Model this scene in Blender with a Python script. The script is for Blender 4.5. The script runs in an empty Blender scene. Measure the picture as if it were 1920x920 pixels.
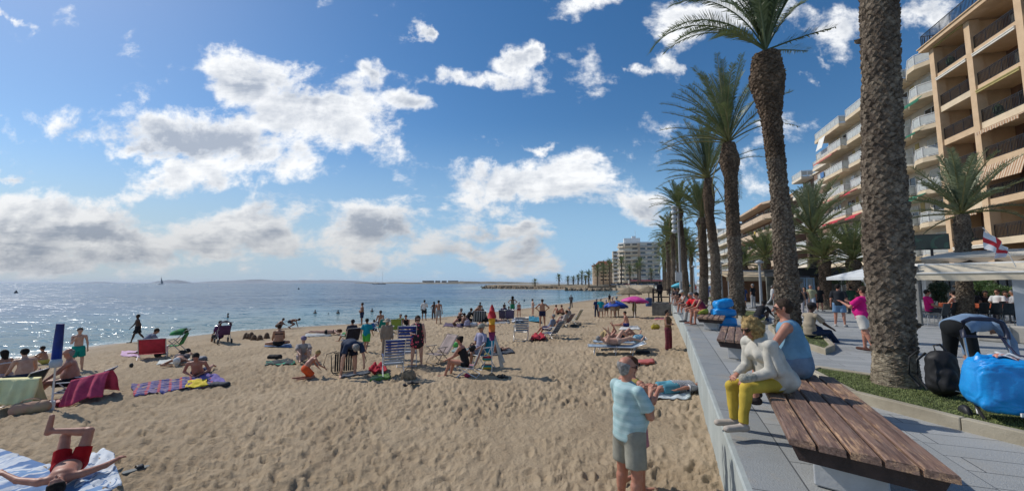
import bpy, math, random
import numpy as np
from mathutils import Vector, Matrix

C = bpy.context.scene.collection
SC = bpy.context.scene
R = math.radians
random.seed(7)
NP = np.random.RandomState(11)

# ------------------------------------------------------------------ camera
FPX, PITCH, EYE = 760.0, math.atan(70 / 760), 1.65
cam = bpy.data.cameras.new('camera')
cam.sensor_width = 36.0
cam.lens = FPX / 1920 * 36
cam.clip_start = 0.05
cam.clip_end = 60000
camo = bpy.data.objects.new('camera', cam)
camo.location = (0, 0, EYE)
camo.rotation_euler = (R(90) + PITCH, 0, 0)
C.objects.link(camo)
SC.camera = camo


def ray(u, v):
 cx, cy = (u - 960) / FPX, (460 - v) / FPX
 c, s = math.cos(PITCH), math.sin(PITCH)
 return Vector((cx, c - cy * s, s + cy * c))


def G(u, v, z=0.0):
 d = ray(u, v)
 t = (z - EYE) / d.z
 return Vector((d.x * t, d.y * t, z))


def PY(u, v, y):
 d = ray(u, v)
 t = y / d.y
 return Vector((d.x * t, y, EYE + d.z * t))


# ------------------------------------------------------------------ light
SUN_AZ, SUN_EL = 62.0, 43.0           # azimuth to the left of straight ahead
sd = Vector((-math.sin(R(SUN_AZ)) * math.cos(R(SUN_EL)), math.cos(R(SUN_AZ)) * math.cos(R(SUN_EL)), math.sin(R(SUN_EL))))
sun = bpy.data.lights.new('sun', 'SUN')
sun.energy = 3.3
sun.angle = R(0.55)
sun.color = (1.0, 0.95, 0.87)
suno = bpy.data.objects.new('sun', sun)
suno.rotation_euler = (-sd).to_track_quat('-Z', 'Y').to_euler()
C.objects.link(suno)
SC.view_settings.view_transform = 'Standard'
SC.view_settings.look = 'None'
SC.view_settings.gamma = 1
SC.view_settings.exposure = 0.05
SC.view_settings.use_curve_mapping = False
SC.cycles.max_bounces = 5
SC.cycles.diffuse_bounces = 2
SC.cycles.glossy_bounces = 2
SC.cycles.transmission_bounces = 2
SC.cycles.transparent_max_bounces = 6
SC.cycles.volume_bounces = 0
SC.cycles.sample_clamp_indirect = 6
SC.cycles.use_denoising = True


class N:
 """Small helper that writes shader nodes."""
 def __init__(s, tree):
  s.t = tree
  tree.nodes.clear()

 def new(s, typ, **kw):
  n = s.t.nodes.new(typ)
  for k, v in kw.items():
   setattr(n, k, v)
  return n

 def put(s, inp, val):
  if hasattr(val, 'is_linked') or isinstance(val, bpy.types.NodeSocket):
   s.t.links.new(val, inp)
  elif val is not None:
   inp.default_value = val

 def m(s, op, a, b=None, c=None, clamp=False):
  n = s.new('ShaderNodeMath', operation=op, use_clamp=clamp)
  for i, x in enumerate((a, b, c)):
   if x is not None:
    s.put(n.inputs[i], x)
  return n.outputs[0]

 def vm(s, op, a, b=None):
  n = s.new('ShaderNodeVectorMath', operation=op)
  s.put(n.inputs[0], a)
  if b is not None:
   s.put(n.inputs[3] if op == 'SCALE' else n.inputs[1], b)
  return n.outputs[0]

 def noise(s, vec, scale, detail=4, rough=0.55, dist=0.0, col=False):
  n = s.new('ShaderNodeTexNoise')
  s.put(n.inputs['Vector'], vec)
  n.inputs['Scale'].default_value = scale
  n.inputs['Detail'].default_value = detail
  n.inputs['Roughness'].default_value = rough
  n.inputs['Distortion'].default_value = dist
  return n.outputs['Color' if col else 'Fac']

 def mapr(s, x, a, b, c=0.0, d=1.0, smooth=True):
  n = s.new('ShaderNodeMapRange', interpolation_type='SMOOTHSTEP' if smooth else 'LINEAR')
  s.put(n.inputs[0], x)
  for i, q in enumerate((a, b, c, d)):
   s.put(n.inputs[1 + i], q)
  return n.outputs[0]

 def mix(s, f, a, b, typ='MIX'):
  n = s.new('ShaderNodeMix', data_type='RGBA', blend_type=typ)
  s.put(n.inputs[0], f)
  for i, q in ((6, a), (7, b)):
   if isinstance(q, tuple) and len(q) == 3:
    q = q + (1,)
   s.put(n.inputs[i], q)
  return n.outputs[2]

 def mapping(s, vec, loc=(0, 0, 0), rot=(0, 0, 0), scale=(1, 1, 1)):
  n = s.new('ShaderNodeMapping')
  s.put(n.inputs[0], vec)
  n.inputs[1].default_value = loc
  n.inputs[2].default_value = rot
  n.inputs[3].default_value = scale
  return n.outputs[0]


# ------------------------------------------------------------------ world: sky + clouds by direction
W = bpy.data.worlds.new('World')
SC.world = W
W.use_nodes = True
n = N(W.node_tree)
out = n.new('ShaderNodeOutputWorld')
bg = n.new('ShaderNodeBackground')
bg.inputs[1].default_value = 0.135
n.t.links.new(bg.outputs[0], out.inputs[0])
sky = n.new('ShaderNodeTexSky', sky_type='NISHITA')
sky.sun_disc = False
sky.sun_elevation = R(SUN_EL)
sky.sun_rotation = R(-SUN_AZ)
sky.altitude = 0
sky.air_density = 1.0
sky.dust_density = 0.35
sky.ozone_density = 2.2
tc = n.new('ShaderNodeTexCoord').outputs['Generated']
sep = n.new('ShaderNodeSeparateXYZ')
n.put(sep.inputs[0], tc)
dx, dy, dz = sep.outputs
dyc = n.m('MAXIMUM', n.m('ABSOLUTE', dy), 0.12)
X = n.m('DIVIDE', dx, dyc)
Z = n.m('DIVIDE', dz, dyc)
comb = n.new('ShaderNodeCombineXYZ')
n.put(comb.inputs[0], X)
n.put(comb.inputs[1], Z)
P = comb.outputs[0]
# (u, v, half width, half height, tilt degrees, weight): where cloud masses stand in the sky
CL = [(490, 150, 160, 95, 10, 1.1), (600, 225, 190, 110, 8, 1.25), (430, 265, 260, 95, 0, 1.15), (250, 275, 150, 55, 12, .9), (340, 325, 190, 55, -4, .95),
   (690, 150, 110, 50, 30, .72), (790, 185, 110, 32, 10, .66), (985, 98, 52, 40, -20, .8), (905, 143, 100, 28, 4, .7), (800, 60, 38, 24, 20, .75),
   (1000, 335, 220, 66, -4, 1.15), (1110, 305, 95, 50, 20, .8), (1150, 375, 170, 52, 8, .62), (985, 270, 80, 20, 8, .62),
   (120, 425, 350, 80, 6, 1.1), (450, 440, 350, 90, 0, 1.1), (690, 445, 320, 90, 6, 1.05), (870, 470, 270, 60, 5, .85), (950, 425, 150, 30, 0, .68),
   (40, 335, 150, 22, 14, .62), (30, 475, 300, 60, 0, .95),
   (1110, 15, 150, 50, 0, .8), (1340, 20, 260, 75, 0, .82), (1560, 60, 230, 100, 0, .72), (1720, 20, 150, 60, 0, .8),
   (1200, 132, 34, 24, 0, .7), (1550, 110, 60, 40, 30, .62), (1500, 155, 50, 32, 10, .6), (40, 38, 90, 20, 32, .6), (1250, 125, 40, 40, 60, .55)]
warp = n.vm('SCALE', n.vm('SUBTRACT', n.noise(n.vm('ADD', P, (3.1, 1.7, .4)), 4.2, 6, 0.6, 0.0, col=True), (.5, .5, .5)), 0.28)
Pw = n.vm('ADD', P, n.vm('MULTIPLY', warp, (1.4, .7, 0)))
best = None
for (cu, cv, a, b, tilt, wgt) in CL:
 d = ray(cu, cv)
 q = (d.x / d.y, d.z / d.y)
 mp = n.mapping(Pw, (q[0], q[1], 0), (0, 0, -R(tilt)), (a * 1.12 / FPX, b * 1.12 / FPX, 1))
 mp.node.vector_type = 'TEXTURE'
 g = n.new('ShaderNodeTexGradient', gradient_type='SPHERICAL')
 n.put(g.inputs[0], mp)
 h = n.m('MULTIPLY', g.outputs['Fac'], wgt)
 best = h if best is None else n.m('SMOOTH_MAX', best, h, 0.12)
P3 = n.new('ShaderNodeCombineXYZ')
n.put(P3.inputs[0], X)
n.put(P3.inputs[1], n.m('MULTIPLY', n.m('POWER', n.m('MAXIMUM', Z, 0.0), 0.8), 1.35))     # clouds flatten towards the horizon
n.put(P3.inputs[2], 3.7)
Pn = P3.outputs[0]
f1 = n.noise(Pn, 5.6, 11, 0.63, 0.15)
f2 = n.noise(n.vm('ADD', Pn, (-0.022, 0.04, 0.0)), 5.6, 7, 0.6, 0.15)
f3 = n.noise(n.mapping(Pn, (4, 2, 0), (0, 0, 0.1), (0.7, 2.0, 1)), 3.2, 6, 0.6, 0.3)     # broad flat shaded bases
dens = n.m('ADD', n.m('MULTIPLY', best, 1.3), n.m('MULTIPLY', n.m('SUBTRACT', f1, 0.5), 3.2))
dens = n.m('SUBTRACT', dens, 0.40)
dens = n.m('MULTIPLY', dens, n.mapr(Z, -0.01, 0.02, 0.0, 1.0))
alpha = n.mapr(dens, -0.05, 0.50)
light = n.m('SUBTRACT', f1, f2)                              # lit from the upper left, like the ground
thick = n.mapr(dens, 0.2, 0.85)
shade = n.m('MULTIPLY', thick, n.mapr(f3, 0.36, 0.60, 0.25, 1.25))
bright = n.m('ADD', n.m('MULTIPLY', light, 3.2), n.m('SUBTRACT', 0.97, n.m('MULTIPLY', shade, 0.82)), clamp=True)
lowdim = n.mapr(Z, 0.04, 0.30, 0.66, 1.0)
ccol = n.mix(bright, (3.1, 3.5, 4.2), (7.4, 7.5, 7.6))
ccol = n.vm('SCALE', ccol, lowdim)
skyc = n.new('ShaderNodeHueSaturation')
n.put(skyc.inputs['Color'], sky.outputs[0])
skyc.inputs['Saturation'].default_value = 1.3
skyc.inputs['Value'].default_value = 0.75
side = n.mapr(X, -1.3, 0.6, 0.0, 1.0)
low = n.mix(side, (3.0, 3.75, 4.4), (2.2, 3.9, 5.8))
hz = n.mapr(n.m('ABSOLUTE', Z), 0.0, 0.42, 0.92, 0.0)
hazed = n.mix(hz, skyc.outputs[0], low)
n.put(bg.inputs[0], n.mix(n.m('MULTIPLY', alpha, 0.97), hazed, ccol))
W.cycles.sampling_method = 'MANUAL'
W.cycles.sample_map_resolution = 512

# ------------------------------------------------------------------ object helpers
def tag(o, label=None, cat=None, group=None, kind=None):
 if label: o['label'] = label
 if cat: o['category'] = cat
 if group: o['group'] = group
 if kind: o['kind'] = kind
 return o


def empty(name, loc=(0, 0, 0), rz=0.0, label=None, cat=None, group=None):
 o = bpy.data.objects.new(name, None)
 o.empty_display_size = 0.2
 o.location = loc
 o.rotation_euler = (0, 0, rz)
 C.objects.link(o)
 return tag(o, label, cat, group)


def linkmesh(name, me, mats, parent=None, smooth=False):
 for m_ in (mats if isinstance(mats, (list, tuple)) else [mats]):
  me.materials.append(m_)
 if smooth:
  me.polygons.foreach_set('use_smooth', [True] * len(me.polygons))
 o = bpy.data.objects.new(name, me)
 C.objects.link(o)
 if parent is not None:
  o.parent = parent
 return o


def copy_tree(o, loc=None, rz=None, label=None, group=None, parent=None, scale=None):
 c = o.copy()
 C.objects.link(c)
 if parent is not None: c.parent = parent
 if loc is not None: c.location = loc
 if rz is not None: c.rotation_euler = (0, 0, rz)
 if scale is not None: c.scale = (scale,) * 3
 if label: c['label'] = label
 if group: c['group'] = group
 for ch in list(o.children):
  copy_tree(ch, parent=c)
 return c


class MB:
 """Collects shapes into one mesh."""
 def __init__(s):
  s.v, s.f, s.mi = [], [], []
  s.k = 0

 def add(s, vs, fs, M=None):
  b = len(s.v)
  for p in vs:
   p = Vector(p)
   s.v.append(tuple(M @ p) if M is not None else tuple(p))
  for f in fs:
   s.f.append([b + i for i in f])
   s.mi.append(s.k)
  return s

 def box(s, c, size, rz=0.0, M=None, taper=1.0):
  x, y, z = size[0] / 2, size[1] / 2, size[2] / 2
  T = Matrix.Translation(c) @ Matrix.Rotation(rz, 4, 'Z')
  if M is not None: T = M @ T
  t = taper
  vs = [(-x, -y, -z), (x, -y, -z), (x, y, -z), (-x, y, -z), (-x * t, -y * t, z), (x * t, -y * t, z), (x * t, y * t, z), (-x * t, y * t, z)]
  return s.add(vs, [(3, 2, 1, 0), (4, 5, 6, 7), (0, 1, 5, 4), (1, 2, 6, 5), (2, 3, 7, 6), (3, 0, 4, 7)], T)

 def rbox(s, c, size, r=0.02, rz=0.0, M=None, seg=2):
  """Box with rounded vertical edges and a chamfered top and bottom rim."""
  x, y, z = size[0] / 2, size[1] / 2, size[2] / 2
  T = Matrix.Translation(c) @ Matrix.Rotation(rz, 4, 'Z')
  if M is not None: T = M @ T
  r = min(r, x * .95, y * .95, z * .95)
  rings = []
  for zz, ins in ((-z, r), (-z + r, 0), (z - r, 0), (z, r)):
   ring = []
   for cx, cy, a0 in ((x - r, y - r, 0), (-x + r, y - r, 90), (-x + r, -y + r, 180), (x - r, -y + r, 270)):
    for k in range(seg + 1):
     a = R(a0 + 90 * k / seg)
     rr = r - ins * .7 if ins else r
     ring.append((cx + rr * math.cos(a), cy + rr * math.sin(a), zz))
   rings.append(ring)
  m_ = len(rings[0])
  vs = [p for q in rings for p in q]
  fs = [tuple(reversed(range(m_))), tuple(range(3 * m_, 4 * m_))]
  for i in range(3):
   for k in range(m_):
    k2 = (k + 1) % m_
    fs.append((i * m_ + k, i * m_ + k2, (i + 1) * m_ + k2, (i + 1) * m_ + k))
  return s.add(vs, fs, T)

 def tube(s, pts, r, seg=8, cap=True, M=None):
  pts = [Vector(p) for p in pts]
  rs = r if isinstance(r, (list, tuple)) else [r] * len(pts)
  up = Vector((0, 0, 1))
  vs, fs = [], []
  for i, p in enumerate(pts):
   t = (pts[min(i + 1, len(pts) - 1)] - pts[max(i - 1, 0)])
   t = t.normalized() if t.length > 1e-9 else Vector((0, 0, 1))
   a = t.cross(up if abs(t.z) < .95 else Vector((1, 0, 0))).normalized()
   b = t.cross(a)
   for k in range(seg):
    an = 2 * math.pi * k / seg
    vs.append(p + (a * math.cos(an) + b * math.sin(an)) * rs[i])
  for i in range(len(pts) - 1):
   for k in range(seg):
    k2 = (k + 1) % seg
    fs.append((i * seg + k, i * seg + k2, (i + 1) * seg + k2, (i + 1) * seg + k))
  if cap:
   fs.append(tuple(range(seg)))
   fs.append(tuple(reversed(range((len(pts) - 1) * seg, len(pts) * seg))))
  return s.add(vs, fs, M)

 def lathe(s, prof, seg=16, c=(0, 0, 0), M=None):
  vs, fs = [], []
  for r_, z_ in prof:
   for k in range(seg):
    a = 2 * math.pi * k / seg
    vs.append((c[0] + r_ * math.cos(a), c[1] + r_ * math.sin(a), c[2] + z_))
  for i in range(len(prof) - 1):
   for k in range(seg):
    k2 = (k + 1) % seg
    fs.append((i * seg + k, i * seg + k2, (i + 1) * seg + k2, (i + 1) * seg + k))
  if prof[0][0] > 1e-4: fs.append(tuple(reversed(range(seg))))
  if prof[-1][0] > 1e-4: fs.append(tuple(range((len(prof) - 1) * seg, len(prof) * seg)))
  return s.add(vs, fs, M)

 def prism(s, poly, z0, z1, M=None):
  """Vertical prism over a plan polygon (counter-clockwise)."""
  m_ = len(poly)
  vs = [(p[0], p[1], z0) for p in poly] + [(p[0], p[1], z1) for p in poly]
  fs = [tuple(reversed(range(m_))), tuple(range(m_, 2 * m_))]
  for k in range(m_):
   k2 = (k + 1) % m_
   fs.append((k, k2, m_ + k2, m_ + k))
  return s.add(vs, fs, M)

 def sheet(s, fn, nu, nv, thick=0.0, M=None):
  """fn(a, b) -> point for a, b in 0..1; a thickness makes it a closed slab."""
  g = [[Vector(fn(i / nu, j / nv)) for j in range(nv + 1)] for i in range(nu + 1)]
  vs = [p for row in g for p in row]
  w = nv + 1
  fs = [(i * w + j, (i + 1) * w + j, (i + 1) * w + j + 1, i * w + j + 1) for i in range(nu) for j in range(nv)]
  if thick:
   b = len(vs)
   nrm = []
   for i in range(nu + 1):
    for j in range(nv + 1):
     a_ = g[min(i + 1, nu)][j] - g[max(i - 1, 0)][j]
     b_ = g[i][min(j + 1, nv)] - g[i][max(j - 1, 0)]
     q = a_.cross(b_)
     nrm.append(q.normalized() if q.length > 1e-9 else Vector((0, 0, 1)))
   vs = vs + [p - q * thick for p, q in zip(vs, nrm)]
   fs += [tuple(b + i for i in reversed(f)) for f in fs]
   rim = [i * w for i in range(nu + 1)] + [nu * w + j for j in range(1, nv + 1)] + [i * w + nv for i in range(nu - 1, -1, -1)] + [j for j in range(nv - 1, 0, -1)]
   for k in range(len(rim)):
    a_, b_ = rim[k], rim[(k + 1) % len(rim)]
    fs.append((b_, a_, b + a_, b + b_))
  return s.add(vs, fs, M)

 def build(s, name, mats, parent=None, smooth=False, bevel=0.0):
  me = bpy.data.meshes.new(name)
  me.from_pydata(s.v, [], s.f)
  o = linkmesh(name, me, mats, parent, smooth)
  if s.k:
   me.polygons.foreach_set('material_index', s.mi)
  if bevel:
   b = o.modifiers.new('bevel', 'BEVEL')
   b.width = bevel
   b.segments = 2
   b.limit_method = 'ANGLE'
  return o


# ------------------------------------------------------------------ materials
_M = {}


def mat(key, col, rough=0.6, var=0.12, scale=6.0, bump=0.0, bscale=40.0, spec=0.4, metal=0.0, col2=None, coat=0.0, trans=0.0, sheen=0.0):
 """Plain coloured material with mild procedural variation."""
 if key in _M: return _M[key]
 m_ = bpy.data.materials.new(key)
 m_.use_nodes = True
 n = N(m_.node_tree)
 o = n.new('ShaderNodeOutputMaterial')
 b = n.new('ShaderNodeBsdfPrincipled')
 n.t.links.new(b.outputs[0], o.inputs[0])
 tcn = n.new('ShaderNodeTexCoord').outputs['Object']
 c2 = col2 if col2 else tuple(min(1, c * (1 - var * 2)) for c in col)
 f = n.mapr(n.noise(tcn, scale, 4, 0.6), 0.3, 0.7)
 n.put(b.inputs['Base Color'], n.mix(f, tuple(min(1, c * (1 + var * .5)) for c in col), c2))
 b.inputs['Roughness'].default_value = rough
 b.inputs['Specular IOR Level'].default_value = spec
 b.inputs['Metallic'].default_value = metal
 b.inputs['Coat Weight'].default_value = coat
 if trans: b.inputs['Transmission Weight'].default_value = trans
 if bump:
  bm_ = n.new('ShaderNodeBump')
  bm_.inputs['Strength'].default_value = bump
  bm_.inputs['Distance'].default_value = 0.02
  n.put(bm_.inputs['Height'], n.noise(tcn, bscale, 5, 0.6))
  n.put(b.inputs['Normal'], bm_.outputs[0])
 _M[key] = m_
 return m_


def stripes(key, cols, axis='Z', period=0.1, duty=0.5, rough=0.8, wob=0.0, axis2=None, cols2=None, period2=.1):
 """Cloth with stripes printed along an object axis (a second set makes plaid)."""
 if key in _M: return _M[key]
 m_ = bpy.data.materials.new(key)
 m_.use_nodes = True
 n = N(m_.node_tree)
 o = n.new('ShaderNodeOutputMaterial')
 b = n.new('ShaderNodeBsdfPrincipled')
 n.t.links.new(b.outputs[0], o.inputs[0])
 tcn = n.new('ShaderNodeTexCoord').outputs['Object']
 sp = n.new('ShaderNodeSeparateXYZ')
 n.put(sp.inputs[0], tcn)
 def band(ax, per):
  x = sp.outputs['XYZ'.index(ax)]
  if wob: x = n.m('ADD', x, n.m('MULTIPLY', n.noise(tcn, 5, 2), wob))
  return n.m('FRACT', n.m('DIVIDE', x, per))
 t = band(axis, period)
 c = n.mix(n.m('GREATER_THAN', t, duty), cols[0], cols[1])
 if len(cols) > 2:
  c = n.mix(n.m('GREATER_THAN', t, duty + (1 - duty) / 2), c, cols[2])
 if axis2:
  t2 = band(axis2, period2)
  c = n.mix(n.m('MULTIPLY', n.m('GREATER_THAN', t2, 0.5), 0.55), c, cols2)
 c = n.mix(n.mapr(n.noise(tcn, 9, 4), 0.3, 0.75, 0.0, 0.22), c, (0.05, 0.05, 0.06))
 n.put(b.inputs['Base Color'], c)
 b.inputs['Roughness'].default_value = rough
 b.inputs['Specular IOR Level'].default_value = 0.2
 _M[key] = m_
 return m_


def cloth(col, var=0.12):
 return mat('cloth_%02x%02x%02x' % tuple(int(c * 255) for c in col), col, 0.85, var, 5.0, 0.25, 14.0, 0.2)


def skin(col):
 return mat('skin_%02x%02x%02x' % tuple(int(c * 255) for c in col), col, 0.5, 0.10, 8.0, 0.05, 60.0, 0.35, col2=(col[0] * .86, col[1] * .74, col[2] * .70))


# ------------------------------------------------------------------ numpy noise
def _hash(ix, iy, seed):
 h = (ix.astype(np.int64) * 374761393 + iy.astype(np.int64) * 668265263 + seed * 1442695041) & 0xffffffff
 h = ((h ^ (h >> 13)) * 1274126177) & 0xffffffff
 return ((h ^ (h >> 16)) & 0xffff) / 65535.0


def vnoise(x, y, seed=0):
 ix, iy = np.floor(x), np.floor(y)
 fx, fy = x - ix, y - iy
 fx, fy = fx * fx * (3 - 2 * fx), fy * fy * (3 - 2 * fy)
 a, b = _hash(ix, iy, seed), _hash(ix + 1, iy, seed)
 c, d = _hash(ix, iy + 1, seed), _hash(ix + 1, iy + 1, seed)
 return (a * (1 - fx) + b * fx) * (1 - fy) + (c * (1 - fx) + d * fx) * fy


def fbm(x, y, seed=0, octs=4, gain=0.5):
 t, amp, tot = 0, 1.0, 0
 for k in range(octs):
  t = t + amp * vnoise(x * 2 ** k, y * 2 ** k, seed + k * 7)
  tot += amp
  amp *= gain
 return t / tot


def grid_object(name, V, nu, nv, m_, smooth=True):
 """V: (nu*nv, 3) array -> quad grid object."""
 i = np.arange(nu - 1)[:, None] * nv + np.arange(nv - 1)[None, :]
 F = np.stack([i, i + nv, i + nv + 1, i + 1], -1).reshape(-1, 4).astype(np.int32)
 return raw_object(name, V, F, m_, smooth=smooth)


def raw_mesh(name, V, F):
 me = bpy.data.meshes.new(name)
 me.vertices.add(len(V))
 me.vertices.foreach_set('co', np.asarray(V, np.float32).ravel())
 k = F.shape[1]
 me.loops.add(len(F) * k)
 me.loops.foreach_set('vertex_index', F.astype(np.int32).ravel())
 me.polygons.add(len(F))
 me.polygons.foreach_set('loop_start', np.arange(len(F), dtype=np.int32) * k)
 me.update(calc_edges=True)
 me.validate()
 return me


def raw_object(name, V, F, m_, parent=None, smooth=True):
 return linkmesh(name, raw_mesh(name, V, F), m_, parent, smooth)


# ------------------------------------------------------------------ soft bodies: smooth union of tapered capsules, meshed as one surface
class Body:
 def __init__(s):
  s.pr = []

 def cap(s, a, b, r1, r2, k=0.02, side=None, w=1.0, flat=False):
  """Tapered capsule a->b; side + w widen it along one direction."""
  s.pr.append((np.array(a, float), np.array(b, float), float(r1), float(r2), float(k), None if side is None else np.array(Vector(side).normalized(), float), float(w), flat))
  return s

 def ball(s, c, r, k=0.02, side=None, w=1.0):
  return s.cap(c, c, r, r, k, side, w)

 def low(s):
  return min(min(p[0][2] - p[2], p[1][2] - p[3]) for p in s.pr)

 def field(s, h, pad=0.0, cuts=(), rough=None):
  lo = np.min([np.minimum(p[0] - p[2] * max(1, p[6]), p[1] - p[3] * max(1, p[6])) for p in s.pr], 0) - 3 * h - pad
  hi = np.max([np.maximum(p[0] + p[2] * max(1, p[6]), p[1] + p[3] * max(1, p[6])) for p in s.pr], 0) + 3 * h + pad
  nn = np.ceil((hi - lo) / h).astype(int) + 1
  ax = [lo[i] + h * np.arange(nn[i]) for i in range(3)]
  D = np.full(nn, 0.5)
  for a, b, r1, r2, k, sd_, w, flat in s.pr:
   m_ = k + 2.5 * h
   rr1, rr2 = r1 * max(1, w) + m_, r2 * max(1, w) + m_
   l_ = np.minimum(a - rr1, b - rr2)
   h_ = np.maximum(a + rr1, b + rr2)
   i0 = np.clip(np.floor((l_ - lo) / h).astype(int), 0, nn - 1)
   i1 = np.clip(np.ceil((h_ - lo) / h).astype(int) + 1, 1, nn)
   sl = tuple(slice(i0[i], i1[i]) for i in range(3))
   x = ax[0][sl[0]][:, None, None]
   y = ax[1][sl[1]][None, :, None]
   z = ax[2][sl[2]][None, None, :]
   ab = b - a
   L = float(ab @ ab)
   if L < 1e-10:
    t = np.zeros((1, 1, 1))
   else:
    t = np.clip(((x - a[0]) * ab[0] + (y - a[1]) * ab[1] + (z - a[2]) * ab[2]) / L, 0, 1)
   px, py, pz = x - a[0] - ab[0] * t, y - a[1] - ab[1] * t, z - a[2] - ab[2] * t
   if sd_ is not None and w != 1:
    q = px * sd_[0] + py * sd_[1] + pz * sd_[2]
    sc = 1 / w - 1
    px, py, pz = px + sd_[0] * q * sc, py + sd_[1] * q * sc, pz + sd_[2] * q * sc
   d = np.sqrt(px * px + py * py + pz * pz) - (r1 + (r2 - r1) * t)
   if flat and L > 1e-10:
    d = np.maximum(d, ((x - b[0]) * ab[0] + (y - b[1]) * ab[1] + (z - b[2]) * ab[2]) / math.sqrt(L))
   o_ = D[sl]
   if k > 0:
    hh = np.clip(0.5 + 0.5 * (o_ - d) / k, 0, 1)
    D[sl] = o_ * (1 - hh) + d * hh - k * hh * (1 - hh)
   else:
    D[sl] = np.minimum(o_, d)
  xx, yy, zz = ax[0][:, None, None], ax[1][None, :, None], ax[2][None, None, :]
  for p, q in cuts:                                  # keep the side the normal points away from
   q = Vector(q).normalized()
   D = np.maximum(D, (xx - p[0]) * q[0] + (yy - p[1]) * q[1] + (zz - p[2]) * q[2])
  if rough is not None:
   amp, fr, seed = rough
   D = D + amp * (np.sin(xx * fr + 2.1 * np.sin(yy * fr * .7 + seed)) * np.sin(zz * fr * .9 + 1.7 * np.sin(xx * fr * .6 + seed * 2)) * np.cos(yy * fr * 1.1 + 1.3 * np.sin(zz * fr * .5)))
  return D, lo

 def mesh(s, name, h, cuts=(), rough=None):
  D, lo = s.field(h, 0.0, cuts, rough)
  V, F = surface_nets(D, lo, h)
  return raw_mesh(name, V, F)


def surface_nets(D, lo, h):
 S = D < 0
 nx, ny, nz = D.shape
 c = np.zeros((nx - 1, ny - 1, nz - 1), np.int8)
 for i in (0, 1):
  for j in (0, 1):
   for k in (0, 1):
    c += S[i:nx - 1 + i, j:ny - 1 + j, k:nz - 1 + k]
 act = np.argwhere((c > 0) & (c < 8))
 idx = np.full((nx - 1, ny - 1, nz - 1), -1, np.int64)
 idx[act[:, 0], act[:, 1], act[:, 2]] = np.arange(len(act))
 acc = np.zeros((len(act), 3))
 cnt = np.zeros(len(act))
 corners = [(i, j, k) for i in (0, 1) for j in (0, 1) for k in (0, 1)]
 for a_ in corners:
  for ax_ in range(3):
   if a_[ax_] == 0:
    b_ = list(a_)
    b_[ax_] = 1
    d0 = D[act[:, 0] + a_[0], act[:, 1] + a_[1], act[:, 2] + a_[2]]
    d1 = D[act[:, 0] + b_[0], act[:, 1] + b_[1], act[:, 2] + b_[2]]
    cr = (d0 < 0) != (d1 < 0)
    t = np.where(cr, d0 / np.where(cr, d0 - d1, 1), 0)
    p = np.tile(np.array(a_, float), (len(act), 1))
    p[:, ax_] += t
    acc[cr] += p[cr]
    cnt[cr] += 1
 V = (acc / np.maximum(cnt, 1)[:, None] + act) * h + lo
 Fs = []
 for ax_ in range(3):
  sl0 = [slice(None)] * 3
  sl1 = [slice(None)] * 3
  sl0[ax_] = slice(0, -1)
  sl1[ax_] = slice(1, None)
  a_, b_ = S[tuple(sl0)], S[tuple(sl1)]
  e = np.argwhere(a_ != b_)
  o1, o2 = [(1, 2), (2, 0), (0, 1)][ax_]
  ok = (e[:, o1] > 0) & (e[:, o2] > 0) & (e[:, o1] < D.shape[o1] - 1) & (e[:, o2] < D.shape[o2] - 1)
  e = e[ok]
  ins = a_[e[:, 0], e[:, 1], e[:, 2]]
  q = []
  for d1, d2 in ((0, 0), (-1, 0), (-1, -1), (0, -1)):
   f = e.copy()
   f[:, o1] += d1
   f[:, o2] += d2
   q.append(idx[f[:, 0], f[:, 1], f[:, 2]])
  q = np.stack(q, 1)
  q[~ins] = q[~ins][:, ::-1]
  Fs.append(q)
 F = np.concatenate(Fs)
 F = F[(F >= 0).all(1)]
 return V, F

# ------------------------------------------------------------------ the lie of the land
SEA = -1.65
SHORE = [(-21, -60), (-20.5, -5), (-21.5, 10), (-21.8, 17.3), (-21.9, 21.8), (-19.4, 27.9), (-13.4, 32.6), (-4.9, 41.8), (2.9, 55.7), (17.6, 83.6), (36, 128),
   (46, 160), (42, 181), (25, 193), (8, 212), (-9, 226), (-17, 236), (-18, 262), (-12, 330), (-14, 460)]
WALL = [(-0.9, -3.8), (0.548, 0.0), (6.5, 15.45), (12.9, 33.0), (33, 86), (62, 160), (66, 200), (50, 228), (20, 244), (0, 256)]
WD = Vector((0.36, 0.933, 0)).normalized()         # along the wall
WN = Vector((WD.y, -WD.x, 0))                      # inland


def poly_dist(x, y, pl):
 """Signed distance to an open polyline: positive on its right-hand side."""
 best = np.full(x.shape, 1e9)
 sgn = np.ones(x.shape)
 for (ax, ay), (bx, by) in zip(pl[:-1], pl[1:]):
  ex, ey = bx - ax, by - ay
  L = ex * ex + ey * ey
  t = np.clip(((x - ax) * ex + (y - ay) * ey) / L, 0, 1)
  px, py = x - ax - ex * t, y - ay - ey * t
  d = np.hypot(px, py)
  cr = ex * (y - ay) - ey * (x - ax)
  m_ = d < best - 1e-9
  best = np.where(m_, d, best)
  sgn = np.where(m_, np.where(cr < 0, 1, -1), sgn)
 return best * sgn


def sand_base(x, y):
 x, y = np.asarray(x, float), np.asarray(y, float)
 wob = (fbm(x * .12, y * .12, 5, 3) - .5) * 1.6
 s = poly_dist(x, y, SHORE) + wob
 w = -poly_dist(x, y, WALL)
 land = SEA + .31 * (1 - np.exp(-np.maximum(s, 0) / 2.8)) + .0205 * np.clip(s, 0, 26) + .13 * np.exp(-np.maximum(w, 0) / 1.6) * np.clip((40 - y) / 20, 0, 1)
 sea = SEA + np.maximum(s, -14) * 0.11
 z = np.where(s > 0, land, sea)
 return z + (fbm(x * .22, y * .22, 9, 3) - .5) * .07 * np.clip(s / 5, 0, 1)


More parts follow.
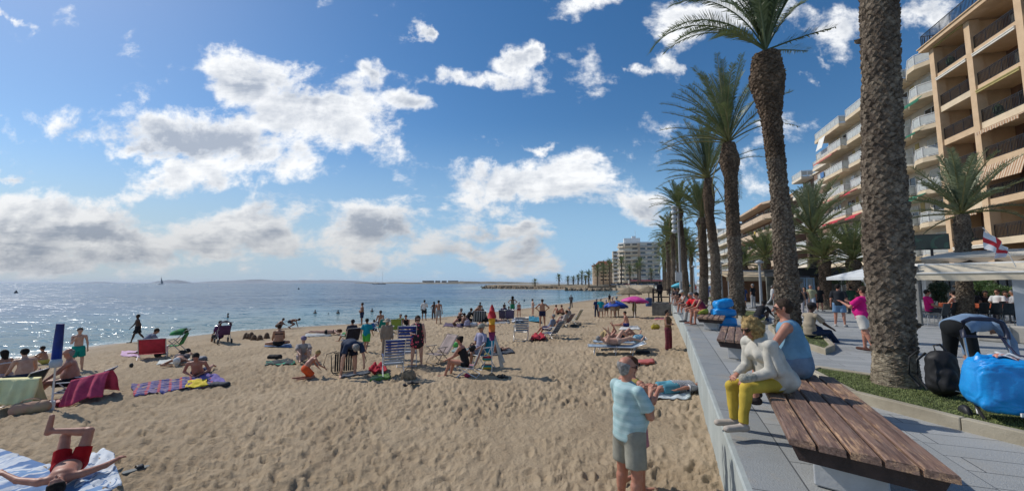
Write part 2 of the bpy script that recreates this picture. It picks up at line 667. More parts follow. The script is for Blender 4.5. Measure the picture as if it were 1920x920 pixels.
def sand_full(x, y):
 z = sand_base(x, y)
 rr = np.hypot(x, y)
 s = poly_dist(x, y, SHORE)
 rough = np.clip((s - 2.0) / 5, 0.04, 1) * np.clip(1.25 - rr / 160, 0.1, 1)
 rough = rough * (.35 + .85 * np.clip((fbm(x * .55, y * .55, 91, 3) - .34) * 4, 0, 1))
 # churned, trodden sand: rounded hollows and ridges of a foot's size
 wx, wy = x + (fbm(x * 2.3, y * 2.3, 3, 2) - .5) * .35, y + (fbm(x * 2.3, y * 2.3, 4, 2) - .5) * .35
 n1 = fbm(wx * 5.2, wy * 5.2, 21, 4, .60)
 n2 = fbm(wx * 9.5, wy * 9.5, 33, 3, .6)
 n0 = fbm(x * .8, y * .8, 71, 3, .5)
 pit = np.minimum(n1, 0.53)
 z = z + rough * ((pit - .5) * .145 + (n2 - .5) * .085 + (n0 - .5) * .08 + (np.abs(n1 - .5) * .06))
 # single footprints
 cell = .42
 for sd_ in (1, 2, 3):
  ix, iy = np.floor(x / cell + sd_ * .37), np.floor(y / cell + sd_ * .61)
  cx = (ix - sd_ * .37 + .25 + .5 * _hash(ix, iy, sd_ * 11)) * cell
  cy = (iy - sd_ * .61 + .25 + .5 * _hash(ix, iy, sd_ * 17)) * cell
  an = _hash(ix, iy, sd_ * 23) * math.pi
  on = _hash(ix, iy, sd_ * 29) > .35
  ex, ey = x - cx, y - cy
  lu = (ex * np.cos(an) + ey * np.sin(an)) / .13
  lv = (-ex * np.sin(an) + ey * np.cos(an)) / .055
  d = lu * lu + lv * lv
  z = z - on * rough * (.036 * np.exp(-d * 1.3) - .016 * np.exp(-(np.sqrt(d) - 1.45) ** 2 * 5))
 z = z + .05 * np.exp(-((s - 2.6 - (fbm(x * .3, y * .3, 8, 2) - .5) * 2) / .55) ** 2) * (rr < 90)
 return z


def sandz(x, y):
 return float(sand_base(np.array([x]), np.array([y]))[0])


def sandf(x, y):
 return float(sand_full(np.array([x]), np.array([y]))[0])


def beach(u, v):
 """The point of the sand seen at pixel u, v."""
 z = -1.1
 for _ in range(12):
  p = G(u, v, z)
  z = max(sandz(p.x, p.y), SEA - .9)
 return Vector((p.x, p.y, z))


# ---- sand
def sand_material():
 m_ = bpy.data.materials.new('beach_sand')
 m_.use_nodes = True
 n = N(m_.node_tree)
 o = n.new('ShaderNodeOutputMaterial')
 b = n.new('ShaderNodeBsdfPrincipled')
 n.t.links.new(b.outputs[0], o.inputs[0])
 geo = n.new('ShaderNodeNewGeometry')
 pos = geo.outputs['Position']
 sp = n.new('ShaderNodeSeparateXYZ')
 n.put(sp.inputs[0], pos)
 big = n.mapr(n.noise(pos, 0.35, 5, 0.6), 0.3, 0.7)
 mid = n.mapr(n.noise(pos, 5.0, 5, 0.65), 0.3, 0.7)
 fine = n.mapr(n.noise(pos, 90.0, 3, 0.7), 0.3, 0.75)
 c = n.mix(big, (0.41, 0.315, 0.205), (0.50, 0.39, 0.262))
 c = n.mix(n.m('MULTIPLY', mid, 0.45), c, (0.335, 0.245, 0.15))
 c = n.mix(n.m('MULTIPLY', fine, 0.22), c, (0.26, 0.18, 0.11))
 wet = n.mapr(n.m('ADD', sp.outputs[2], n.m('MULTIPLY', n.m('SUBTRACT', n.noise(pos, 0.6, 4), 0.5), 0.16)), SEA + 0.08, SEA + 0.42, 1.0, 0.0)
 c = n.mix(n.m('MULTIPLY', wet, 0.8), c, (0.15, 0.095, 0.055))
 c = n.mix(n.mapr(n.noise(n.mapping(pos, scale=(.9, .35, 1)), 1.0, 5, .6), .52, .66, 0, .45), c, (0.28, 0.205, 0.13))
 vo = n.new('ShaderNodeTexVoronoi', feature='F1')
 n.put(vo.inputs['Vector'], pos)
 vo.inputs['Scale'].default_value = 9
 speck = n.m('MULTIPLY', n.m('LESS_THAN', vo.outputs['Distance'], 0.08), n.m('GREATER_THAN', n.noise(pos, 2.2, 2), 0.56))
 c = n.mix(n.m('MULTIPLY', speck, 0.6), c, (0.09, 0.06, 0.04))
 n.put(b.inputs['Base Color'], c)
 n.put(b.inputs['Roughness'], n.m('SUBTRACT', 0.95, n.m('MULTIPLY', wet, 0.45)))
 b.inputs['Specular IOR Level'].default_value = 0.25
 hgt = n.m('ADD', n.m('MULTIPLY', n.noise(pos, 11.0, 6, 0.66), 1.0), n.m('MULTIPLY', n.noise(pos, 120.0, 3, 0.6), 0.12))
 bp = n.new('ShaderNodeBump')
 bp.inputs['Strength'].default_value = 1.0
 bp.inputs['Distance'].default_value = 0.06
 n.put(bp.inputs['Height'], n.m('MULTIPLY', hgt, n.m('SUBTRACT', 1.0, n.m('MULTIPLY', wet, 0.7))))
 n.put(b.inputs['Normal'], bp.outputs[0])
 return m_


def build_sand():
 nr, na = 620, 900
 r = 0.6 * (430 / 0.6) ** (np.linspace(0, 1, nr) ** 0.95)
 a = np.radians(np.linspace(-66, 40, na))
 rr, aa = np.meshgrid(r, a, indexing='ij')
 x, y = rr * np.sin(aa), rr * np.cos(aa)
 z = sand_full(x, y)
 w = poly_dist(x, y, WALL)
 z = np.where(w > 0.25, np.minimum(z, -.85), z)
 V = np.stack([x, y, z], -1).reshape(-1, 3)
 o = grid_object('beach_sand', V, nr, na, sand_material())
 tag(o, kind='structure')
 return o


build_sand()


# ---- sea
def sea_material():
 m_ = bpy.data.materials.new('sea_water')
 m_.use_nodes = True
 n = N(m_.node_tree)
 o = n.new('ShaderNodeOutputMaterial')
 b = n.new('ShaderNodeBsdfPrincipled')
 n.t.links.new(b.outputs[0], o.inputs[0])
 geo = n.new('ShaderNodeNewGeometry')
 pos = geo.outputs['Position']
 at = n.new('ShaderNodeAttribute', attribute_name='depth')
 dep = at.outputs['Fac']
 sh = n.mapr(dep, 0.0, 0.5)
 c = n.mix(sh, (0.10, 0.22, 0.23), (0.025, 0.14, 0.21))
 c = n.mix(n.mapr(dep, 0.3, 1.0), c, (0.008, 0.085, 0.18))
 # ruffled and slick streaks, for roughness and for ripple tones painted into the colour: large slicks, gusts and short wavelets
 g1 = n.noise(n.mapping(pos, rot=(0, 0, 0.2), scale=(0.010, 0.05, 1)), 1.0, 6, 0.65, 0.6)
 g2 = n.noise(n.mapping(pos, rot=(0, 0, 0.3), scale=(0.25, 0.9, 1)), 1.0, 5, 0.75, 0.6)
 patch = n.mapr(n.m('ADD', n.m('MULTIPLY', g1, 0.5), n.m('MULTIPLY', g2, 0.5)), 0.38, 0.62)
 c = n.mix(n.m('MULTIPLY', patch, 0.55), c, (0.012, 0.035, 0.05))  # dark side of the ripples painted into the water colour
 foamn = n.noise(n.mapping(pos, scale=(1, 1, 1)), 3.0, 5, 0.7)
 foam = n.m('MULTIPLY', n.mapr(dep, 0.0, 0.055, 1.0, 0.0), n.mapr(foamn, 0.42, 0.6))
 c = n.mix(n.m('MULTIPLY', foam, 0.8), c, (0.62, 0.64, 0.62))
 n.put(b.inputs['Base Color'], c)
 rgh = n.m('ADD', n.mapr(dep, 0.0, 0.8, 0.12, 0.20), n.m('MULTIPLY', patch, 0.08))
 n.put(b.inputs['Roughness'], n.m('ADD', rgh, n.m('MULTIPLY', foam, 0.5)))
 b.inputs['IOR'].default_value = 1.33
 b.inputs['Specular IOR Level'].default_value = 0.5
 # wave slopes, taken straight from noise so that far water glitters instead of going flat
 def slope(rot, sc, k, det, off):
  c_ = n.noise(n.mapping(pos, loc=(off, off, 0), rot=(0, 0, rot), scale=sc), 1.0, det, 0.68, 0.4, col=True)
  return n.vm('MULTIPLY', n.vm('SUBTRACT', c_, (.5, .5, .5)), (k, k * 1.5, 0))
 sl = n.vm('ADD', slope(0.3, (.45, 1.3, 1), 1.4, 6, 0), slope(-0.2, (3.0, 6.5, 1), 1.25, 4, 7))
 sl = n.vm('ADD', sl, slope(0.1, (.05, .16, 1), .5, 4, 3))
 nv = n.vm('NORMALIZE', n.vm('ADD', sl, (0, 0, 1)))
 n.put(b.inputs['Normal'], nv)
 return m_


def build_sea():
 nr, na = 420, 420
 r = 8 * (30000 / 8) ** (np.linspace(0, 1, nr))
 a = np.radians(np.linspace(-75, 62, na))
 rr, aa = np.meshgrid(r, a, indexing='ij')
 x, y = rr * np.sin(aa), rr * np.cos(aa)
 s = poly_dist(x, y, SHORE) + (fbm(x * .12, y * .12, 5, 3) - .5) * 1.6
 off = np.maximum(-s, 0)
 z = np.full(x.shape, SEA)
 # small breakers running in along the shore
 ph = off * 1.15 + (fbm(x * .10, y * .10, 2, 3) - .5) * 9
 z = z + .045 * np.maximum(0, np.sin(ph)) ** 4 * np.exp(-off / 16) * np.clip(off / 1.5, 0, 1) * (rr < 260)
 z = z + .03 * (fbm(x * .35, y * .8, 14, 3) - .5) * np.clip(off / 4, 0, 1) * (rr < 220)
 V = np.stack([x, y, z], -1).reshape(-1, 3)
 o = grid_object('sea', V, nr, na, sea_material())
 at = o.data.attributes.new('depth', 'FLOAT', 'POINT')
 at.data.foreach_set('value', np.clip(off / 45, 0, 1).ravel().astype(np.float32))
 tag(o, kind='structure')


build_sea()


# ---- promenade paving
def paving_material():
 m_ = bpy.data.materials.new('promenade_paving')
 m_.use_nodes = True
 n = N(m_.node_tree)
 o = n.new('ShaderNodeOutputMaterial')
 b = n.new('ShaderNodeBsdfPrincipled')
 n.t.links.new(b.outputs[0], o.inputs[0])
 pos = n.new('ShaderNodeNewGeometry').outputs['Position']
 # x' inland from the wall, y' along it
 ang = math.atan2(WD.x, WD.y)
 mp = n.mapping(pos, loc=(-0.55, 0, 0))
 mp = n.mapping(mp, rot=(0, 0, ang))
 sp = n.new('ShaderNodeSeparateXYZ')
 n.put(sp.inputs[0], mp)
 xi, yi = sp.outputs[0], sp.outputs[1]
 cb = n.new('ShaderNodeCombineXYZ')
 n.put(cb.inputs[0], xi); n.put(cb.inputs[1], yi)

 def brick(vec, w, h, seed_off, mortar=0.006, frq=2, off=.5):
  k = n.new('ShaderNodeTexBrick', offset_frequency=frq, offset=off)
  n.put(k.inputs['Vector'], vec)
  k.inputs['Scale'].default_value = 1.0
  k.inputs['Brick Width'].default_value = w
  k.inputs['Row Height'].default_value = h
  k.inputs['Mortar Size'].default_value = mortar
  k.inputs['Mortar Smooth'].default_value = 0.2
  k.inputs['Bias'].default_value = 0.0
  k.inputs['Color1'].default_value = (0.0, 0, 0, 1)
  k.inputs['Color2'].default_value = (1.0, 1, 1, 1)
  return k
 A = brick(cb.outputs[0], 1.35, 0.34, 0, .006)
 rot = n.mapping(cb.outputs[0], rot=(0, 0, R(90)))
 B = brick(rot, 1.1, 0.475, 0, .007, 2, .37)
 near = n.m('LESS_THAN', xi, 1.9)
 tone = n.mix(near, A.outputs['Color'], B.outputs['Color'])
 joint = n.m('ADD', n.m('MULTIPLY', near, B.outputs['Fac']), n.m('MULTIPLY', n.m('SUBTRACT', 1.0, near), A.outputs['Fac']))
 spots = n.mapr(n.noise(pos, 1.3, 6, 0.65), 0.3, 0.7)
 grain = n.mapr(n.noise(pos, 60.0, 3, 0.7), 0.3, 0.7)
 streak = n.noise(n.mapping(cb.outputs[0], scale=(2.5, 40, 1)), 1.0, 4, 0.6)
 c = n.mix(tone, (0.34, 0.35, 0.345), (0.43, 0.435, 0.425))
 c = n.mix(n.m('MULTIPLY', n.m('LESS_THAN', xi, 0.475), 0.55), c, (0.22, 0.24, 0.248))
 c = n.mix(n.m('MULTIPLY', spots, 0.35), c, (0.26, 0.272, 0.27))
 c = n.mix(n.m('MULTIPLY', grain, 0.18), c, (0.12, 0.13, 0.135))
 c = n.mix(n.mapr(streak, 0.45, 0.7, 0.0, 0.18), c, (0.38, 0.40, 0.41))
 gum = n.new('ShaderNodeTexVoronoi')
 n.put(gum.inputs['Vector'], pos)
 gum.inputs['Scale'].default_value = 2.6
 c = n.mix(n.m('MULTIPLY', n.m('LESS_THAN', gum.outputs['Distance'], 0.045), 0.4), c, (0.42, 0.42, 0.40))
 blown = n.m('MULTIPLY', n.mapr(n.noise(pos, 1.7, 6, 0.7), 0.5, 0.72), n.mapr(xi, 0.1, 2.6, 0.55, 0.12))
 c = n.mix(blown, c, (0.42, 0.34, 0.24))
 c = n.mix(n.mapr(n.noise(pos, 0.55, 5, 0.7), 0.52, 0.7, 0, 0.4), c, (0.17, 0.175, 0.17))
 c = n.mix(n.m('MULTIPLY', joint, 0.85), c, (0.055, 0.06, 0.062))
 n.put(b.inputs['Base Color'], c)
 n.put(b.inputs['Roughness'], n.m('ADD', 0.55, n.m('MULTIPLY', spots, 0.2)))
 bp = n.new('ShaderNodeBump')
 bp.inputs['Strength'].default_value = 0.5
 bp.inputs['Distance'].default_value = 0.006
 n.put(bp.inputs['Height'], n.m('SUBTRACT', n.m('ADD', grain, n.m('MULTIPLY', streak, 0.8)), n.m('MULTIPLY', joint, 2.0)))
 n.put(b.inputs['Normal'], bp.outputs[0])
 return m_


CON = None


def concrete_material():
 m_ = bpy.data.materials.new('cast_concrete')
 m_.use_nodes = True
 n = N(m_.node_tree)
 o = n.new('ShaderNodeOutputMaterial')
 b = n.new('ShaderNodeBsdfPrincipled')
 n.t.links.new(b.outputs[0], o.inputs[0])
 pos = n.new('ShaderNodeNewGeometry').outputs['Position']
 st = n.noise(n.mapping(pos, scale=(9, 9, 0.9)), 1.0, 5, 0.65)
 bl = n.noise(pos, 1.1, 6, 0.65)
 c = n.mix(n.mapr(bl, 0.3, 0.7), (0.40, 0.43, 0.41), (0.30, 0.33, 0.315))
 c = n.mix(n.mapr(st, 0.45, 0.8, 0.0, 0.25), c, (0.54, 0.56, 0.53))
 c = n.mix(n.mapr(n.noise(n.mapping(pos, (3, 1, 0), scale=(6, 6, 0.5)), 1.0, 4), 0.5, 0.85, 0.0, 0.35), c, (0.20, 0.21, 0.19))
 n.put(b.inputs['Base Color'], c)
 b.inputs['Roughness'].default_value = 0.85
 bp = n.new('ShaderNodeBump')
 bp.inputs['Strength'].default_value = 0.4
 bp.inputs['Distance'].default_value = 0.01
 n.put(bp.inputs['Height'], n.noise(pos, 35, 5, 0.6))
 n.put(b.inputs['Normal'], bp.outputs[0])
 return m_


CONC = concrete_material()
PAVE = paving_material()


def offset_line(pl, d):
 out_ = []
 for i, p in enumerate(pl):
  a = Vector(pl[max(i - 1, 0)]); b = Vector(pl[min(i + 1, len(pl) - 1)])
  t = (b - a).normalized()
  out_.append((p[0] + t.y * d, p[1] - t.x * d))
 return out_


def build_promenade():
 # the paved deck behind the wall; far inland it runs on under the houses
 mb = MB()
 pl = [Vector((p[0], p[1], 0)) for p in offset_line(WALL, .06)]
 far = [(60, -30), (60, 0), (75, 15), (95, 33), (180, 86), (300, 160), (420, 240), (420, 420), (200, 600), (10, 600)]
 for k in range(len(pl) - 1):
  a, b = pl[k], pl[k + 1]
  c, d = far[k + 1], far[k]
  mb.add([(a.x, a.y, 0), (d[0], d[1], 0), (c[0], c[1], 0), (b.x, b.y, 0)], [(0, 1, 2, 3)])
 tag(mb.build('promenade_pavement', PAVE), kind='structure')
 # the sea wall: its top course is flush with the paving, its face drops to the sand
 wall = MB()
 a = offset_line(WALL, 0.0)
 b = offset_line(WALL, 0.06)
 m_ = len(a)
 vs, fs = [], []
 prof = lambda q, r_: [(q[0], q[1], -1.75), (q[0], q[1], -0.012), (q[0] + (r_[0] - q[0]) * .3, q[1] + (r_[1] - q[1]) * .3, 0.0), (r_[0], r_[1], 0.0), (r_[0], r_[1], -1.75)]
 for q, r_ in zip(a, b):
  vs += prof(q, r_)
 for i in range(m_ - 1):
  for k in range(4):
   fs.append((i * 5 + k, i * 5 + k + 1, (i + 1) * 5 + k + 1, (i + 1) * 5 + k))
 fs += [tuple(range(5)), tuple(reversed(range((m_ - 1) * 5, m_ * 5)))]
 wall.add(vs, [tuple(reversed(f)) for f in fs])
 o = wall.build('sea_wall', CONC)
 tag(o, 'long grey concrete retaining wall dropping from the promenade to the sand', 'wall')


build_promenade()

# ------------------------------------------------------------------ buildings along the promenade
BD = Vector((0.29, 1.0, 0)).normalized()
BRZ = math.atan2(-BD.y, -BD.x)               # local X runs along the front towards the camera, local Y into the house


def front(y, inn=0.0):
 n_ = Vector((BD.y, -BD.x, 0))
 return Vector((27.7 + .29 * y, y, 0)) + n_ * inn


GLASS = mat('window_glass', (0.05, 0.065, 0.075), 0.08, 0.3, 1.5, spec=0.8)
GLASSD = mat('window_glass_dark', (0.025, 0.028, 0.03), 0.12, 0.3, 1.5, spec=0.7)
WHITEP = mat('white_paint', (0.74, 0.74, 0.72), 0.55, 0.06, 3)
WHITEF = mat('white_railing', (0.74, 0.73, 0.70), 0.4, 0.05, 3, spec=.5)
FROST = mat('frosted_panel', (0.50, 0.51, 0.48), 0.4, 0.08, 3, spec=.6)
BLACKM = mat('black_metal', (0.022, 0.022, 0.024), 0.45, 0.2, 10)
GREYM = mat('grey_metal', (0.33, 0.34, 0.35), 0.4, 0.1, 8, spec=.6)
SHUT = mat('roller_shutter', (0.72, 0.68, 0.58), 0.6, 0.08, 4)
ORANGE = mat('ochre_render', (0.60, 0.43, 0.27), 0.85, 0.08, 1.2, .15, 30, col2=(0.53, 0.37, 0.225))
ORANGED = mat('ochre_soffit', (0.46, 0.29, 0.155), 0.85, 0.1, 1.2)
CREAM = mat('cream_render', (0.68, 0.55, 0.38), 0.85, 0.08, 1.0, .1, 30)
CREAMW = mat('pale_render', (0.72, 0.63, 0.50), 0.85, 0.08, 1.0, .1, 30)
YELW = mat('yellow_render', (0.58, 0.46, 0.20), 0.85, 0.08, 1.0)
TANR = mat('tan_render', (0.56, 0.425, 0.30), 0.85, 0.08, 1.0)
GREYR = mat('grey_render', (0.46, 0.44, 0.41), 0.85, 0.1, .6)
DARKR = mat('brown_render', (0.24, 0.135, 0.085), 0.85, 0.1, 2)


def brick_material():
 m_ = bpy.data.materials.new('brown_brick')
 m_.use_nodes = True
 n = N(m_.node_tree)
 o = n.new('ShaderNodeOutputMaterial')
 b = n.new('ShaderNodeBsdfPrincipled')
 n.t.links.new(b.outputs[0], o.inputs[0])
 tcn = n.new('ShaderNodeTexCoord').outputs['Object']
 k = n.new('ShaderNodeTexBrick')
 n.put(k.inputs['Vector'], n.mapping(tcn, rot=(R(90), 0, 0)))
 k.inputs['Scale'].default_value = 4
 k.inputs['Color1'].default_value = (0.22, 0.13, 0.085, 1)
 k.inputs['Color2'].default_value = (0.16, 0.095, 0.06, 1)
 k.inputs['Mortar'].default_value = (0.25, 0.2, 0.16, 1)
 n.put(b.inputs['Base Color'], k.outputs[0])
 b.inputs['Roughness'].default_value = .9
 return m_


BRICK = brick_material()


def railing_mesh(pts, h=1.0, step=.12, r=.011, mid=False):
 """Bars and rails along a plan polyline [(x, y), ...] standing at z = 0."""
 mb = MB()
 for a, b in zip(pts[:-1], pts[1:]):
  a, b = Vector((*a, 0)), Vector((*b, 0))
  L = (b - a).length
  t = (b - a) / L
  rz = math.atan2(t.y, t.x)
  c = (a + b) / 2
  mb.box((c.x, c.y, h - .02), (L, .05, .045), rz)
  mb.box((c.x, c.y, .09), (L, .03, .03), rz)
  if mid: mb.box((c.x, c.y, h - .16), (L, .025, .025), rz)
  k = max(1, int(L / step))
  for i in range(k + 1):
   p = a + t * (L * i / k)
   big = i % 9 == 0
   mb.box((p.x, p.y, h / 2 - .01), ((.04, .04, h) if big else (r * 2, r * 2, h - .1)), rz)
 return mb


def panel_rail(pts, h=.92, seg=1.1):
 """White rail with frosted panels between posts; material 0 metal, 1 panel."""
 mb = MB()
 for a, b in zip(pts[:-1], pts[1:]):
  a, b = Vector((*a, 0)), Vector((*b, 0))
  L = (b - a).length
  t = (b - a) / L
  rz = math.atan2(t.y, t.x)
  c = (a + b) / 2
  mb.k = 0
  mb.box((c.x, c.y, h - .02), (L, .07, .05), rz)
  mb.box((c.x, c.y, .10), (L, .05, .05), rz)
  k = max(1, round(L / seg))
  for i in range(k + 1):
   p = a + t * (L * i / k)
   mb.k = 0
   mb.box((p.x, p.y, h / 2), (.07, .07, h - .05), rz)
   if i < k:
    q = a + t * (L * (i + .5) / k)
    mb.k = 1
    mb.box((q.x, q.y, h / 2 + .03), (L / k - .12, .02, h - .28), rz)
 mb.k = 1
 return mb


def window(parent, x, y, z, w, h, frame=WHITEP, glass=GLASS, shutter=0.0, name='window', div=2):
 """Window in the wall plane at local y, facing -y: frame proud of the wall, pane set in, optional shutter."""
 mb = MB()
 t = .07
 mb.box((x, y - .03, z + h - t / 2), (w, .10, t))
 mb.box((x, y - .03, z + t / 2), (w, .10, t))
 for i in range(div + 1):
  mb.box((x - w / 2 + t / 2 + (w - t) * i / div, y - .03, z + h / 2), (t, .09, h - 2 * t - .004))
 f = mb.build(name, frame, parent)
 g = MB()
 g.box((x, y - .01, z + h / 2), (w - .1, .03, h - .1))
 g.build('pane', glass, f)
 if shutter > .05:
  s_ = MB()
  hh = h * shutter
  k = max(2, int(hh / .09))
  for i in range(k):
   s_.box((x, y - .052, z + h - hh * (i + .5) / k), (w - .15, .018, hh / k * .86))
  s_.build('roller_shutter', SHUT, f)
 return f


def awning(parent, x0, x1, y, z, out_, drop, m_, name='awning', val=.18):
 """Sloping cloth from the facade line out over the balcony, with a hanging valance."""
 mb = MB()
 mb.sheet(lambda a, b: (x0 + (x1 - x0) * a, y - out_ * b, z - drop * b - .03 * math.sin(b * math.pi)), 6, 5, .015)
 mb.sheet(lambda a, b: (x0 + (x1 - x0) * a, y - out_ - .01, z - drop - .002 - val * b * (1 + .12 * math.sin(a * (x1 - x0) * 14))), 40, 1, .012)
 return mb.build(name, m_, parent)


def house_walls(b, L, z1, depth, y0, m_, ground=None):
 mb = MB()
 mb.box((L / 2, y0 + depth / 2, z1 / 2), (L, depth, z1))
 return mb.build('wall', m_, b)


# ---- the ochre apartment block nearest on the right
def building_ochre():
 o = front(35.1)
 L = 20.0
 b = empty('apartment_building', o, BRZ, 'tall ochre apartment block with black balcony railings at the far right edge', 'building')
 fl = [1.85 + 3.02 * i for i in range(8)]       # slab tops
 top = fl[7]
 cols = [0.3, 4.27, 8.64, 13.0, 17.4]
 mb = MB()
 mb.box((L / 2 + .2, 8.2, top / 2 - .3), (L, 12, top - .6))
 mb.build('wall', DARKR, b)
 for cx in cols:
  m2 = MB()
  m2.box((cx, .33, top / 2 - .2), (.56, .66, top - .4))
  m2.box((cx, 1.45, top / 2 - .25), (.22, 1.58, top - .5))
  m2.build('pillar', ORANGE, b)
 # roof slab with its terrace rail and a small roof house
 mb = MB()
 mb.box((L / 2, 5.8, top - .17), (L + .8, 12.6, .32))
 mb.box((L / 2, 5.8, top + .03), (L + 1.0, 12.8, .08))
 rf = mb.build('roof', ORANGE, b)
 railing_mesh([(-.3, 8), (-.3, -.3), (L, -.3)], 1.15, .13, .014)
 rr = railing_mesh([(-.3, 8), (-.3, -.3), (L, -.3)], 1.15, .13, .014)
 q = rr.build('railing', BLACKM, rf)
 q.location = (0, 0, top + .08)
 mb = MB()
 mb.box((8.5, 5, top + 1.3), (5, 4, 2.5))
 mb.sheet(lambda a, c: (5.6 + 5.8 * a, 2.4 + 5.2 * c, top + 2.6 + 1.1 * (1 - abs(c * 2 - 1))), 2, 8, .1)
 mb.build('roof_house', mat('terracotta', (0.42, 0.19, 0.11), .85, .15, 6), rf)
 mb = MB()
 mb.tube([(3.2, 3, top + .1), (3.2, 3, top + 4.2)], .03, 6)
 for k in range(5): mb.box((3.2, 3, top + 3.2 + k * .2), (.9 - k * .1, .02, .02))
 mb.build('aerial', GREYM, rf)
 striped = stripes('striped_awning', [(0.62, 0.50, 0.36), (0.40, 0.22, 0.12)], 'X', .22, .5)
 white_aw = mat('white_awning', (0.70, 0.66, 0.58), .7, .06, 3)
 olive = mat('olive_awning', (0.40, 0.33, 0.13), .8, .1, 3)
 for i in range(1, 7 + 1):
  z = fl[i - 1] if i > 0 else 0
  for j in range(4):
   x0, x1 = cols[j] + .28, cols[j + 1] - .28
   mb = MB()
   mb.box(((x0 + x1) / 2, 1.22, z - .16), (x1 - x0 - .004, 2.05, .30))
   mb.box(((x0 + x1) / 2, .17, z - .10), (x1 - x0 - .004, .10, .50))
   s_ = mb.build('balcony', ORANGE if (i + j) % 3 else CREAM, b)
   r_ = railing_mesh([(x0 + .02, .2), (x1 - .02, .2)], 1.02, .115, .012, True).build('railing', BLACKM, s_)
   r_.location = (0, 0, z + .16)
   if j < 3 or i < 5:
    window(b, (x0 + x1) / 2, 2.2, z + .02, (x1 - x0) * .72, 2.25, mat('brown_frame', (0.10, 0.055, 0.03), .5, .2), GLASSD, [0, 0, .5, 0, .25, 0, .8][(i * 3 + j * 2) % 7])
   if (i * 3 + j) % 4 == 1:
    mb = MB(); mb.rbox((x1 - .6, 1.95, z + 2.0), (.8, .3, .58), .03); mb.build('air_conditioner', WHITEP, b)
   if (i + j * 2) % 5 == 2:
    mb = MB(); mb.rbox((x0 + 1.2, .55, z + .22), (.9, .35, .42), .04); mb.lathe([(.1, .4), (.32, .6), (.28, .95), (.05, 1.2)], 7, c=(x0 + 1.0, .5, z)); mb.build('balcony_plant', mat('balcony_green', (.05, .09, .03), .9, .4, 12), b)
   zc = z + 2.62
   k = (i * 5 + j * 3) % 7
   if (i, j) in ((3, 0), (4, 1), (2, 0)):
    awning(b, x0 + .05, x1 - .05, .10, zc, .12 if i == 3 else .45, 0.25, striped, val=.22)
   elif (i, j) == (3, 1) or (i, j) == (3, 2):
    mb = MB()
    mb.sheet(lambda a, c: (x0 + .05 + (x1 - x0 - .1) * a, -.12 - .45 * c + .01 * math.sin(a * 60), zc + .05 - 1.35 * c), 60, 3, .015)
    mb.build('awning', striped, b)
   elif k in (0, 2, 5):
    mb = MB()
    mb.tube([(x0 + .04, -.02, zc + .12), (x1 - .04, -.02, zc + .12)], .075, 10)
    mb.box(((x0 + x1) / 2, -.02, zc - .02), (x1 - x0 - .1, .09, .10))
    mb.build('awning', white_aw if k else olive, b)
 return b


building_ochre()


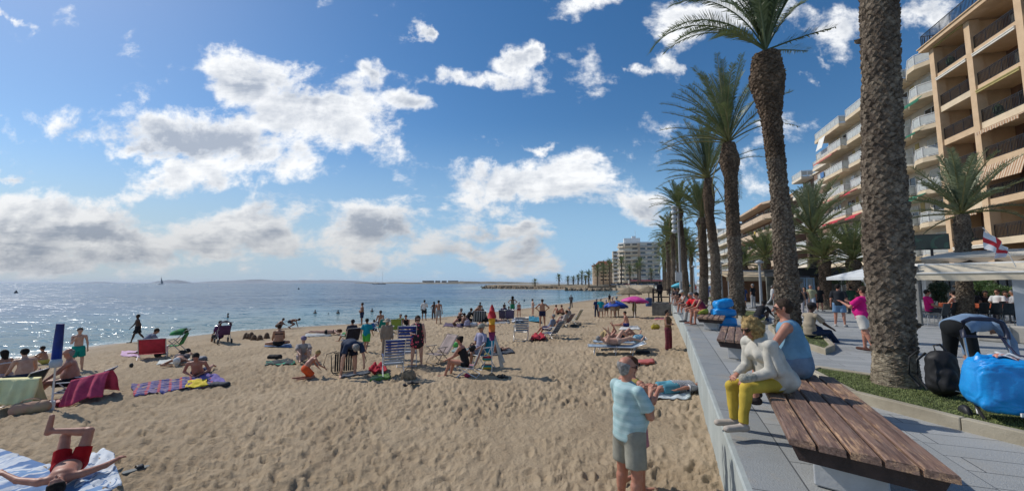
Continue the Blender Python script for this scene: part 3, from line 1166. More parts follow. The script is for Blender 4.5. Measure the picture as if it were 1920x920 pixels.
def block(y_far, y_near, label, z0, fh, nf, wallm, slabm, secs, rail='panel', railm=None, parapet=0.0, depth=12, inn=1.7, roof_rail=True,
    awn=None, penthouse=None, shift=0.0, cant=.0, glass=GLASS, nwin=None, under=None, name='apartment_building', endm=None):
 o = front(y_far, shift)
 L = (y_near - y_far) * -1.047
 b = empty(name, o, BRZ, label, 'building')
 top = z0 + fh * nf
 mb = MB()
 mb.box((L / 2, inn + depth / 2, top / 2), (L, depth, top))
 mb.build('wall', wallm, b)
 mb = MB()
 mb.box((L / 2, inn + depth / 2, top + .12), (L + .3, depth + .3, .24))
 rf = mb.build('roof', slabm, b)
 for (x0, x1, c0, c1) in secs:                    # c0, c1: how far the corners are cut back at either end
  w = x1 - x0
  poly = [(x0, inn), (x0, inn * .45 if c0 else 0.0), (x0 + c0, 0.0), (x1 - c1, 0.0), (x1, inn * .45 if c1 else 0.0), (x1, inn)]
  clean = []
  for p in poly:
   if not clean or (abs(p[0] - clean[-1][0]) + abs(p[1] - clean[-1][1])) > 1e-3: clean.append(p)
  for i in range(nf + 1):
   z = z0 + fh * i
   mb = MB()
   th = .42
   mb.prism(clean, z - th, z)
   if parapet and i < nf:
    for a, c in zip(clean[:-1], clean[1:]):
     a_, c_ = Vector((*a, 0)), Vector((*c, 0))
     t = (c_ - a_)
     m_ = (a_ + c_) / 2
     mb.box((m_.x, m_.y + .06, z + parapet / 2 - .002), (t.length + .02, .12, parapet), math.atan2(t.y, t.x))
   s_ = mb.build('balcony' if i < nf else 'roof_slab', slabm, b)
   if i < nf or roof_rail:
    off = [(p[0] + (.06 if p[0] < (x0 + x1) / 2 else -.06), p[1] + .08) for p in clean]
    if rail == 'panel':
     r_ = panel_rail(off, 1.0).build('railing', [railm or WHITEF, FROST], s_)
    else:
     r_ = railing_mesh(off, 1.0 - parapet, .2, .014).build('railing', railm or BLACKM, s_)
    r_.location = (0, 0, z + (parapet if i < nf else 0))
   if i < nf:
    k = nwin or max(1, int(w / 2.6))
    for q in range(k):
     xx = x0 + w * (q + .5) / k
     if (q + i) % 2 == 0 and under:
      m2 = MB()
      m2.box((xx + w / k * .32, inn - .02, z + 1.2), (.55, .05, 2.35))
      m2.build('wall_panel', under, b)
     if (i * 5 + q * 3 + int(x0)) % 7 == 3:
      m2 = MB(); m2.rbox((xx + w / k * .34, inn - .22, z + (2.0 if q % 2 else .5)), (.8, .3, .58), .03); m2.build('air_conditioner', WHITEP, b)
     if (i * 3 + q * 5 + int(x0)) % 11 == 4 and i < nf - 1:
      cl_ = [(.5, .08, .08), (.1, .22, .45), (.62, .6, .55), (.55, .4, .1)][(i + q) % 4]
      m2 = MB(); m2.sheet(lambda a, c: (xx - .6 + 1.1 * a, -.05 - .02 * math.sin(a * 9), z + .95 - .75 * c), 8, 3, .012); m2.build('laundry', cloth(cl_), s_)
     window(b, xx - (.25 if under else 0), inn, z + .04, min(1.9, w / k * .62), 2.15, WHITEP, glass, [0, .95, .5, 0, .8, .3][(i * 7 + q * 3 + int(x0)) % 6])
 if awn:
  for (x0, x1, i, m_, out_, drop) in awn:
   awning(b, x0, x1, -.03, z0 + fh * (i + 1) - .30, out_, drop, m_)
 if penthouse:
  x0, x1, h, pm = penthouse
  mb = MB()
  mb.box(((x0 + x1) / 2, inn + depth / 2, top + .25 + h / 2), (x1 - x0, depth * .5, h))
  mb.box(((x0 + x1) / 2, inn + depth / 2, top + .25 + h + .08), (x1 - x0 + .4, depth * .5 + .4, .16))
  mb.build('penthouse', pm, rf)
 return b, top


GREENA = mat('green_awning', (0.03, 0.17, 0.10), .8, .1, 3)
PINKA = mat('pink_awning', (0.58, 0.16, 0.14), .8, .1, 3)
REDA = mat('red_awning', (0.55, 0.05, 0.07), .8, .1, 3)
BLINDW = mat('white_blind', (0.75, 0.74, 0.70), .8, .06, 3)

# pale block with white panelled balconies: part of it shows on each side of the near palm
b2, t2 = block(58.0, 35.9, 'cream apartment block with white panelled balconies behind the thick nearest palm trunk', 1.2, 3.02, 7, CREAMW, CREAM,
      [(0.0, 7.2, 0, 0), (7.4, 13.4, 1.4, 0), (15.0, 19.0, 0, 0), (19.2, 22.8, 1.6, 1.0)], under=YELW,
      awn=[(1.0, 6.5, 5, PINKA, .7, .45), (1.0, 7.0, 3, PINKA, .9, .4), (3.0, 7.2, 2, REDA, .9, .4), (8.0, 10.5, 3, REDA, .8, .4),
     (19.4, 22.6, 5, GREENA, .3, .3), (19.4, 22.6, 4, GREENA, .8, .4), (19.4, 22, 2, GREENA, .8, .45), (8.6, 11, 2, REDA, .7, .4)],
      penthouse=(5, 14, 2.3, CREAMW))
mb = MB()
mb.sheet(lambda a, c: (1.5 + 1.9 * a, -.02 - .5 * c, 1.2 + 3.02 * 7 - .3 - 1.7 * c), 4, 6, .015)
mb.build('white_blind', BLINDW, b2)
for i in (2, 4):
 mb = MB()
 mb.rbox((6.6, 1.45, 1.2 + 3.02 * i + 1.8), (.8, .3, .6), .03)
 mb.build('air_conditioner', WHITEP, b2)

block(71, 58.6, 'brown brick apartment house with white roof balconies between two palm trunks', 1.7, 2.95, 6, BRICK, CREAMW, [(0, 4.2, 0, 0), (8.6, 13.2, 0, 0)],
   penthouse=(3, 8, 2.6, BRICK), under=None, shift=1.4)
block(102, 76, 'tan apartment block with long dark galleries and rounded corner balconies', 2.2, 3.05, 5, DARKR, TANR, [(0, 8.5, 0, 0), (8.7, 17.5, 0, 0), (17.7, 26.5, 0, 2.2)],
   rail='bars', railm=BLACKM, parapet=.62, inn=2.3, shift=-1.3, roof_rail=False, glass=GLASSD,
   awn=[(3.0, 4.6, 3, mat('green_cloth_blind', (0.05, 0.36, 0.22), .8, .1), .15, 1.3), (22, 24.5, 4, mat('orange_awning', (0.55, 0.19, 0.06), .8, .1), .7, .5), (1, 4.5, 1, GREENA, .8, .5)],
   penthouse=(0, 26.5, 1.0, TANR))
block(130, 104, 'pale apartment block with white balconies beyond the tan gallery block', 1.6, 2.9, 5, YELW, CREAMW, [(0, 12.5, 0, 0), (13, 27, 0, 0)], awn=[(14, 19, 0, REDA, .9, .5), (2, 8, 2, mat('yellow_awning', (.5, .33, .08), .8, .1), .8, .4)])
block(168, 134, 'narrow white apartment block farthest along the promenade row', 1.9, 2.9, 6, CREAMW, WHITEP, [(0, 17, 0, 0), (17.5, 34, 0, 0)], nwin=4)


# ---- the two blocks by themselves across the bay
def far_tower():
 y = 262
 c = PY(1200, 530, y)
 b = empty('apartment_tower', (c.x, c.y, 0), R(-12), 'ten storey pale tower block standing alone beyond the end of the beach', 'building')
 H = 27.5
 plan = [(-13.0, -2), (-9.5, -6.5), (-1.2, -8.6), (-0.6, -8.6), (11.8, -6.0), (12.2, 8), (-12.5, 10)]
 mb = MB(); mb.prism(plan[:3] + plan[3:], 0, H - 1)
 mb.build('wall', CREAMW, b)
 mb = MB(); mb.prism([(p[0] * 1.02, p[1] * 1.02) for p in plan], H - 1, H - .2)
 rf = mb.build('roof', WHITEP, b)
 mb = MB(); mb.box((-4.5, 0, H + 1.3), (10, 7, 3.0)); mb.box((-3.2, 0, H + 3.4), (2.4, 3, 1.8))
 mb.tube([(-2.2, 0, H + 4), (-2.2, 0, H + 8)], .12, 5)
 mb.build('penthouse', WHITEP, rf)
 mb = MB(); mb.box((-.9, -8.75, H / 2 - .5), (1.3, .5, H - 1))
 mb.build('wall_pier', TANR, b)
 for i in range(9):
  z = 2.4 + 2.72 * i
  def edge_slab(p, q, d, name, m_, hh=.95):
   p, q = Vector((*p, 0)), Vector((*q, 0))
   t = (q - p).normalized(); nn = Vector((t.y, -t.x, 0))
   c_ = (p + q) / 2 + nn * d / 2
   k = MB()
   k.box((c_.x, c_.y, z), ((q - p).length - .2, d, .2), math.atan2(t.y, t.x))
   c2 = (p + q) / 2 + nn * d
   k.box((c2.x, c2.y, z + hh / 2), ((q - p).length - .2, .1, hh), math.atan2(t.y, t.x))
   k.build(name, m_, b)
   # the run of glazed doors behind, a pale blind on some
   nb = max(1, int((q - p).length / 3.6))
   for r_ in range(nb):
    w = MB()
    pp = p.lerp(q, (r_ + .5) / nb) + nn * .06
    w.box((pp.x, pp.y, z + 1.15), ((q - p).length / nb * .7, .1, 2.1), math.atan2(t.y, t.x))
    w.build('window', SHUT if (i * 3 + int(p.x) + r_ * 2) % 4 == 0 else GLASS, b)
  edge_slab(plan[0], plan[1], 1.2, 'balcony', CREAMW)
  edge_slab(plan[1], plan[2], 1.2, 'balcony', CREAMW if i % 2 else CREAM)
  edge_slab(plan[3], plan[4], .35, 'balcony', GREYR, 1.0)
 # the lower wing at the left
 w = empty('apartment_building', (PY(1172, 530, 285).x, 285, 0), R(-12), 'lower pale wing with white balconies left of the lone tower', 'building')
 mb = MB(); mb.box((0, 5, 12), (16, 10, 24)); mb.build('wall', CREAMW, w)
 for i in range(8):
  z = 2.4 + 2.7 * i
  k = MB(); k.box((0, -.5, z), (15.5, 1.1, .2)); k.box((0, -1.05, z + .5), (15.5, .1, 1.0)); k.build('balcony', WHITEP, w)
  for q in range(5):
   k = MB(); k.box((-6.2 + q * 3.1, -.02, z + 1.4), (2.0, .1, 1.6)); k.build('window', GLASS, w)
 # brown block with a red roof
 c = PY(1133, 530, 310)
 h = empty('apartment_building', (c.x, c.y, 0), R(-8), 'brown hotel block with a red tiled roof behind the shore palms', 'building')
 mb = MB(); mb.prism([(-8.5, -5), (-4, -8), (7, -8), (9, -5), (9, 6), (-8.5, 6)], 0, 15.2); mb.build('wall', TANR, h)
 mb = MB(); mb.prism([(-9, -5.3), (-4.2, -8.6), (7.3, -8.6), (9.6, -5.3), (9.6, 6), (-9, 6)], 14.4, 15.0)
 mb.add([(-7, -6, 15.0), (7.4, -6, 15.0), (7.4, 5, 15.0), (-7, 5, 15.0), (-4, -2, 18.2), (4.4, -2, 18.2), (4.4, 2, 18.2), (-4, 2, 18.2)], [(4, 5, 6, 7), (0, 1, 5, 4), (1, 2, 6, 5), (2, 3, 7, 6), (3, 0, 4, 7)])
 mb.build('roof', mat('red_tiles', (0.36, 0.13, 0.08), .85, .15, 2), h)
 for i in range(5):
  z = 2.2 + 2.6 * i
  k = MB(); k.box((1.5, -8.6, z), (11, 1.4, .2)); k.box((1.5, -9.25, z + .5), (11, .1, .9)); k.box((9.3, 0, z + .4), (.9, 9, 1.0)); k.box((-6.6, -7, z + .4), (3, 1, .9), R(-34)); k.build('balcony', CREAM if i % 2 else TANR, h)
  for q in range(4):
   k = MB(); k.box((-2.4 + q * 2.7, -8.06, z + 1.2), (1.6, .14, 1.7)); k.build('window', GLASSD, h)
 c = PY(1152, 530, 330)
 h = empty('apartment_building', (c.x, c.y, 0), R(-8), 'small pinkish house block squeezed between hotel and tower', 'building')
 mb = MB(); mb.box((0, 4, 7), (9, 8, 14)); mb.build('wall', mat('pink_render', (.5, .38, .32), .85, .1, 1), h)
 mb = MB(); mb.box((0, 4, 14.2), (9.6, 8.6, .5)); mb.build('roof', TANR, h)
 for i in range(5):
  for q in range(3):
   k = MB(); k.box((-2.8 + q * 2.8, -.04, 1.8 + 2.6 * i), (1.3, .12, 1.4)); k.build('window', GLASSD, h)


far_tower()


# ---- low houses on the far point and beyond it
def far_houses():
 rows = [(792, 812, 1500), (816, 824, 1500), (828, 836, 1520), (840, 858, 1480), (862, 868, 1500)]
 for i, (u0, u1, y) in enumerate(rows):
  a, b = PY(u0, 530, y), PY(u1, 530, y)
  w = b.x - a.x
  h = empty('seaside_house', (a.x, y, -1), 0, ['longest low dark terrace of flats on the distant shore, nearest the yachts', 'small dark block second from the yachts on the distant shore',
      'small dark block in the middle of the distant shore row', 'low dark terrace of flats fourth along the distant shore', 'tiny pale block last in the distant shore row'][i], 'house', 'blocks on the distant shore')
  hh = 10 if i < 4 else 8
  mb = MB(); mb.box((w / 2, 10, hh / 2), (w, 18, hh)); mb.build('wall', mat('far_wall', (.30, .27, .25), .9, .2, .05), h)
  mb = MB(); mb.box((w / 2, 10, hh + .4), (w + 1, 19, .8)); mb.build('roof', mat('far_roof', (.2, .13, .1), .9, .2, .05), h)
  for q in range(max(2, int(w / 14))):
   k = MB(); k.box((w * (q + .5) / max(2, int(w / 14)), .9, 4.5), (5, .3, 4)); k.build('window', GLASSD, h)


far_houses()

# ------------------------------------------------------------------ palms
def bark_material(key, a, b_, c_):
 m_ = bpy.data.materials.new(key)
 m_.use_nodes = True
 n = N(m_.node_tree)
 o = n.new('ShaderNodeOutputMaterial')
 b = n.new('ShaderNodeBsdfPrincipled')
 n.t.links.new(b.outputs[0], o.inputs[0])
 tcn = n.new('ShaderNodeTexCoord').outputs['Object']
 rnd = n.new('ShaderNodeNewGeometry').outputs['Random Per Island']
 c = n.mix(rnd, a, b_)
 c = n.mix(n.mapr(n.noise(tcn, 14, 5, .65), .35, .7), c, c_)
 c = n.mix(n.mapr(n.noise(n.mapping(tcn, scale=(1, 1, .25)), 60, 3, .7), .5, .8, 0, .5), c, (a[0] * 1.5, a[1] * 1.5, a[2] * 1.5))
 c = n.mix(n.mapr(n.noise(n.mapping(tcn, scale=(1, 1, .4)), 2.3, 5, .7), .46, .62, 0, .62), c, (c_[0] * 1.1, c_[1] * 1.05, c_[2] * 1.1))
 n.put(b.inputs['Base Color'], c)
 b.inputs['Roughness'].default_value = .95
 b.inputs['Specular IOR Level'].default_value = .1
 bp = n.new('ShaderNodeBump')
 bp.inputs['Strength'].default_value = .8
 bp.inputs['Distance'].default_value = .02
 n.put(bp.inputs['Height'], n.noise(n.mapping(tcn, scale=(1, 1, .35)), 45, 5, .7))
 n.put(b.inputs['Normal'], bp.outputs[0])
 return m_


BARK = bark_material('palm_bark', (0.30, 0.245, 0.185), (0.165, 0.13, 0.098), (0.065, 0.05, 0.039))
BARKD = bark_material('palm_bark_dark', (0.24, 0.17, 0.12), (0.125, 0.09, 0.062), (0.045, 0.034, 0.025))
BARKR = bark_material('palm_root_collar', (0.44, 0.37, 0.27), (0.30, 0.25, 0.18), (0.14, 0.11, 0.08))


def frond_material(key, a, b_):
 m_ = bpy.data.materials.new(key)
 m_.use_nodes = True
 n = N(m_.node_tree)
 o = n.new('ShaderNodeOutputMaterial')
 b = n.new('ShaderNodeBsdfPrincipled')
 tcn = n.new('ShaderNodeTexCoord').outputs['Object']
 rnd = n.new('ShaderNodeNewGeometry').outputs['Random Per Island']
 c = n.mix(rnd, a, b_)
 c = n.mix(n.mapr(n.noise(tcn, 1.2, 3), .4, .65, 0, .5), c, (a[0] * .5, a[1] * .55, a[2] * .6))
 n.put(b.inputs['Base Color'], c)
 b.inputs['Roughness'].default_value = .45
 b.inputs['Specular IOR Level'].default_value = .45
 tr = n.new('ShaderNodeBsdfTranslucent')
 n.put(tr.inputs[0], n.mix(.5, c, (.10, .14, .02)))
 ms = n.new('ShaderNodeMixShader')
 ms.inputs[0].default_value = .28
 n.t.links.new(b.outputs[0], ms.inputs[1])
 n.t.links.new(tr.outputs[0], ms.inputs[2])
 n.t.links.new(ms.outputs[0], o.inputs[0])
 return m_


FROND = frond_material('palm_frond', (0.12, 0.165, 0.065), (0.18, 0.215, 0.10))
FRONDY = frond_material('young_palm_frond', (0.15, 0.18, 0.06), (0.20, 0.225, 0.09))
STALK = mat('palm_stalk', (0.20, 0.19, 0.07), .5, .2, 3)
DEADF = mat('dry_frond', (0.20, 0.135, 0.075), .9, .2, 3)


def trunk_mesh(path, rad, scale_h, n_around, seed=1, protrude=.055, z_root=0.0, up_dark=.75):
 """Core tube plus overlapping leaf-base scales in a spiral. path: list of Vector, rad: list."""
 rnd = np.random.RandomState(seed)
 mb = MB()
 seg = 20
 # dense path
 P_, R_ = [], []
 for i in range(len(path) - 1):
  L = (path[i + 1] - path[i]).length
  k = max(2, int(L / .25))
  for j in range(k):
   t = j / k
   P_.append(path[i].lerp(path[i + 1], t)); R_.append(rad[i] * (1 - t) + rad[i + 1] * t)
 P_.append(path[-1]); R_.append(rad[-1])
 mb.k = 0
 mb.tube(P_, [r_ * .97 for r_ in R_], seg)
 cum = [0]
 for i in range(1, len(P_)): cum.append(cum[-1] + (P_[i] - P_[i - 1]).length)
 tot = cum[-1]

 def at(s_):
  i = min(len(cum) - 2, max(0, int(np.searchsorted(cum, s_) - 1)))
  t = (s_ - cum[i]) / max(1e-6, cum[i + 1] - cum[i])
  ax = (P_[i + 1] - P_[i]).normalized()
  return P_[i].lerp(P_[i + 1], t), R_[i] * (1 - t) + R_[i + 1] * t, ax
 s_ = 0.02
 row = 0
 while s_ < tot - .02:
  c, r, ax = at(s_)
  e1 = ax.cross(Vector((0, 1, 0))).normalized()
  e2 = ax.cross(e1).normalized()
  root = s_ < z_root
  hh = scale_h * (.55 if root else 1)
  for k in range(n_around):
   a = 2 * math.pi * (k + .5 * (row % 2) + rnd.uniform(-.22, .22)) / n_around
   rad_ = e1 * math.cos(a) + e2 * math.sin(a)
   tan = ax.cross(rad_)
   w = 2 * math.pi * r / n_around * rnd.uniform(.48, .66)
   h1, h2 = hh * rnd.uniform(.7, 1.0), hh * rnd.uniform(.55, .9)
   pr = protrude * rnd.uniform(.5, 1.4) * (.4 if root else 1)
   if (not root) and rnd.rand() < .010: pr *= 2.4
   o = c + ax * rnd.uniform(-.16, .16) * hh
   base = r * .95
   mb.k = 2 if root else (1 if s_ / tot > up_dark else 0)
   jz = rnd.uniform(-.2, .2) * w
   vs = [o + rad_ * base - ax * h1, o + rad_ * base - tan * w, o + rad_ * base + ax * h2, o + rad_ * base + tan * w,
      o + rad_ * (base + pr) + ax * h2 * .30 - tan * (w * .62 - jz), o + rad_ * (base + pr) + ax * h2 * .34 + tan * (w * .62 + jz),
      o + rad_ * (base + pr * .75) - ax * h1 * .45 + tan * jz, o + rad_ * (base + pr * .8) + ax * h2 * .72 + tan * jz]
   mb.add(vs, [(0, 6, 1), (1, 6, 4), (1, 4, 7), (1, 7, 2), (2, 7, 3), (7, 5, 3), (3, 5, 6), (3, 6, 0), (6, 5, 7, 4)])
  s_ += hh * .66
  row += 1
 mb.k = 1
 return mb


def frond(mb, M, L, arch, droop, rnd, nl=46, lw=.028, ll=.42, vee=.9, k_leaf=0, k_stalk=1, sweep=0.0):
 """One pinnate leaf growing along +x then bending down; leaflets in two raised rows."""
 pts = []
 ang = arch
 p = Vector((0, 0, 0))
 steps = 14
 yaw = 0.0
 for i in range(steps + 1):
  pts.append(p.copy())
  ang -= droop / steps * (.4 + 1.2 * i / steps)
  yaw += sweep / steps
  p = p + Vector((math.cos(ang) * math.cos(yaw), math.cos(ang) * math.sin(yaw), math.sin(ang))) * (L / steps)
 mb.k = k_stalk
 mb.tube(pts, [.032 * (1 - .85 * i / steps) + .003 for i in range(steps + 1)], 4, M=M)
 mb.k = k_leaf
 vs, fs = [], []
 for i in range(nl):
  t = .16 + .84 * (i + .5) / nl
  q = t * steps
  j = min(steps - 1, int(q))
  c = pts[j].lerp(pts[j + 1], q - j)
  tg = (pts[j + 1] - pts[j]).normalized()
  sd_ = Vector((0, 0, 1)).cross(tg)
  sd_ = sd_.normalized() if sd_.length > .05 else Vector((0, 1, 0))
  up = tg.cross(sd_)
  env = math.sin(min(1, (t - .10) * 2.6) * math.pi / 2) * (1 - max(0, t - .55) * 1.15)
  for s_ in (-1, 1):
   l_ = ll * env * rnd.uniform(.82, 1.1)
   d = (tg * rnd.uniform(.55, .85) + sd_ * s_ * rnd.uniform(.65, .95) + up * vee * rnd.uniform(.2, .75)).normalized()
   w = tg * (lw * .5) + up * lw * .25
   m_ = c + d * l_ * .5 - Vector((0, 0, 1)) * l_ * .03
   e = c + d * l_ - Vector((0, 0, 1)) * l_ * rnd.uniform(.06, .2)
   b = len(vs)
   vs += [c - w * .6, c + w * .6, m_ + w, m_ - w, e]
   fs += [(b, b + 1, b + 2, b + 3), (b + 3, b + 2, b + 4)]
 mb.add(vs, fs, M)


def crown_mesh(seed, n, L, arch=(.0, 1.45), droop=(.9, 1.5), nl=46, ll=.42, lw=.03, up_bias=1.0, lean=None, dead=0):
 rnd = np.random.RandomState(seed)
 mb = MB()
 for i in range(n):
  t = (i + .5) / n
  a = i * 2.39996 + rnd.uniform(-.2, .2)
  if lean is not None and rnd.rand() < lean[1]:
   a = lean[0] + rnd.uniform(-.9, .9)
  ar = arch[0] + (arch[1] - arch[0]) * (1 - (1 - t) ** up_bias)
  M = Matrix.Translation((0, 0, t * .22)) @ Matrix.Rotation(a, 4, 'Z')
  frond(mb, M, L * rnd.uniform(.85, 1.08) * (.82 + .18 * math.sin(t * math.pi)), ar + rnd.uniform(-.12, .12), rnd.uniform(*droop) * (1.15 - .75 * t), rnd, nl, lw, ll, sweep=rnd.uniform(-.3, .3))
 for i in range(dead):
  M = Matrix.Rotation(rnd.uniform(0, 6.28), 4, 'Z')
  frond(mb, M, L * .75, rnd.uniform(-1.0, -.3), .8, rnd, int(nl * .6), lw * .8, ll * .8, k_leaf=2)
 mb.k = 1
 return mb


def palm(label, path, rad, crown=None, group='palms along the promenade edge', sh=.085, na=15, seed=1, root=.5, dark=.8, fm=FROND, loc=(0, 0, 0), pr=.05):
 t = empty('palm_tree', loc, 0, label, 'palm tree', group)
 trunk_mesh([Vector(p) for p in path], rad, sh, na, seed, pr, root, dark).build('trunk', [BARK, BARKD, BARKR], t)
 if crown:
  o = crown.build('crown', [fm, STALK, DEADF], t)
  o.location = path[-1]
 return t


# the thick palm whose crown is above the picture
def at_px(pts, y):
 return [PY(u, v, y) for u, v in pts]


Y0 = 6.35
pp = at_px([(1681, 731), (1675, 640), (1665, 480), (1655, 300), (1651, 120), (1648, -20)], Y0)
b0 = pp[0].copy()
loc = Vector((b0.x, b0.y, 0.10))
path = [p - loc for p in pp]
path[0].z = -.05
path.append(path[-1] + Vector((-.05, .05, 1.6)))
path.append(path[-1] + Vector((0, .05, 1.2)))
palm('thickest palm trunk rising from the near grass planter, its crown above the photo', path, [.30, .245, .29, .245, .225, .235, .24, .33],
  crown_mesh(5, 46, 3.3, nl=40), sh=.085, na=12, seed=3, root=.55, dark=.97, loc=loc, pr=.036)

# the tall one next to it, swollen under a tuft of fronds
Y1 = 12.6
pp = at_px([(1478, 627), (1474, 500), (1460, 345), (1446, 220), (1438, 150), (1436, 103)], Y1)
pp[0].z = .03
loc = Vector((pp[0].x, pp[0].y, .08))
palm('tall palm with bulging dark neck, second from the camera, its fronds cut by the photo', [p - loc for p in pp] , [.33, .29, .215, .26, .50, .36],
  None, sh=.10, na=12, seed=8, root=.1, dark=.62, loc=loc, pr=.05)
t1 = [o for o in C.objects if o.name == 'palm_tree.001'][0]
rnd = np.random.RandomState(4)
mb = MB()
top1 = pp[-1] - loc
# hand-placed fronds: heading, rise, droop, length follow the photograph's silhouette
rows_ = [(172, .80, 1.9, 4.3), (165, 1.02, 1.75, 3.7), (186, .62, 1.35, 3.2), (178, 1.18, 1.6, 3.8), (205, .25, .9, 2.6), (20, 1.02, .55, 3.3), (345, .30, .2, 2.0), (8, .12, .1, 1.6), (230, 1.1, 1.3, 3.4), (150, .9, 1.5, 3.6)]
rows_ += [(k * 137.5 % 360, 1.22 + .34 * ((k * 7) % 10) / 10, .35 + .5 * ((k * 3) % 7) / 7, 3.3 + .5 * ((k * 5) % 4) / 4) for k in range(26)]
for (az, rise, dr, L) in rows_:
 frond(mb, Matrix.Rotation(R(az), 4, 'Z'), L, rise, dr, rnd, 76, .030, .46, sweep=rnd.uniform(-.12, .12))
o = mb.build('crown', [FROND, STALK, DEADF], t1)
o.location = top1 + Vector((0, 0, .15))

KA = crown_mesh(21, 46, 3.5, (.30, 1.54), (.5, 1.15), 64, .40, .027, 1.7, lean=(math.pi, .32), dead=2)
KB = crown_mesh(33, 40, 2.8, (.15, 1.5), (.5, 1.3), 54, .36, .029, 1.5, lean=(math.pi, .3), dead=3)
KC = crown_mesh(41, 44, 2.6, (-.2, 1.45), (.6, 1.4), 36, .40, .05, 1.1, dead=5)


def palm_px(label, base, neck, top, y, r, seed, crown, cs=1.0, dark=.78, bulge=1.45, group='palms along the promenade edge', na=11, sh=.12, root=.2, fm=FROND, mid=None, z0=.05, pr=.05):
 a, b, c = PY(*base, y), PY(*neck, y), PY(*top, y)
 loc = Vector((a.x, y, z0))
 a.z = 0
 pts = [a - loc]
 rr = [r * 1.15]
 for q in (mid or []):
  pts.append(PY(*q, y) - loc); rr.append(r)
 if not mid:
  pts.append((a.lerp(b, .5)) - loc); rr.append(r * .95)
 pts += [b - loc, b.lerp(c, .5) - loc, c - loc]
 rr += [r * .95, r * bulge, r * .85]
 pts[0] = Vector((pts[0].x, pts[0].y, -.03))
 t = palm(label, pts, rr, None, group, sh, na, seed, root, dark, fm, loc, pr)
 o = linkmesh('crown', crown, [], t)
 o.location = pts[-1]
 o.scale = (cs,) * 3
 o.rotation_euler = (0, 0, seed * 1.3 if crown not in (mKA, mKB) else (seed % 3 - 1) * .35)
 return t


def bake(mb, fm=FROND):
 o = mb.build('crown_source', [fm, STALK, DEADF])
 me = o.data
 bpy.data.objects.remove(o)
 return me


mKA, mKB, mKC = bake(KA), bake(KB), bake(KC)
mKY = bake(crown_mesh(51, 38, 2.1, (-.1, 1.45), (.5, 1.3), 40, .36, .034, 1.0), FRONDY)
mKS = bake(crown_mesh(57, 38, 2.3, (.15, 1.5), (.3, 1.0), 56, .34, .028, 1.4, dead=1), frond_material('grey_green_frond', (0.17, 0.21, 0.11), (0.25, 0.28, 0.16)))
mFAR = bake(crown_mesh(61, 30, 2.7, (-.5, 1.4), (.6, 1.5), 12, .55, .12, .9, dead=3))

palm_px('third palm in the row, tall and slim with pineapple neck and wide blue-green fronds', (1384, 600), (1370, 335), (1366, 268), 19.5, .27, 11, mKA, 1.12, dark=.45, bulge=1.65, mid=[(1378, 480), (1372, 380)])
palm_px('fourth palm in the row, fronds blown to the left over its dark neck', (1344, 588), (1330, 400), (1328, 335), 26, .25, 12, mKA, 1.12, dark=.5, bulge=1.35, mid=[(1341, 480)])
palm_px('fifth palm in the row, shortest of the front ones with a round knobbly neck', (1319, 578), (1316, 430), (1317, 408), 31, .27, 13, mKB, 1.15, dark=.3, bulge=1.6, mid=[(1320, 500)])
palm_px('sixth palm in the row beside the floodlight mast', (1288, 560), (1274, 410), (1272, 390), 38, .25, 14, mKC, 1.1, dark=.7, bulge=1.6, mid=[(1281, 480)])
far_lab = ['palm right behind the floodlight mast with a drooping crown', 'palm of the distant avenue, just left of the mast base', 'low palm of the distant avenue with a full crown', 'palm of the distant avenue seen over the cyan parasol',
     'palm of the distant avenue, tallest of the far cluster', 'palm of the distant avenue, between two trunks', 'palm of the distant avenue nearest the tower block', 'small palm of the distant avenue, lowest crown']
for i, (u, v, y, s_) in enumerate([(1262, 440, 50, 1.25), (1252, 452, 62, 1.3), (1270, 468, 70, 1.25), (1284, 462, 56, 1.2), (1258, 476, 84, 1.4), (1247, 492, 100, 1.45), (1243, 470, 112, 1.5), (1296, 480, 66, 1.2)]):
 palm_px(far_lab[i], (u + 2, 555), (u, v + 12), (u, v), y, .24, 20 + i, mKC if y < 70 else mFAR, s_, na=8, sh=.3, root=0)

# second row, in front of the houses
GB = 'palms between the terraces and the houses'
palm_px('squat palm with feathery grey-green crown behind the cream awning', (1812, 620), (1805, 440), (1803, 402), 16.2, .215, 31, mKS, 1.1, dark=.99, bulge=1.05, group=GB, na=14, sh=.09, pr=.045)
palm_px('feathery pale palm between the two big trunks, crown against the brick house', (1532, 560), (1525, 470), (1523, 440), 28, .30, 32, mKS, 1.65, dark=.99, bulge=1.1, group=GB)
palm_px('low yellow-green palm over the dark pavilion, left of the big trunk', (1600, 560), (1600, 503), (1600, 488), 24.5, .33, 33, mKY, 1.25, dark=.2, bulge=1.2, group=GB, fm=FRONDY)
palm_px('small bushy palm over the dark pavilion next to the pale feathery one', (1547, 560), (1546, 500), (1545, 486), 25.5, .30, 34, mKY, 1.05, dark=.2, bulge=1.2, group=GB, fm=FRONDY)
palm_px('small palm with spreading crown in front of the tan gallery block', (1436, 560), (1436, 505), (1435, 484), 40, .38, 35, mKY, 1.55, dark=.7, bulge=1.2, group=GB, fm=FRONDY)
palm_px('small dark palm right of the third trunk, before the tan block', (1397, 560), (1396, 512), (1396, 498), 44, .26, 36, mKC, 1.0, dark=.7, group=GB)

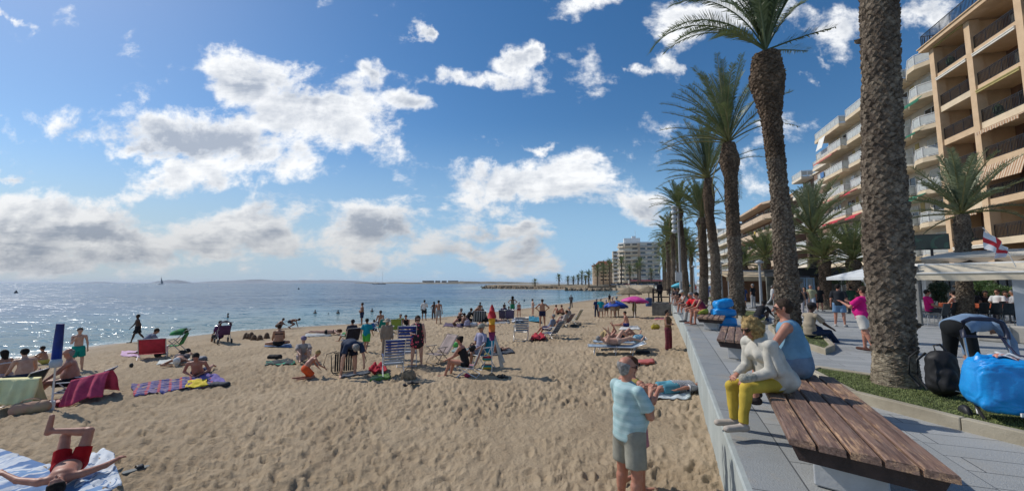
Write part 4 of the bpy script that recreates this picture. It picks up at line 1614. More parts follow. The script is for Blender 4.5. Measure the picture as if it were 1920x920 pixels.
# palms of the far shore
sl = ['lone small palm at the left end of the far shore', 'second small palm along the far shore', 'third small palm along the far shore', 'fourth small palm along the far shore', 'fifth and tallest palm of the far shore, doubled crown',
   'sixth palm of the far shore, shorter', 'bushy palm left of the brown hotel', 'palm before the left corner of the brown hotel', 'palm before the middle of the brown hotel', 'palm before the right corner of the brown hotel',
   'tall palm before the pinkish house', 'palm at the left foot of the lone tower', 'palm in front of the middle of the tower', 'tall palm in front of the tower pier', 'smallest palm before the right half of the tower', 'shrubby palm on the stone point']
for i, (u, v, s_) in enumerate([(1048, 521, .9), (1065, 524, .8), (1075, 524, .8), (1084, 522, .9), (1091, 516, 1.0), (1098, 523, .9), (1104, 518, 1.2), (1120, 507, 1.5), (1131, 505, 1.6), (1143, 500, 1.5),
        (1165, 493, 1.4), (1181, 508, 1.4), (1196, 503, 1.3), (1200, 494, 1.3), (1221, 512, 1.1), (1003, 529, .8)]):
 y = 205 + (i % 3) * 6 if u > 1100 else 225
 palm_px(sl[i], (u, 534), (u, v + 2), (u, v), y, .32, 60 + i, mFAR, s_ * 1.25, na=6, sh=.6, root=0, group='palms along the far shore', z0=0)

# ------------------------------------------------------------------ people
def D_(p, o=0.0, s=1):
 """Limb direction: p degrees swung forward from straight down, o degrees outwards on side s."""
 return Vector((s * math.sin(R(o)), math.sin(R(p)) * math.cos(R(o)), -math.cos(R(p)) * math.cos(R(o))))


def U_(p, side=0.0):
 return Vector((math.sin(R(side)), math.sin(R(p)) * math.cos(R(side)), math.cos(R(p)) * math.cos(R(side))))


def pose(sp=0, sp2=None, hd=0, yaw=0, pit=0, t=((2, 5), (2, 5)), k=((-3, 3), (-3, 3)), a=((-3, 10), (-3, 10)), b=((14, 4), (14, 4)), f=(90, 90), tilt=0, roll=0, fo=12, side=0, h=None):
 return dict(sp=sp, sp2=sp if sp2 is None else sp2, hd=hd, yaw=yaw, pit=pit, t=t, k=k, a=a, b=b, f=f, tilt=tilt, roll=roll, fo=fo, side=side, h=h)


POSES = dict(
 stand=pose(),
 hips=pose(a=((-8, 48), (-8, 48)), b=((35, -42), (35, -42))),
 stride=pose(sp=4, t=((24, 3), (-20, 3)), k=((14, 2), (-38, 2)), a=((-22, 8), (18, 8)), b=((-4, 2), (38, 2)), f=(95, 60)),
 folded=pose(a=((8, 14), (8, 14)), b=((75, -52), (75, -52))),
 mouth=pose(a=((4, 12), (30, 10)), b=((8, 2), (150, -22)), hd=10),
 photo=pose(sp=-3, a=((42, 6), (42, 6)), b=((118, -12), (118, -12)), t=((-14, 4), (10, 4)), k=((-22, 2), (2, 2))),
 phone=pose(sp=2, hd=22, a=((5, 14), (16, 10)), b=((20, 2), (95, -18))),
 armscross=pose(sp=-2, a=((12, 16), (14, 16)), b=((98, -50), (92, -50))),
 chin=pose(sp=0, hd=0, a=((20, 12), (30, 12)), b=((120, -40), (128, -30))),
 bendover=pose(sp=78, sp2=96, hd=100, t=((8, 9), (8, 9)), k=((-6, 5), (-6, 5)), a=((8, 14), (8, 14)), b=((4, 4), (4, 4))),
 lean=pose(sp=35, sp2=48, hd=45, a=((15, 8), (25, 8)), b=((25, 2), (40, 2))),
 dig=pose(sp=70, sp2=85, hd=80, t=((60, 10), (60, 10)), k=((-60, 4), (-60, 4)), a=((15, 6), (15, 6)), b=((20, 2), (20, 2)), f=(50, 50)),
 kneel=pose(sp=30, sp2=48, hd=35, t=((35, 10), (40, 10)), k=((-92, 0), (-90, 0)), a=((25, 6), (30, 6)), b=((40, -5), (55, -5)), f=(-95, -95)),
 crouch=pose(sp=38, sp2=50, hd=40, t=((118, 12), (112, 12)), k=((-28, 4), (-24, 4)), a=((45, 6), (40, 6)), b=((62, 0), (60, 0))),
 chair=pose(sp=-8, sp2=-4, hd=4, t=((84, 6), (84, 6)), k=((6, 3), (2, 3)), a=((12, 10), (12, 10)), b=((72, -4), (72, -4))),
 recline=pose(sp=-32, sp2=-22, hd=-2, t=((92, 7), (88, 7)), k=((38, 3), (30, 3)), a=((2, 12), (2, 12)), b=((62, -6), (62, -6))),
 fore=pose(sp=22, sp2=34, hd=18, t=((86, 9), (86, 9)), k=((4, 3), (8, 3)), a=((30, 6), (30, 6)), b=((72, -14), (72, -14))),
 floor=pose(sp=4, sp2=16, hd=8, t=((86, 10), (86, 10)), k=((88, 4), (84, 4)), a=((12, 8), (12, 8)), b=((60, -4), (60, -4)), f=(150, 150)),
 knees=pose(sp=4, sp2=22, hd=8, t=((130, 7), (136, 7)), k=((28, 2), (34, 2)), a=((52, 6), (52, 6)), b=((72, -10), (72, -10))),
 oneknee=pose(sp=8, sp2=24, hd=12, t=((122, 7), (96, 12)), k=((20, 2), (58, 2)), a=((40, 6), (46, 8)), b=((66, -6), (84, 2)), f=(95, 110)),
 propped=pose(sp=-28, sp2=-14, hd=4, t=((84, 8), (98, 8)), k=((88, 4), (70, 4)), a=((-30, 12), (-34, 12)), b=((-10, 4), (-14, 4)), f=(150, 130)),
 cross=pose(sp=2, sp2=10, hd=6, t=((80, 52), (80, 52)), k=((60, -56), (60, -56)), a=((12, 10), (12, 10)), b=((55, -6), (55, -6)), f=(90, 90)),
 straddle=pose(sp=6, sp2=16, hd=14, t=((84, 42), (84, 42)), k=((86, 30), (86, 30)), a=((14, 14), (14, 14)), b=((50, 0), (50, 0)), f=(130, 130)),
 back=pose(tilt=90, a=((4, 24), (4, 24)), b=((6, 18), (6, 18)), t=((3, 7), (3, 7)), k=((0, 4), (0, 4)), f=(60, 60)),
 backknee=pose(tilt=90, a=((4, 30), (60, 20)), b=((6, 18), (150, -10)), t=((48, 7), (4, 7)), k=((-52, 4), (-2, 4)), f=(40, 60)),
 prone=pose(tilt=-90, a=((-4, 20), (-4, 20)), b=((10, 30), (10, 30)), t=((-2, 6), (-2, 6)), k=((-4, 3), (-4, 3)), f=(20, 20), hd=-10),
 pronearms=pose(tilt=-90, a=((150, 50), (150, 50)), b=((150, -75), (150, -75)), t=((-2, 7), (-2, 7)), k=((-4, 3), (-4, 3)), f=(20, 20), hd=-6),
 elbows=pose(tilt=-90, sp=-30, sp2=-62, hd=-55, a=((66, 22), (66, 22)), b=((150, -50), (150, -50)), t=((-2, 8), (-2, 8)), k=((-3, 3), (-3, 3)), f=(20, 20)),
 wade=pose(a=((-4, 18), (-4, 18)), b=((30, 8), (30, 8))),
)

HAIRC = dict(black=(0.018, 0.014, 0.012), brown=(0.055, 0.034, 0.022), grey=(0.30, 0.29, 0.28), white=(0.55, 0.54, 0.52), blond=(0.48, 0.33, 0.14), dark=(0.03, 0.022, 0.018), auburn=(.10, .04, .02))
SK = dict(tan=(0.40, 0.215, 0.135), fair=(0.56, 0.345, 0.25), brown=(0.24, 0.12, 0.072), dark=(0.075, 0.04, 0.027), red=(0.46, 0.22, 0.15), deep=(0.17, 0.085, 0.052))


def person(label, pos, ps='stand', rz=0, H=1.7, g=1.0, sk='tan', hair=('short', 'dark'), top=None, bottom=None, shoes=None, hat=None, glasses=None, fem=False,
     belly=0.0, vox=.020, seat=None, group=None, sink=0.0, jit=0, hero=False, extra=None, ground=True, hands=None, sock=None, bag=None):
 p = dict(POSES[ps]) if isinstance(ps, str) else dict(ps)
 rnd = np.random.RandomState(int(abs(pos[0] * 91 + pos[1] * 37)) % 9999)
 if jit:
  for key in ('t', 'k', 'a', 'b'):
   p[key] = tuple((q[0] + rnd.uniform(-jit, jit), q[1] + rnd.uniform(-jit, jit) * .3) for q in p[key])
 s = H
 T = Matrix.Rotation(R(p['tilt']), 3, 'X') @ Matrix.Rotation(R(p['roll']), 3, 'Z')
 tv = lambda v: T @ v
 child = H < 1.45
 hs = 1.0 + max(0, (1.45 - H)) * .55              # children have larger heads
 pel = Vector((0, 0, 0))
 up1, up2 = tv(U_(p['sp'], p['side'])), tv(U_(p['sp2'], p['side']))
 X_ = tv(Vector((1, 0, 0)))
 waist = pel + up1 * .125 * s
 chest = waist + up2 * .095 * s
 neck = chest + up2 * .082 * s
 hdv = tv(U_(p['hd'], p['side'] * .5))
 headc = neck + hdv * (.094 * s) * (hs ** .5)
 fwd = tv(U_(p['hd'] + 90 - 0 + (0 if p['tilt'] else 0)))
 fwd = (Matrix.Rotation(R(p['yaw']), 3, hdv) @ fwd).normalized()
 if p['pit']:
  fwd = (fwd - hdv * math.tan(R(p['pit']))).normalized()
 hup = (hdv - fwd * hdv.dot(fwd)).normalized()
 hx = fwd.cross(hup).normalized()
 J = {}
 shw = (.100 if fem else .112) * s * (.93 if child else 1)
 hpw = (.058 if fem else .052) * s
 for i, sg in enumerate((-1, 1)):                 # 0 = its left (-x), 1 = right
  hip = pel + X_ * sg * hpw
  kn = hip + tv(D_(*p['t'][i], sg)) * .245 * s
  an = kn + tv(D_(*p['k'][i], sg)) * .242 * s
  toe = an + tv(D_(p['f'][i], p['fo'], sg)) * .115 * s
  sh = neck - up2 * .030 * s + X_ * sg * shw
  el = sh + tv(D_(*p['a'][i], sg)) * .168 * s
  wr = el + tv(D_(*p['b'][i], sg)) * .145 * s
  hd_ = tv(D_(*(p['h'][i] if p['h'] else p['b'][i]), sg))
  J[i] = (hip, kn, an, toe, sh, el, wr, hd_)
 B = Body()
 q = s / 1.7
 k1 = .03 * q
 B.cap(pel - up1 * .005 * s, pel + up1 * .05 * s, .108 * g * q, .104 * g * q, k1, X_, 1.38 if fem else 1.28)
 B.cap(pel + up1 * .06 * s, waist, .100 * g * q, .096 * g * q, k1 * 1.6, X_, 1.22)
 B.cap(waist, chest + up2 * .02 * s, .098 * g * q, .108 * g ** .6 * q, k1 * 1.6, X_, 1.26)
 if belly:
  fw = tv(U_(p['sp'] + 90))
  B.ball(pel + up1 * .09 * s + fw * .045 * q * (1 + belly), (.10 + .03 * belly) * q * g, .06 * q, X_, 1.25)
 if fem:
  fw = tv(U_(p['sp2'] + 90))
  for sg in (-1, 1):
   B.ball(chest + fw * .085 * q * g ** .5 + X_ * sg * .075 * q, .056 * q * g ** .5, .03 * q)
 for i, sg in enumerate((-1, 1)):
  hip, kn, an, toe, sh, el, wr, hd_ = J[i]
  B.cap(neck - up2 * .012 * s, sh - up2 * .010 * s, .050 * q, .047 * q * g ** .4, k1)
  gl = g ** .8
  B.cap(hip, kn, .082 * gl * q, .054 * g ** .5 * q, .022 * q)
  back = -(toe - an).normalized()
  B.cap(kn, an, .051 * g ** .4 * q, .034 * q, .018 * q)
  B.cap(kn.lerp(an, .2) + back * .012 * q, kn.lerp(an, .45) + back * .012 * q, .053 * g ** .4 * q, .045 * q, .02 * q)
  B.cap(an + back * .03 * q + (an - kn).normalized() * .025 * q, toe + (an - kn).normalized() * .03 * q, .032 * q, .024 * q, .02 * q, hd_.cross(fwd) if False else X_, 1.25)
  ga = g ** .6
  B.cap(sh, el, .047 * ga * q, .037 * ga * q, .018 * q)
  B.cap(el, wr, .038 * ga * q, .025 * q, .014 * q)
  hs_ = .95 * q
  pn = hd_.cross(X_ if abs(hd_.dot(X_)) < .9 else Vector((0, 0, 1))).normalized()
  lat = hd_.cross(pn).normalized()
  palm_c = wr + hd_ * .05 * hs_
  B.cap(wr + hd_ * .012 * hs_, wr + hd_ * .075 * hs_, .019 * hs_, .019 * hs_, .012 * q, lat, 1.9)
  if hero:
   for fi, (o_, l_) in enumerate(((-.030, .062), (-.010, .074), (.011, .070), (.031, .056))):
    a0 = wr + hd_ * .078 * hs_ + lat * o_ * hs_
    d0 = (hd_ + lat * o_ * 3 + pn * .25).normalized()
    m0 = a0 + d0 * l_ * .5 * hs_
    B.cap(a0, m0, .0098 * hs_, .0090 * hs_, .004)
    B.cap(m0, m0 + (d0 + pn * .6).normalized() * l_ * .5 * hs_, .0090 * hs_, .0078 * hs_, .004)
   a0 = wr + hd_ * .03 * hs_ - lat * sg * .028 * hs_
   B.cap(a0, a0 + (hd_ * .7 - lat * sg * .8 + pn * .2).normalized() * .055 * hs_, .0125 * hs_, .009 * hs_, .006)
  else:
   e0 = wr + hd_ * .078 * hs_
   for o_ in (-.022, .0, .022):
    B.cap(e0 + lat * o_ * hs_, e0 + (hd_ + pn * .35 + lat * o_ * 6).normalized() * .065 * hs_ + lat * o_ * hs_, .012 * hs_, .009 * hs_, .006)
   a0 = wr + hd_ * .03 * hs_ - lat * sg * .025 * hs_
   B.cap(a0, a0 + (hd_ - lat * sg).normalized() * .05 * hs_, .012 * hs_, .009 * hs_, .006)
 # neck and head
 r = .0545 * s * hs ** .5
 hw = r * .80
 B.cap(neck - up2 * .01 * s, headc - hup * r * .55 - fwd * r * .12, .054 * q, .047 * q * hs ** .5, .02 * q)
 B.cap(headc + hup * r * .30 - fwd * r * .12, headc + hup * r * .18 + fwd * r * .10, hw * 1.16, hw * 1.06, .01 * q, hx, .93)
 B.cap(headc - hup * r * .2 + fwd * r * .12, headc - hup * r * .80 + fwd * r * .42, hw * .86, hw * .50, .03 * q, hx, 1.0)
 B.cap(headc + hup * r * .16 + fwd * r * 1.0, headc - hup * r * .26 + fwd * r * 1.26, r * .10, r * .17, .012 * q)     # nose
 B.cap(headc + hup * r * .26 + fwd * r * .88 - hx * r * .38, headc + hup * r * .26 + fwd * r * .88 + hx * r * .38, r * .15, r * .15, .02 * q)    # brow
 B.cap(headc - hup * r * .58 + fwd * r * .98 - hx * r * .16, headc - hup * r * .58 + fwd * r * .98 + hx * r * .16, r * .10, r * .10, .012 * q)   # lips
 for sg in (-1, 1):
  B.cap(headc + hx * sg * hw * 1.04 + hup * r * .14 - fwd * r * .1, headc + hx * sg * hw * 1.02 - hup * r * .22 - fwd * r * .06, r * .17, r * .12, .006 * q, fwd, 1.0)
 if extra: extra(B, J, dict(pel=pel, neck=neck, chest=chest, headc=headc, fwd=fwd, hup=hup, hx=hx, r=r, q=q))
 dz = -B.low() if seat is None else 0.0
 pos = Vector(pos)
 z0 = pos.z + dz if seat is None else seat + .105 * q * g
 me = B.mesh('person', vox)
 root = linkmesh('person', me, skin(SK[sk]), smooth=True)
 root.location = (pos.x, pos.y, z0 - sink)
 root.rotation_euler = (0, 0, R(rz))
 tag(root, label, 'person', group)

 def child_mesh(name, body, m_, cuts=(), rough=None, v=None):
  me_ = body.mesh(name, v or vox, cuts, rough)
  if len(me_.polygons): return linkmesh(name, me_, m_, root, smooth=True)
 inf = max(.010, vox * .55)
 M_ = lambda c: c if isinstance(c, bpy.types.Material) else cloth(c)
 rgh = (.005 if hero else .003, 26 if hero else 18, float(rnd.rand() * 9))
 if top:
  kind, c = top
  G_ = Body()
  f_ = inf + (.010 if kind in ('tee', 'shirt', 'long', 'coat') else 0)
  if kind in ('tee', 'shirt', 'long', 'coat', 'tank', 'dress'):
   drop = {'coat': -.02, 'dress': -.09, 'tank': .0}.get(kind, -.01)
   G_.cap(pel + up1 * drop * s, pel + up1 * .05 * s, .115 * g * q + f_, .107 * g * q + f_, k1, X_, 1.36 if not fem else 1.40)
   G_.cap(pel + up1 * .05 * s, waist, .099 * g * q + f_, .096 * g * q + f_, k1, X_, 1.25)
   G_.cap(waist, chest + up2 * .02 * s, .097 * g * q + f_, .106 * g ** .6 * q + f_ * .8, k1, X_, 1.25)
   if belly:
    fw = tv(U_(p['sp'] + 90))
    G_.ball(pel + up1 * .09 * s + fw * .045 * q * (1 + belly), (.10 + .03 * belly) * q * g + f_, .06 * q, X_, 1.25)
   if fem:
    fw = tv(U_(p['sp2'] + 90))
    for sg in (-1, 1):
     G_.ball(chest + fw * .085 * q * g ** .5 + X_ * sg * .075 * q, .056 * q * g ** .5 + f_ * .8, .04 * q)
   for i, sg in enumerate((-1, 1)):
    sh, el, wr = J[i][4], J[i][5], J[i][6]
    if kind in ('tank', 'dress'):
     G_.cap(neck - up2 * .03 * s + X_ * sg * .035 * s, sh.lerp(neck, .35) - up2 * .01 * s, .05 * q + f_ * .6, .045 * q + f_ * .6, k1)
    else:
     G_.cap(neck - up2 * .020 * s, sh - up2 * .012 * s, .052 * q + f_ * .5, .046 * q * g ** .4 + f_ * .4, k1)
     ga = g ** .6
     if kind in ('long', 'coat'):
      G_.cap(sh, el, .050 * ga * q + f_, .043 * ga * q + f_, .015 * q)
      G_.cap(el, wr, .042 * ga * q + f_, .034 * q + f_ * .6, .015 * q, flat=True)
     else:
      G_.cap(sh, sh.lerp(el, .74), .044 * ga * q + f_ * .6, .055 * ga * q + f_, .015 * q, flat=True)
   cuts = [] if kind in ('dress',) else [(pel + up1 * ({'coat': -.07}.get(kind, -.035)) * s, -up1)]
   child_mesh('shirt' if kind != 'coat' else 'jacket', G_, M_(c), cuts, rgh)
   if kind == 'dress':
    pass
  elif kind in ('bikini', 'swim'):
   f2 = inf * .9
   if kind == 'swim':
    G_.cap(pel - up1 * .01 * s, pel + up1 * .05 * s, .110 * g * q + f2, .105 * g * q + f2, k1, X_, 1.36)
    G_.cap(pel + up1 * .05 * s, waist, .101 * g * q + f2, .098 * g * q + f2, k1, X_, 1.24)
    G_.cap(waist, chest, .099 * g * q + f2, .106 * g ** .6 * q + f2, k1, X_, 1.26)
    fw = tv(U_(p['sp2'] + 90))
    for sg in (-1, 1):
     G_.ball(chest + fw * .085 * q * g ** .5 + X_ * sg * .075 * q, .056 * q * g ** .5 + f2, .03 * q)
     G_.cap(chest + X_ * sg * .07 * q + fw * .07 * q, neck - up2 * .012 * s + X_ * sg * .05 * q, .02 * q, .045 * q, .02 * q)
    cuts = [(pel - up1 * .045 * s, -up1)]
   else:
    G_.cap(waist + up2 * .06 * s, chest + up2 * .0 * s, .104 * g ** .8 * q + f2, .107 * g ** .6 * q + f2, k1, X_, 1.27)
    cuts = [(waist + up2 * .068 * s, -up2), (waist + up2 * .10 * s, up2)]
   child_mesh('swimsuit', G_, M_(c), cuts)
 if bottom:
  kind, c = bottom
  G_ = Body()
  f_ = inf + {'shorts': .012, 'jeans': .004, 'leggings': -.002}.get(kind, 0)
  if kind in ('tight',): f_ = inf * .8
  G_.cap(pel - up1 * .008 * s, pel + up1 * .055 * s, .110 * g * q + f_, .104 * g * q + f_, k1, X_, 1.36)
  for i, sg in enumerate((-1, 1)):
   hip, kn, an = J[i][0], J[i][1], J[i][2]
   gl = g ** .8
   if kind == 'brief':
    G_.cap(hip, hip.lerp(kn, .10), .086 * gl * q + f_, .078 * gl * q + f_, .02 * q)
   elif kind in ('shorts', 'tight', 'trunks', 'skirt'):
    e = {'shorts': .78, 'tight': .35, 'trunks': .52, 'skirt': .6}[kind]
    G_.cap(hip, hip.lerp(kn, e), .084 * gl * q + f_, (.070 * g ** .5 + (.012 if kind != 'tight' else 0)) * q + f_, .02 * q, flat=True)
   else:
    G_.cap(hip, kn, .084 * gl * q + f_, .056 * g ** .5 * q + f_, .02 * q)
    lo_ = .006 if kind == 'leggings' else .018
    G_.cap(kn, kn.lerp(an, .93), .053 * g ** .5 * q + f_, .038 * q + f_ + lo_ * q, .02 * q, flat=True)
    if kind == 'leggings':
     back = -(J[i][3] - an).normalized()
     G_.cap(kn.lerp(an, .2) + back * .012 * q, kn.lerp(an, .45) + back * .012 * q, .054 * q + f_, .046 * q + f_, .02 * q)
  if kind == 'skirt':
   G_.cap((J[0][0] + J[1][0]) / 2, (J[0][0].lerp(J[0][1], .6) + J[1][0].lerp(J[1][1], .6)) / 2, .10 * q, .10 * q, .05 * q, X_, 1.4, flat=True)
  wz = {'brief': .035, 'tight': .045}.get(kind, .058)
  cuts = [(pel + up1 * wz * s, up1)]
  child_mesh({'jeans': 'trousers', 'leggings': 'leggings', 'brief': 'swim_briefs', 'trunks': 'swim_trunks', 'tight': 'swim_trunks', 'skirt': 'skirt'}.get(kind, 'shorts'), G_, M_(c), cuts, rgh if kind != 'brief' else None)
 if shoes:
  for i in (0, 1):
   an, toe = J[i][2], J[i][3]
   dn = (an - J[i][1]).normalized()
   back = -(toe - an).normalized()
   G_ = Body()
   G_.cap(an + back * .035 * q + dn * .02 * q, toe + dn * .022 * q - back * .01 * q, .042 * q, .036 * q, .02 * q, X_, 1.22)
   if sock is None: G_.cap(an + back * .01 * q - dn * .01 * q, an + dn * .02 * q, .040 * q, .044 * q, .02 * q)
   child_mesh('shoe', G_, M_(shoes))
 if sock:
  for i in (0, 1):
   an, kn = J[i][2], J[i][1]
   G_ = Body(); G_.cap(an.lerp(kn, .35), an, .047 * q + inf, .040 * q + inf, .01, flat=False)
   child_mesh('sock', G_, M_(sock))
 hc, hcol = hair
 curls = []
 hm = mat('hair_' + hcol, HAIRC[hcol], .7, .25, 30, .6, 90, .2)
 vh = min(vox, .018)
 if hc != 'bald':
  G_ = Body()
  R_ = hw * 1.16 + .006 * q
  c0, c1 = headc + hup * r * .36 - fwd * r * .20, headc + hup * r * .28 + fwd * r * .10
  G_.cap(c0, c1, R_ * 1.01, R_ * .95, .01, hx, .95)
  if hc == 'short':
   G_.cap(headc - fwd * r * .38 + hup * r * .15, headc - fwd * r * .34 - hup * r * .14, hw * .96, hw * .82, .02 * q, hx, 1.0)
  else:
   G_.cap(headc - fwd * r * .38 + hup * r * .1, headc - fwd * r * .42 - hup * r * .35, hw * .98, hw * .74, .02 * q, hx, 1.05)
  cuts = [(headc + hup * r * .52 + fwd * r * .62, (fwd * 1.0 - hup * .55)), ]
  rg = (.004, 60, 1.0)
  if hc == 'balding':
   R_ = R_ * 1.03
   cuts.append((headc + hup * r * .42, hup + fwd * .25))
   cuts[0] = (headc - fwd * r * .05, fwd)
  if hc in ('long', 'curly'):
   ln = .20 if hc == 'long' else .15
   G_.cap(headc - fwd * r * .45, headc - fwd * r * .75 - hup * r * 1.0 - Vector((0, 0, ln * q)) * (0 if p['tilt'] else 1), hw * 1.05, hw * .7, .03 * q, hx, 1.2)
   if hc == 'curly':
    for a_ in range(44):
     th = a_ * 2.4
     zz = 1.15 - a_ * .066
     rr = R_ * (.95 if zz > 0 else 1.08)
     back = -.35
     pt = headc + hup * r * zz * .95 + (hx * math.cos(th) + fwd * (math.sin(th) * .8 + back)) * rr * math.sqrt(max(.35, 1 - (zz * .75) ** 2)) * 1.0
     if (pt - headc).dot(fwd) > r * .55 and zz < .75: continue
     G_.ball(pt, r * (.30 + .12 * (a_ % 3) / 2), .010)
     curls.append((pt, r * .42))
    cuts = []
    rg = (.007, 75, 2.0)
  if hc == 'bun':
   G_.ball(headc + hup * r * .75 - fwd * r * .95, r * .5, .02 * q)
  if hc == 'pony':
   G_.cap(headc - fwd * r * 1.1 + hup * r * .3, headc - fwd * r * 1.45 - hup * r * 1.3, r * .3, r * .16, .02 * q)
  child_mesh('hair', G_, hm, cuts, rg, vh)
  if curls:
   k_ = 130
   cs_ = np.repeat(np.array([list(c_[0]) for c_ in curls]), k_, 0)
   d_ = rnd.normal(size=cs_.shape); d_ /= np.linalg.norm(d_, axis=1)[:, None]
   a_ = np.cross(d_, rnd.normal(size=d_.shape)); a_ /= np.linalg.norm(a_, axis=1)[:, None]
   b_ = np.cross(a_, d_)
   p_ = cs_ + d_ * curls[0][1] * rnd.uniform(.85, 1.12, (len(cs_), 1))
   L_ = .016 * q
   V_ = np.stack([p_ - a_ * L_, p_ + b_ * .0022, p_ + a_ * L_ + d_ * .006, p_ - b_ * .0022], 1).reshape(-1, 3)
   raw_object('curls', V_, np.arange(len(V_)).reshape(-1, 4), hm, root, smooth=False)
 if hat:
  kind, c = hat
  G_ = Body()
  R_ = hw * 1.16 + .022 * q
  G_.cap(headc + hup * r * .42 - fwd * r * .18, headc + hup * r * .42 + fwd * r * .05, R_, R_, .01, hx, .97)
  cuts = [(headc + hup * r * .36, -hup)]
  o_ = child_mesh('cap' if kind == 'cap' else 'sun_hat', G_, M_(c), cuts, None, vh)
  mb = MB()
  bc = headc + hup * r * .40
  if kind == 'cap':
   mb.sheet(lambda a_, b_: bc + (hx * math.cos(math.pi * a_) * R_ * .9 + fwd * math.sin(math.pi * a_) * R_ * (.9 + .75 * b_ * math.sin(math.pi * a_))) - hup * b_ * r * .12, 10, 3, .006)
  else:
   mb.sheet(lambda a_, b_: bc + (hx * math.cos(2 * math.pi * a_) + fwd * math.sin(2 * math.pi * a_)) * R_ * (.85 + .85 * b_) - hup * b_ * r * (.3 + .1 * math.sin(a_ * 12)), 20, 3, .006)
  if o_: mb.build('brim', M_(c), o_, smooth=True)
 ex = []
 if vox <= .021:
  eye = MB()
  for sg in (-1, 1):
   c_ = headc + hup * r * .06 + fwd * r * .97 + hx * sg * r * .33
   if glasses:
    continue
   MM = Matrix.Translation(c_)
   eye.lathe([(0.0005, -r * .09), (r * .10, -r * .05), (r * .13, 0), (r * .10, r * .05), (0.0005, r * .09)], 8, M=MM)
  if eye.v: eye.build('eyes', mat('eye', (.03, .022, .02), .2, .1, 9), root, smooth=True)
 if glasses:
  mb = MB()
  for sg in (-1, 1):
   c_ = headc + hup * r * .10 + fwd * r * 1.10 + hx * sg * r * .40
   mb.sheet(lambda a_, b_: c_ + hx * sg * (a_ - .5) * r * .66 + hup * (b_ - .5) * r * .46 - fwd * (a_ ** 2) * r * .25, 4, 3, .006)
   mb.tube([c_ + hx * sg * r * .33 - fwd * r * .2, headc + hx * sg * (hw * 1.14) + hup * r * .16 - fwd * r * .1], r * .05, 5)
  mb.tube([headc + hup * r * .16 + fwd * r * 1.13 - hx * r * .15, headc + hup * r * .16 + fwd * r * 1.13 + hx * r * .15], r * .04, 5)
  mb.build('sunglasses' if glasses == 'sun' else 'glasses', mat('dark_lens', (.012, .010, .010), .12, .1, 9, spec=.8) if glasses == 'sun' else mat('thin_frame', (.05, .04, .04), .3, .1, 9), root)
 root['_'] = 0
 del root['_']
 return root, J, dict(pel=pel, neck=neck, chest=chest, waist=waist, headc=headc, fwd=fwd, hup=hup, hx=hx, r=r, q=q, up1=up1, up2=up2)

def dist(p): return math.hypot(p[0], p[1])


def bp(label, u, v, ps='stand', rz=0, vt=None, H=1.68, **kw):
 """A person on the beach at pixel u, v (feet or seat); vt, the pixel row of the head's top, sets the height of a standing one."""
 p = beach(u, v)
 if vt is not None:
  q = PY(u, vt, p.y)
  H = min(1.98, max(.85, (q.z - p.z) * kw.pop('hk', 1.0)))
 z = sandf(p.x, p.y) if p.z > SEA + .02 else p.z
 kw.setdefault('vox', min(.024, max(.012, dist(p) / 480)))
 return person(label, (p.x, p.y, z - .02), ps, rz - math.degrees(math.atan2(p.x, p.y)), H, **kw)


def dp(label, u, v, ps='stand', rz=0, vt=None, H=1.68, z=0.0, **kw):
 """The same on the paved deck."""
 p = G(u, v, z)
 if vt is not None:
  H = min(1.98, max(.85, PY(u, vt, p.y).z - z))
 kw.setdefault('vox', min(.024, max(.012, dist(p) / 480)))
 return person(label, (p.x, p.y, z), ps, rz - math.degrees(math.atan2(p.x, p.y)), H, **kw)


WHT, BLK, NAVY = (0.72, 0.71, 0.68), (0.02, 0.02, 0.023), (0.018, 0.028, 0.075)
TEAL, LBLUE, DENIM = (0.02, 0.34, 0.30), (0.22, 0.42, 0.58), (0.10, 0.17, 0.29)
PINK, MAG, REDC, ORG, YEL, GRN = (0.62, 0.22, 0.32), (0.62, 0.02, 0.22), (0.52, 0.02, 0.03), (0.75, 0.11, 0.03), (0.72, 0.52, 0.05), (0.10, 0.40, 0.07)
BEIGE, KHAKI, GREY, BRN = (0.46, 0.38, 0.29), (0.33, 0.31, 0.25), (0.22, 0.24, 0.28), (0.16, 0.085, 0.05)

GRP_W = 'bathers in the shallow water'
# ---- nearest sunbather
SB = pose(tilt=90, a=((6, 50), (-4, 44)), b=((20, 40), (-2, 24)), t=((54, 2), (70, 8)), k=((-58, 2), (30, -74)), f=(50, 80), fo=6, hd=-6, yaw=8)
p = beach(128, 896)
sunb, _, _ = person('man in red shorts lying on his back with one ankle over his knee', (p.x, p.y, sandf(p.x, p.y) + .02), SB, 38, 1.70, sk='red', hair=('short', 'black'),
     bottom=('trunks', (0.42, 0.008, 0.012)), vox=.011, hero=True)

# ---- group at the left edge
bp('woman with thick black hair and white bikini straps sitting at the left edge', 8, 707, 'floor', 30, H=1.66, fem=True, hair=('long', 'black'), sk='tan', top=('bikini', (.6, .58, .6)), bottom=('brief', (.5, .4, .4)), g=1.05)
bp('broad bare-backed man in dark shorts sitting with his back turned at the left edge', 46, 714, 'straddle', 22, H=1.78, g=1.22, sk='fair', hair=('short', 'black'), bottom=('shorts', (.03, .04, .07)), belly=.4)
bp('child in yellow crouching behind the folded blue parasol', 84, 682, 'knees', 60, H=1.2, sk='tan', hair=('short', 'dark'), bottom=('shorts', (.62, .5, .12)))
px_, _, _ = bp('balding tanned old man sitting in a low chair by the blue parasol', 134, 742, pose(sp=6, sp2=14, hd=8, a=((40, 8), (30, 8)), b=((50, 4), (60, 4)), t=((94, 8), (90, 8)), k=((44, 3), (36, 3))), 84, H=1.74, sk='red', hair=('balding', 'grey'), bottom=('shorts', BLK), g=1.15, belly=.6)
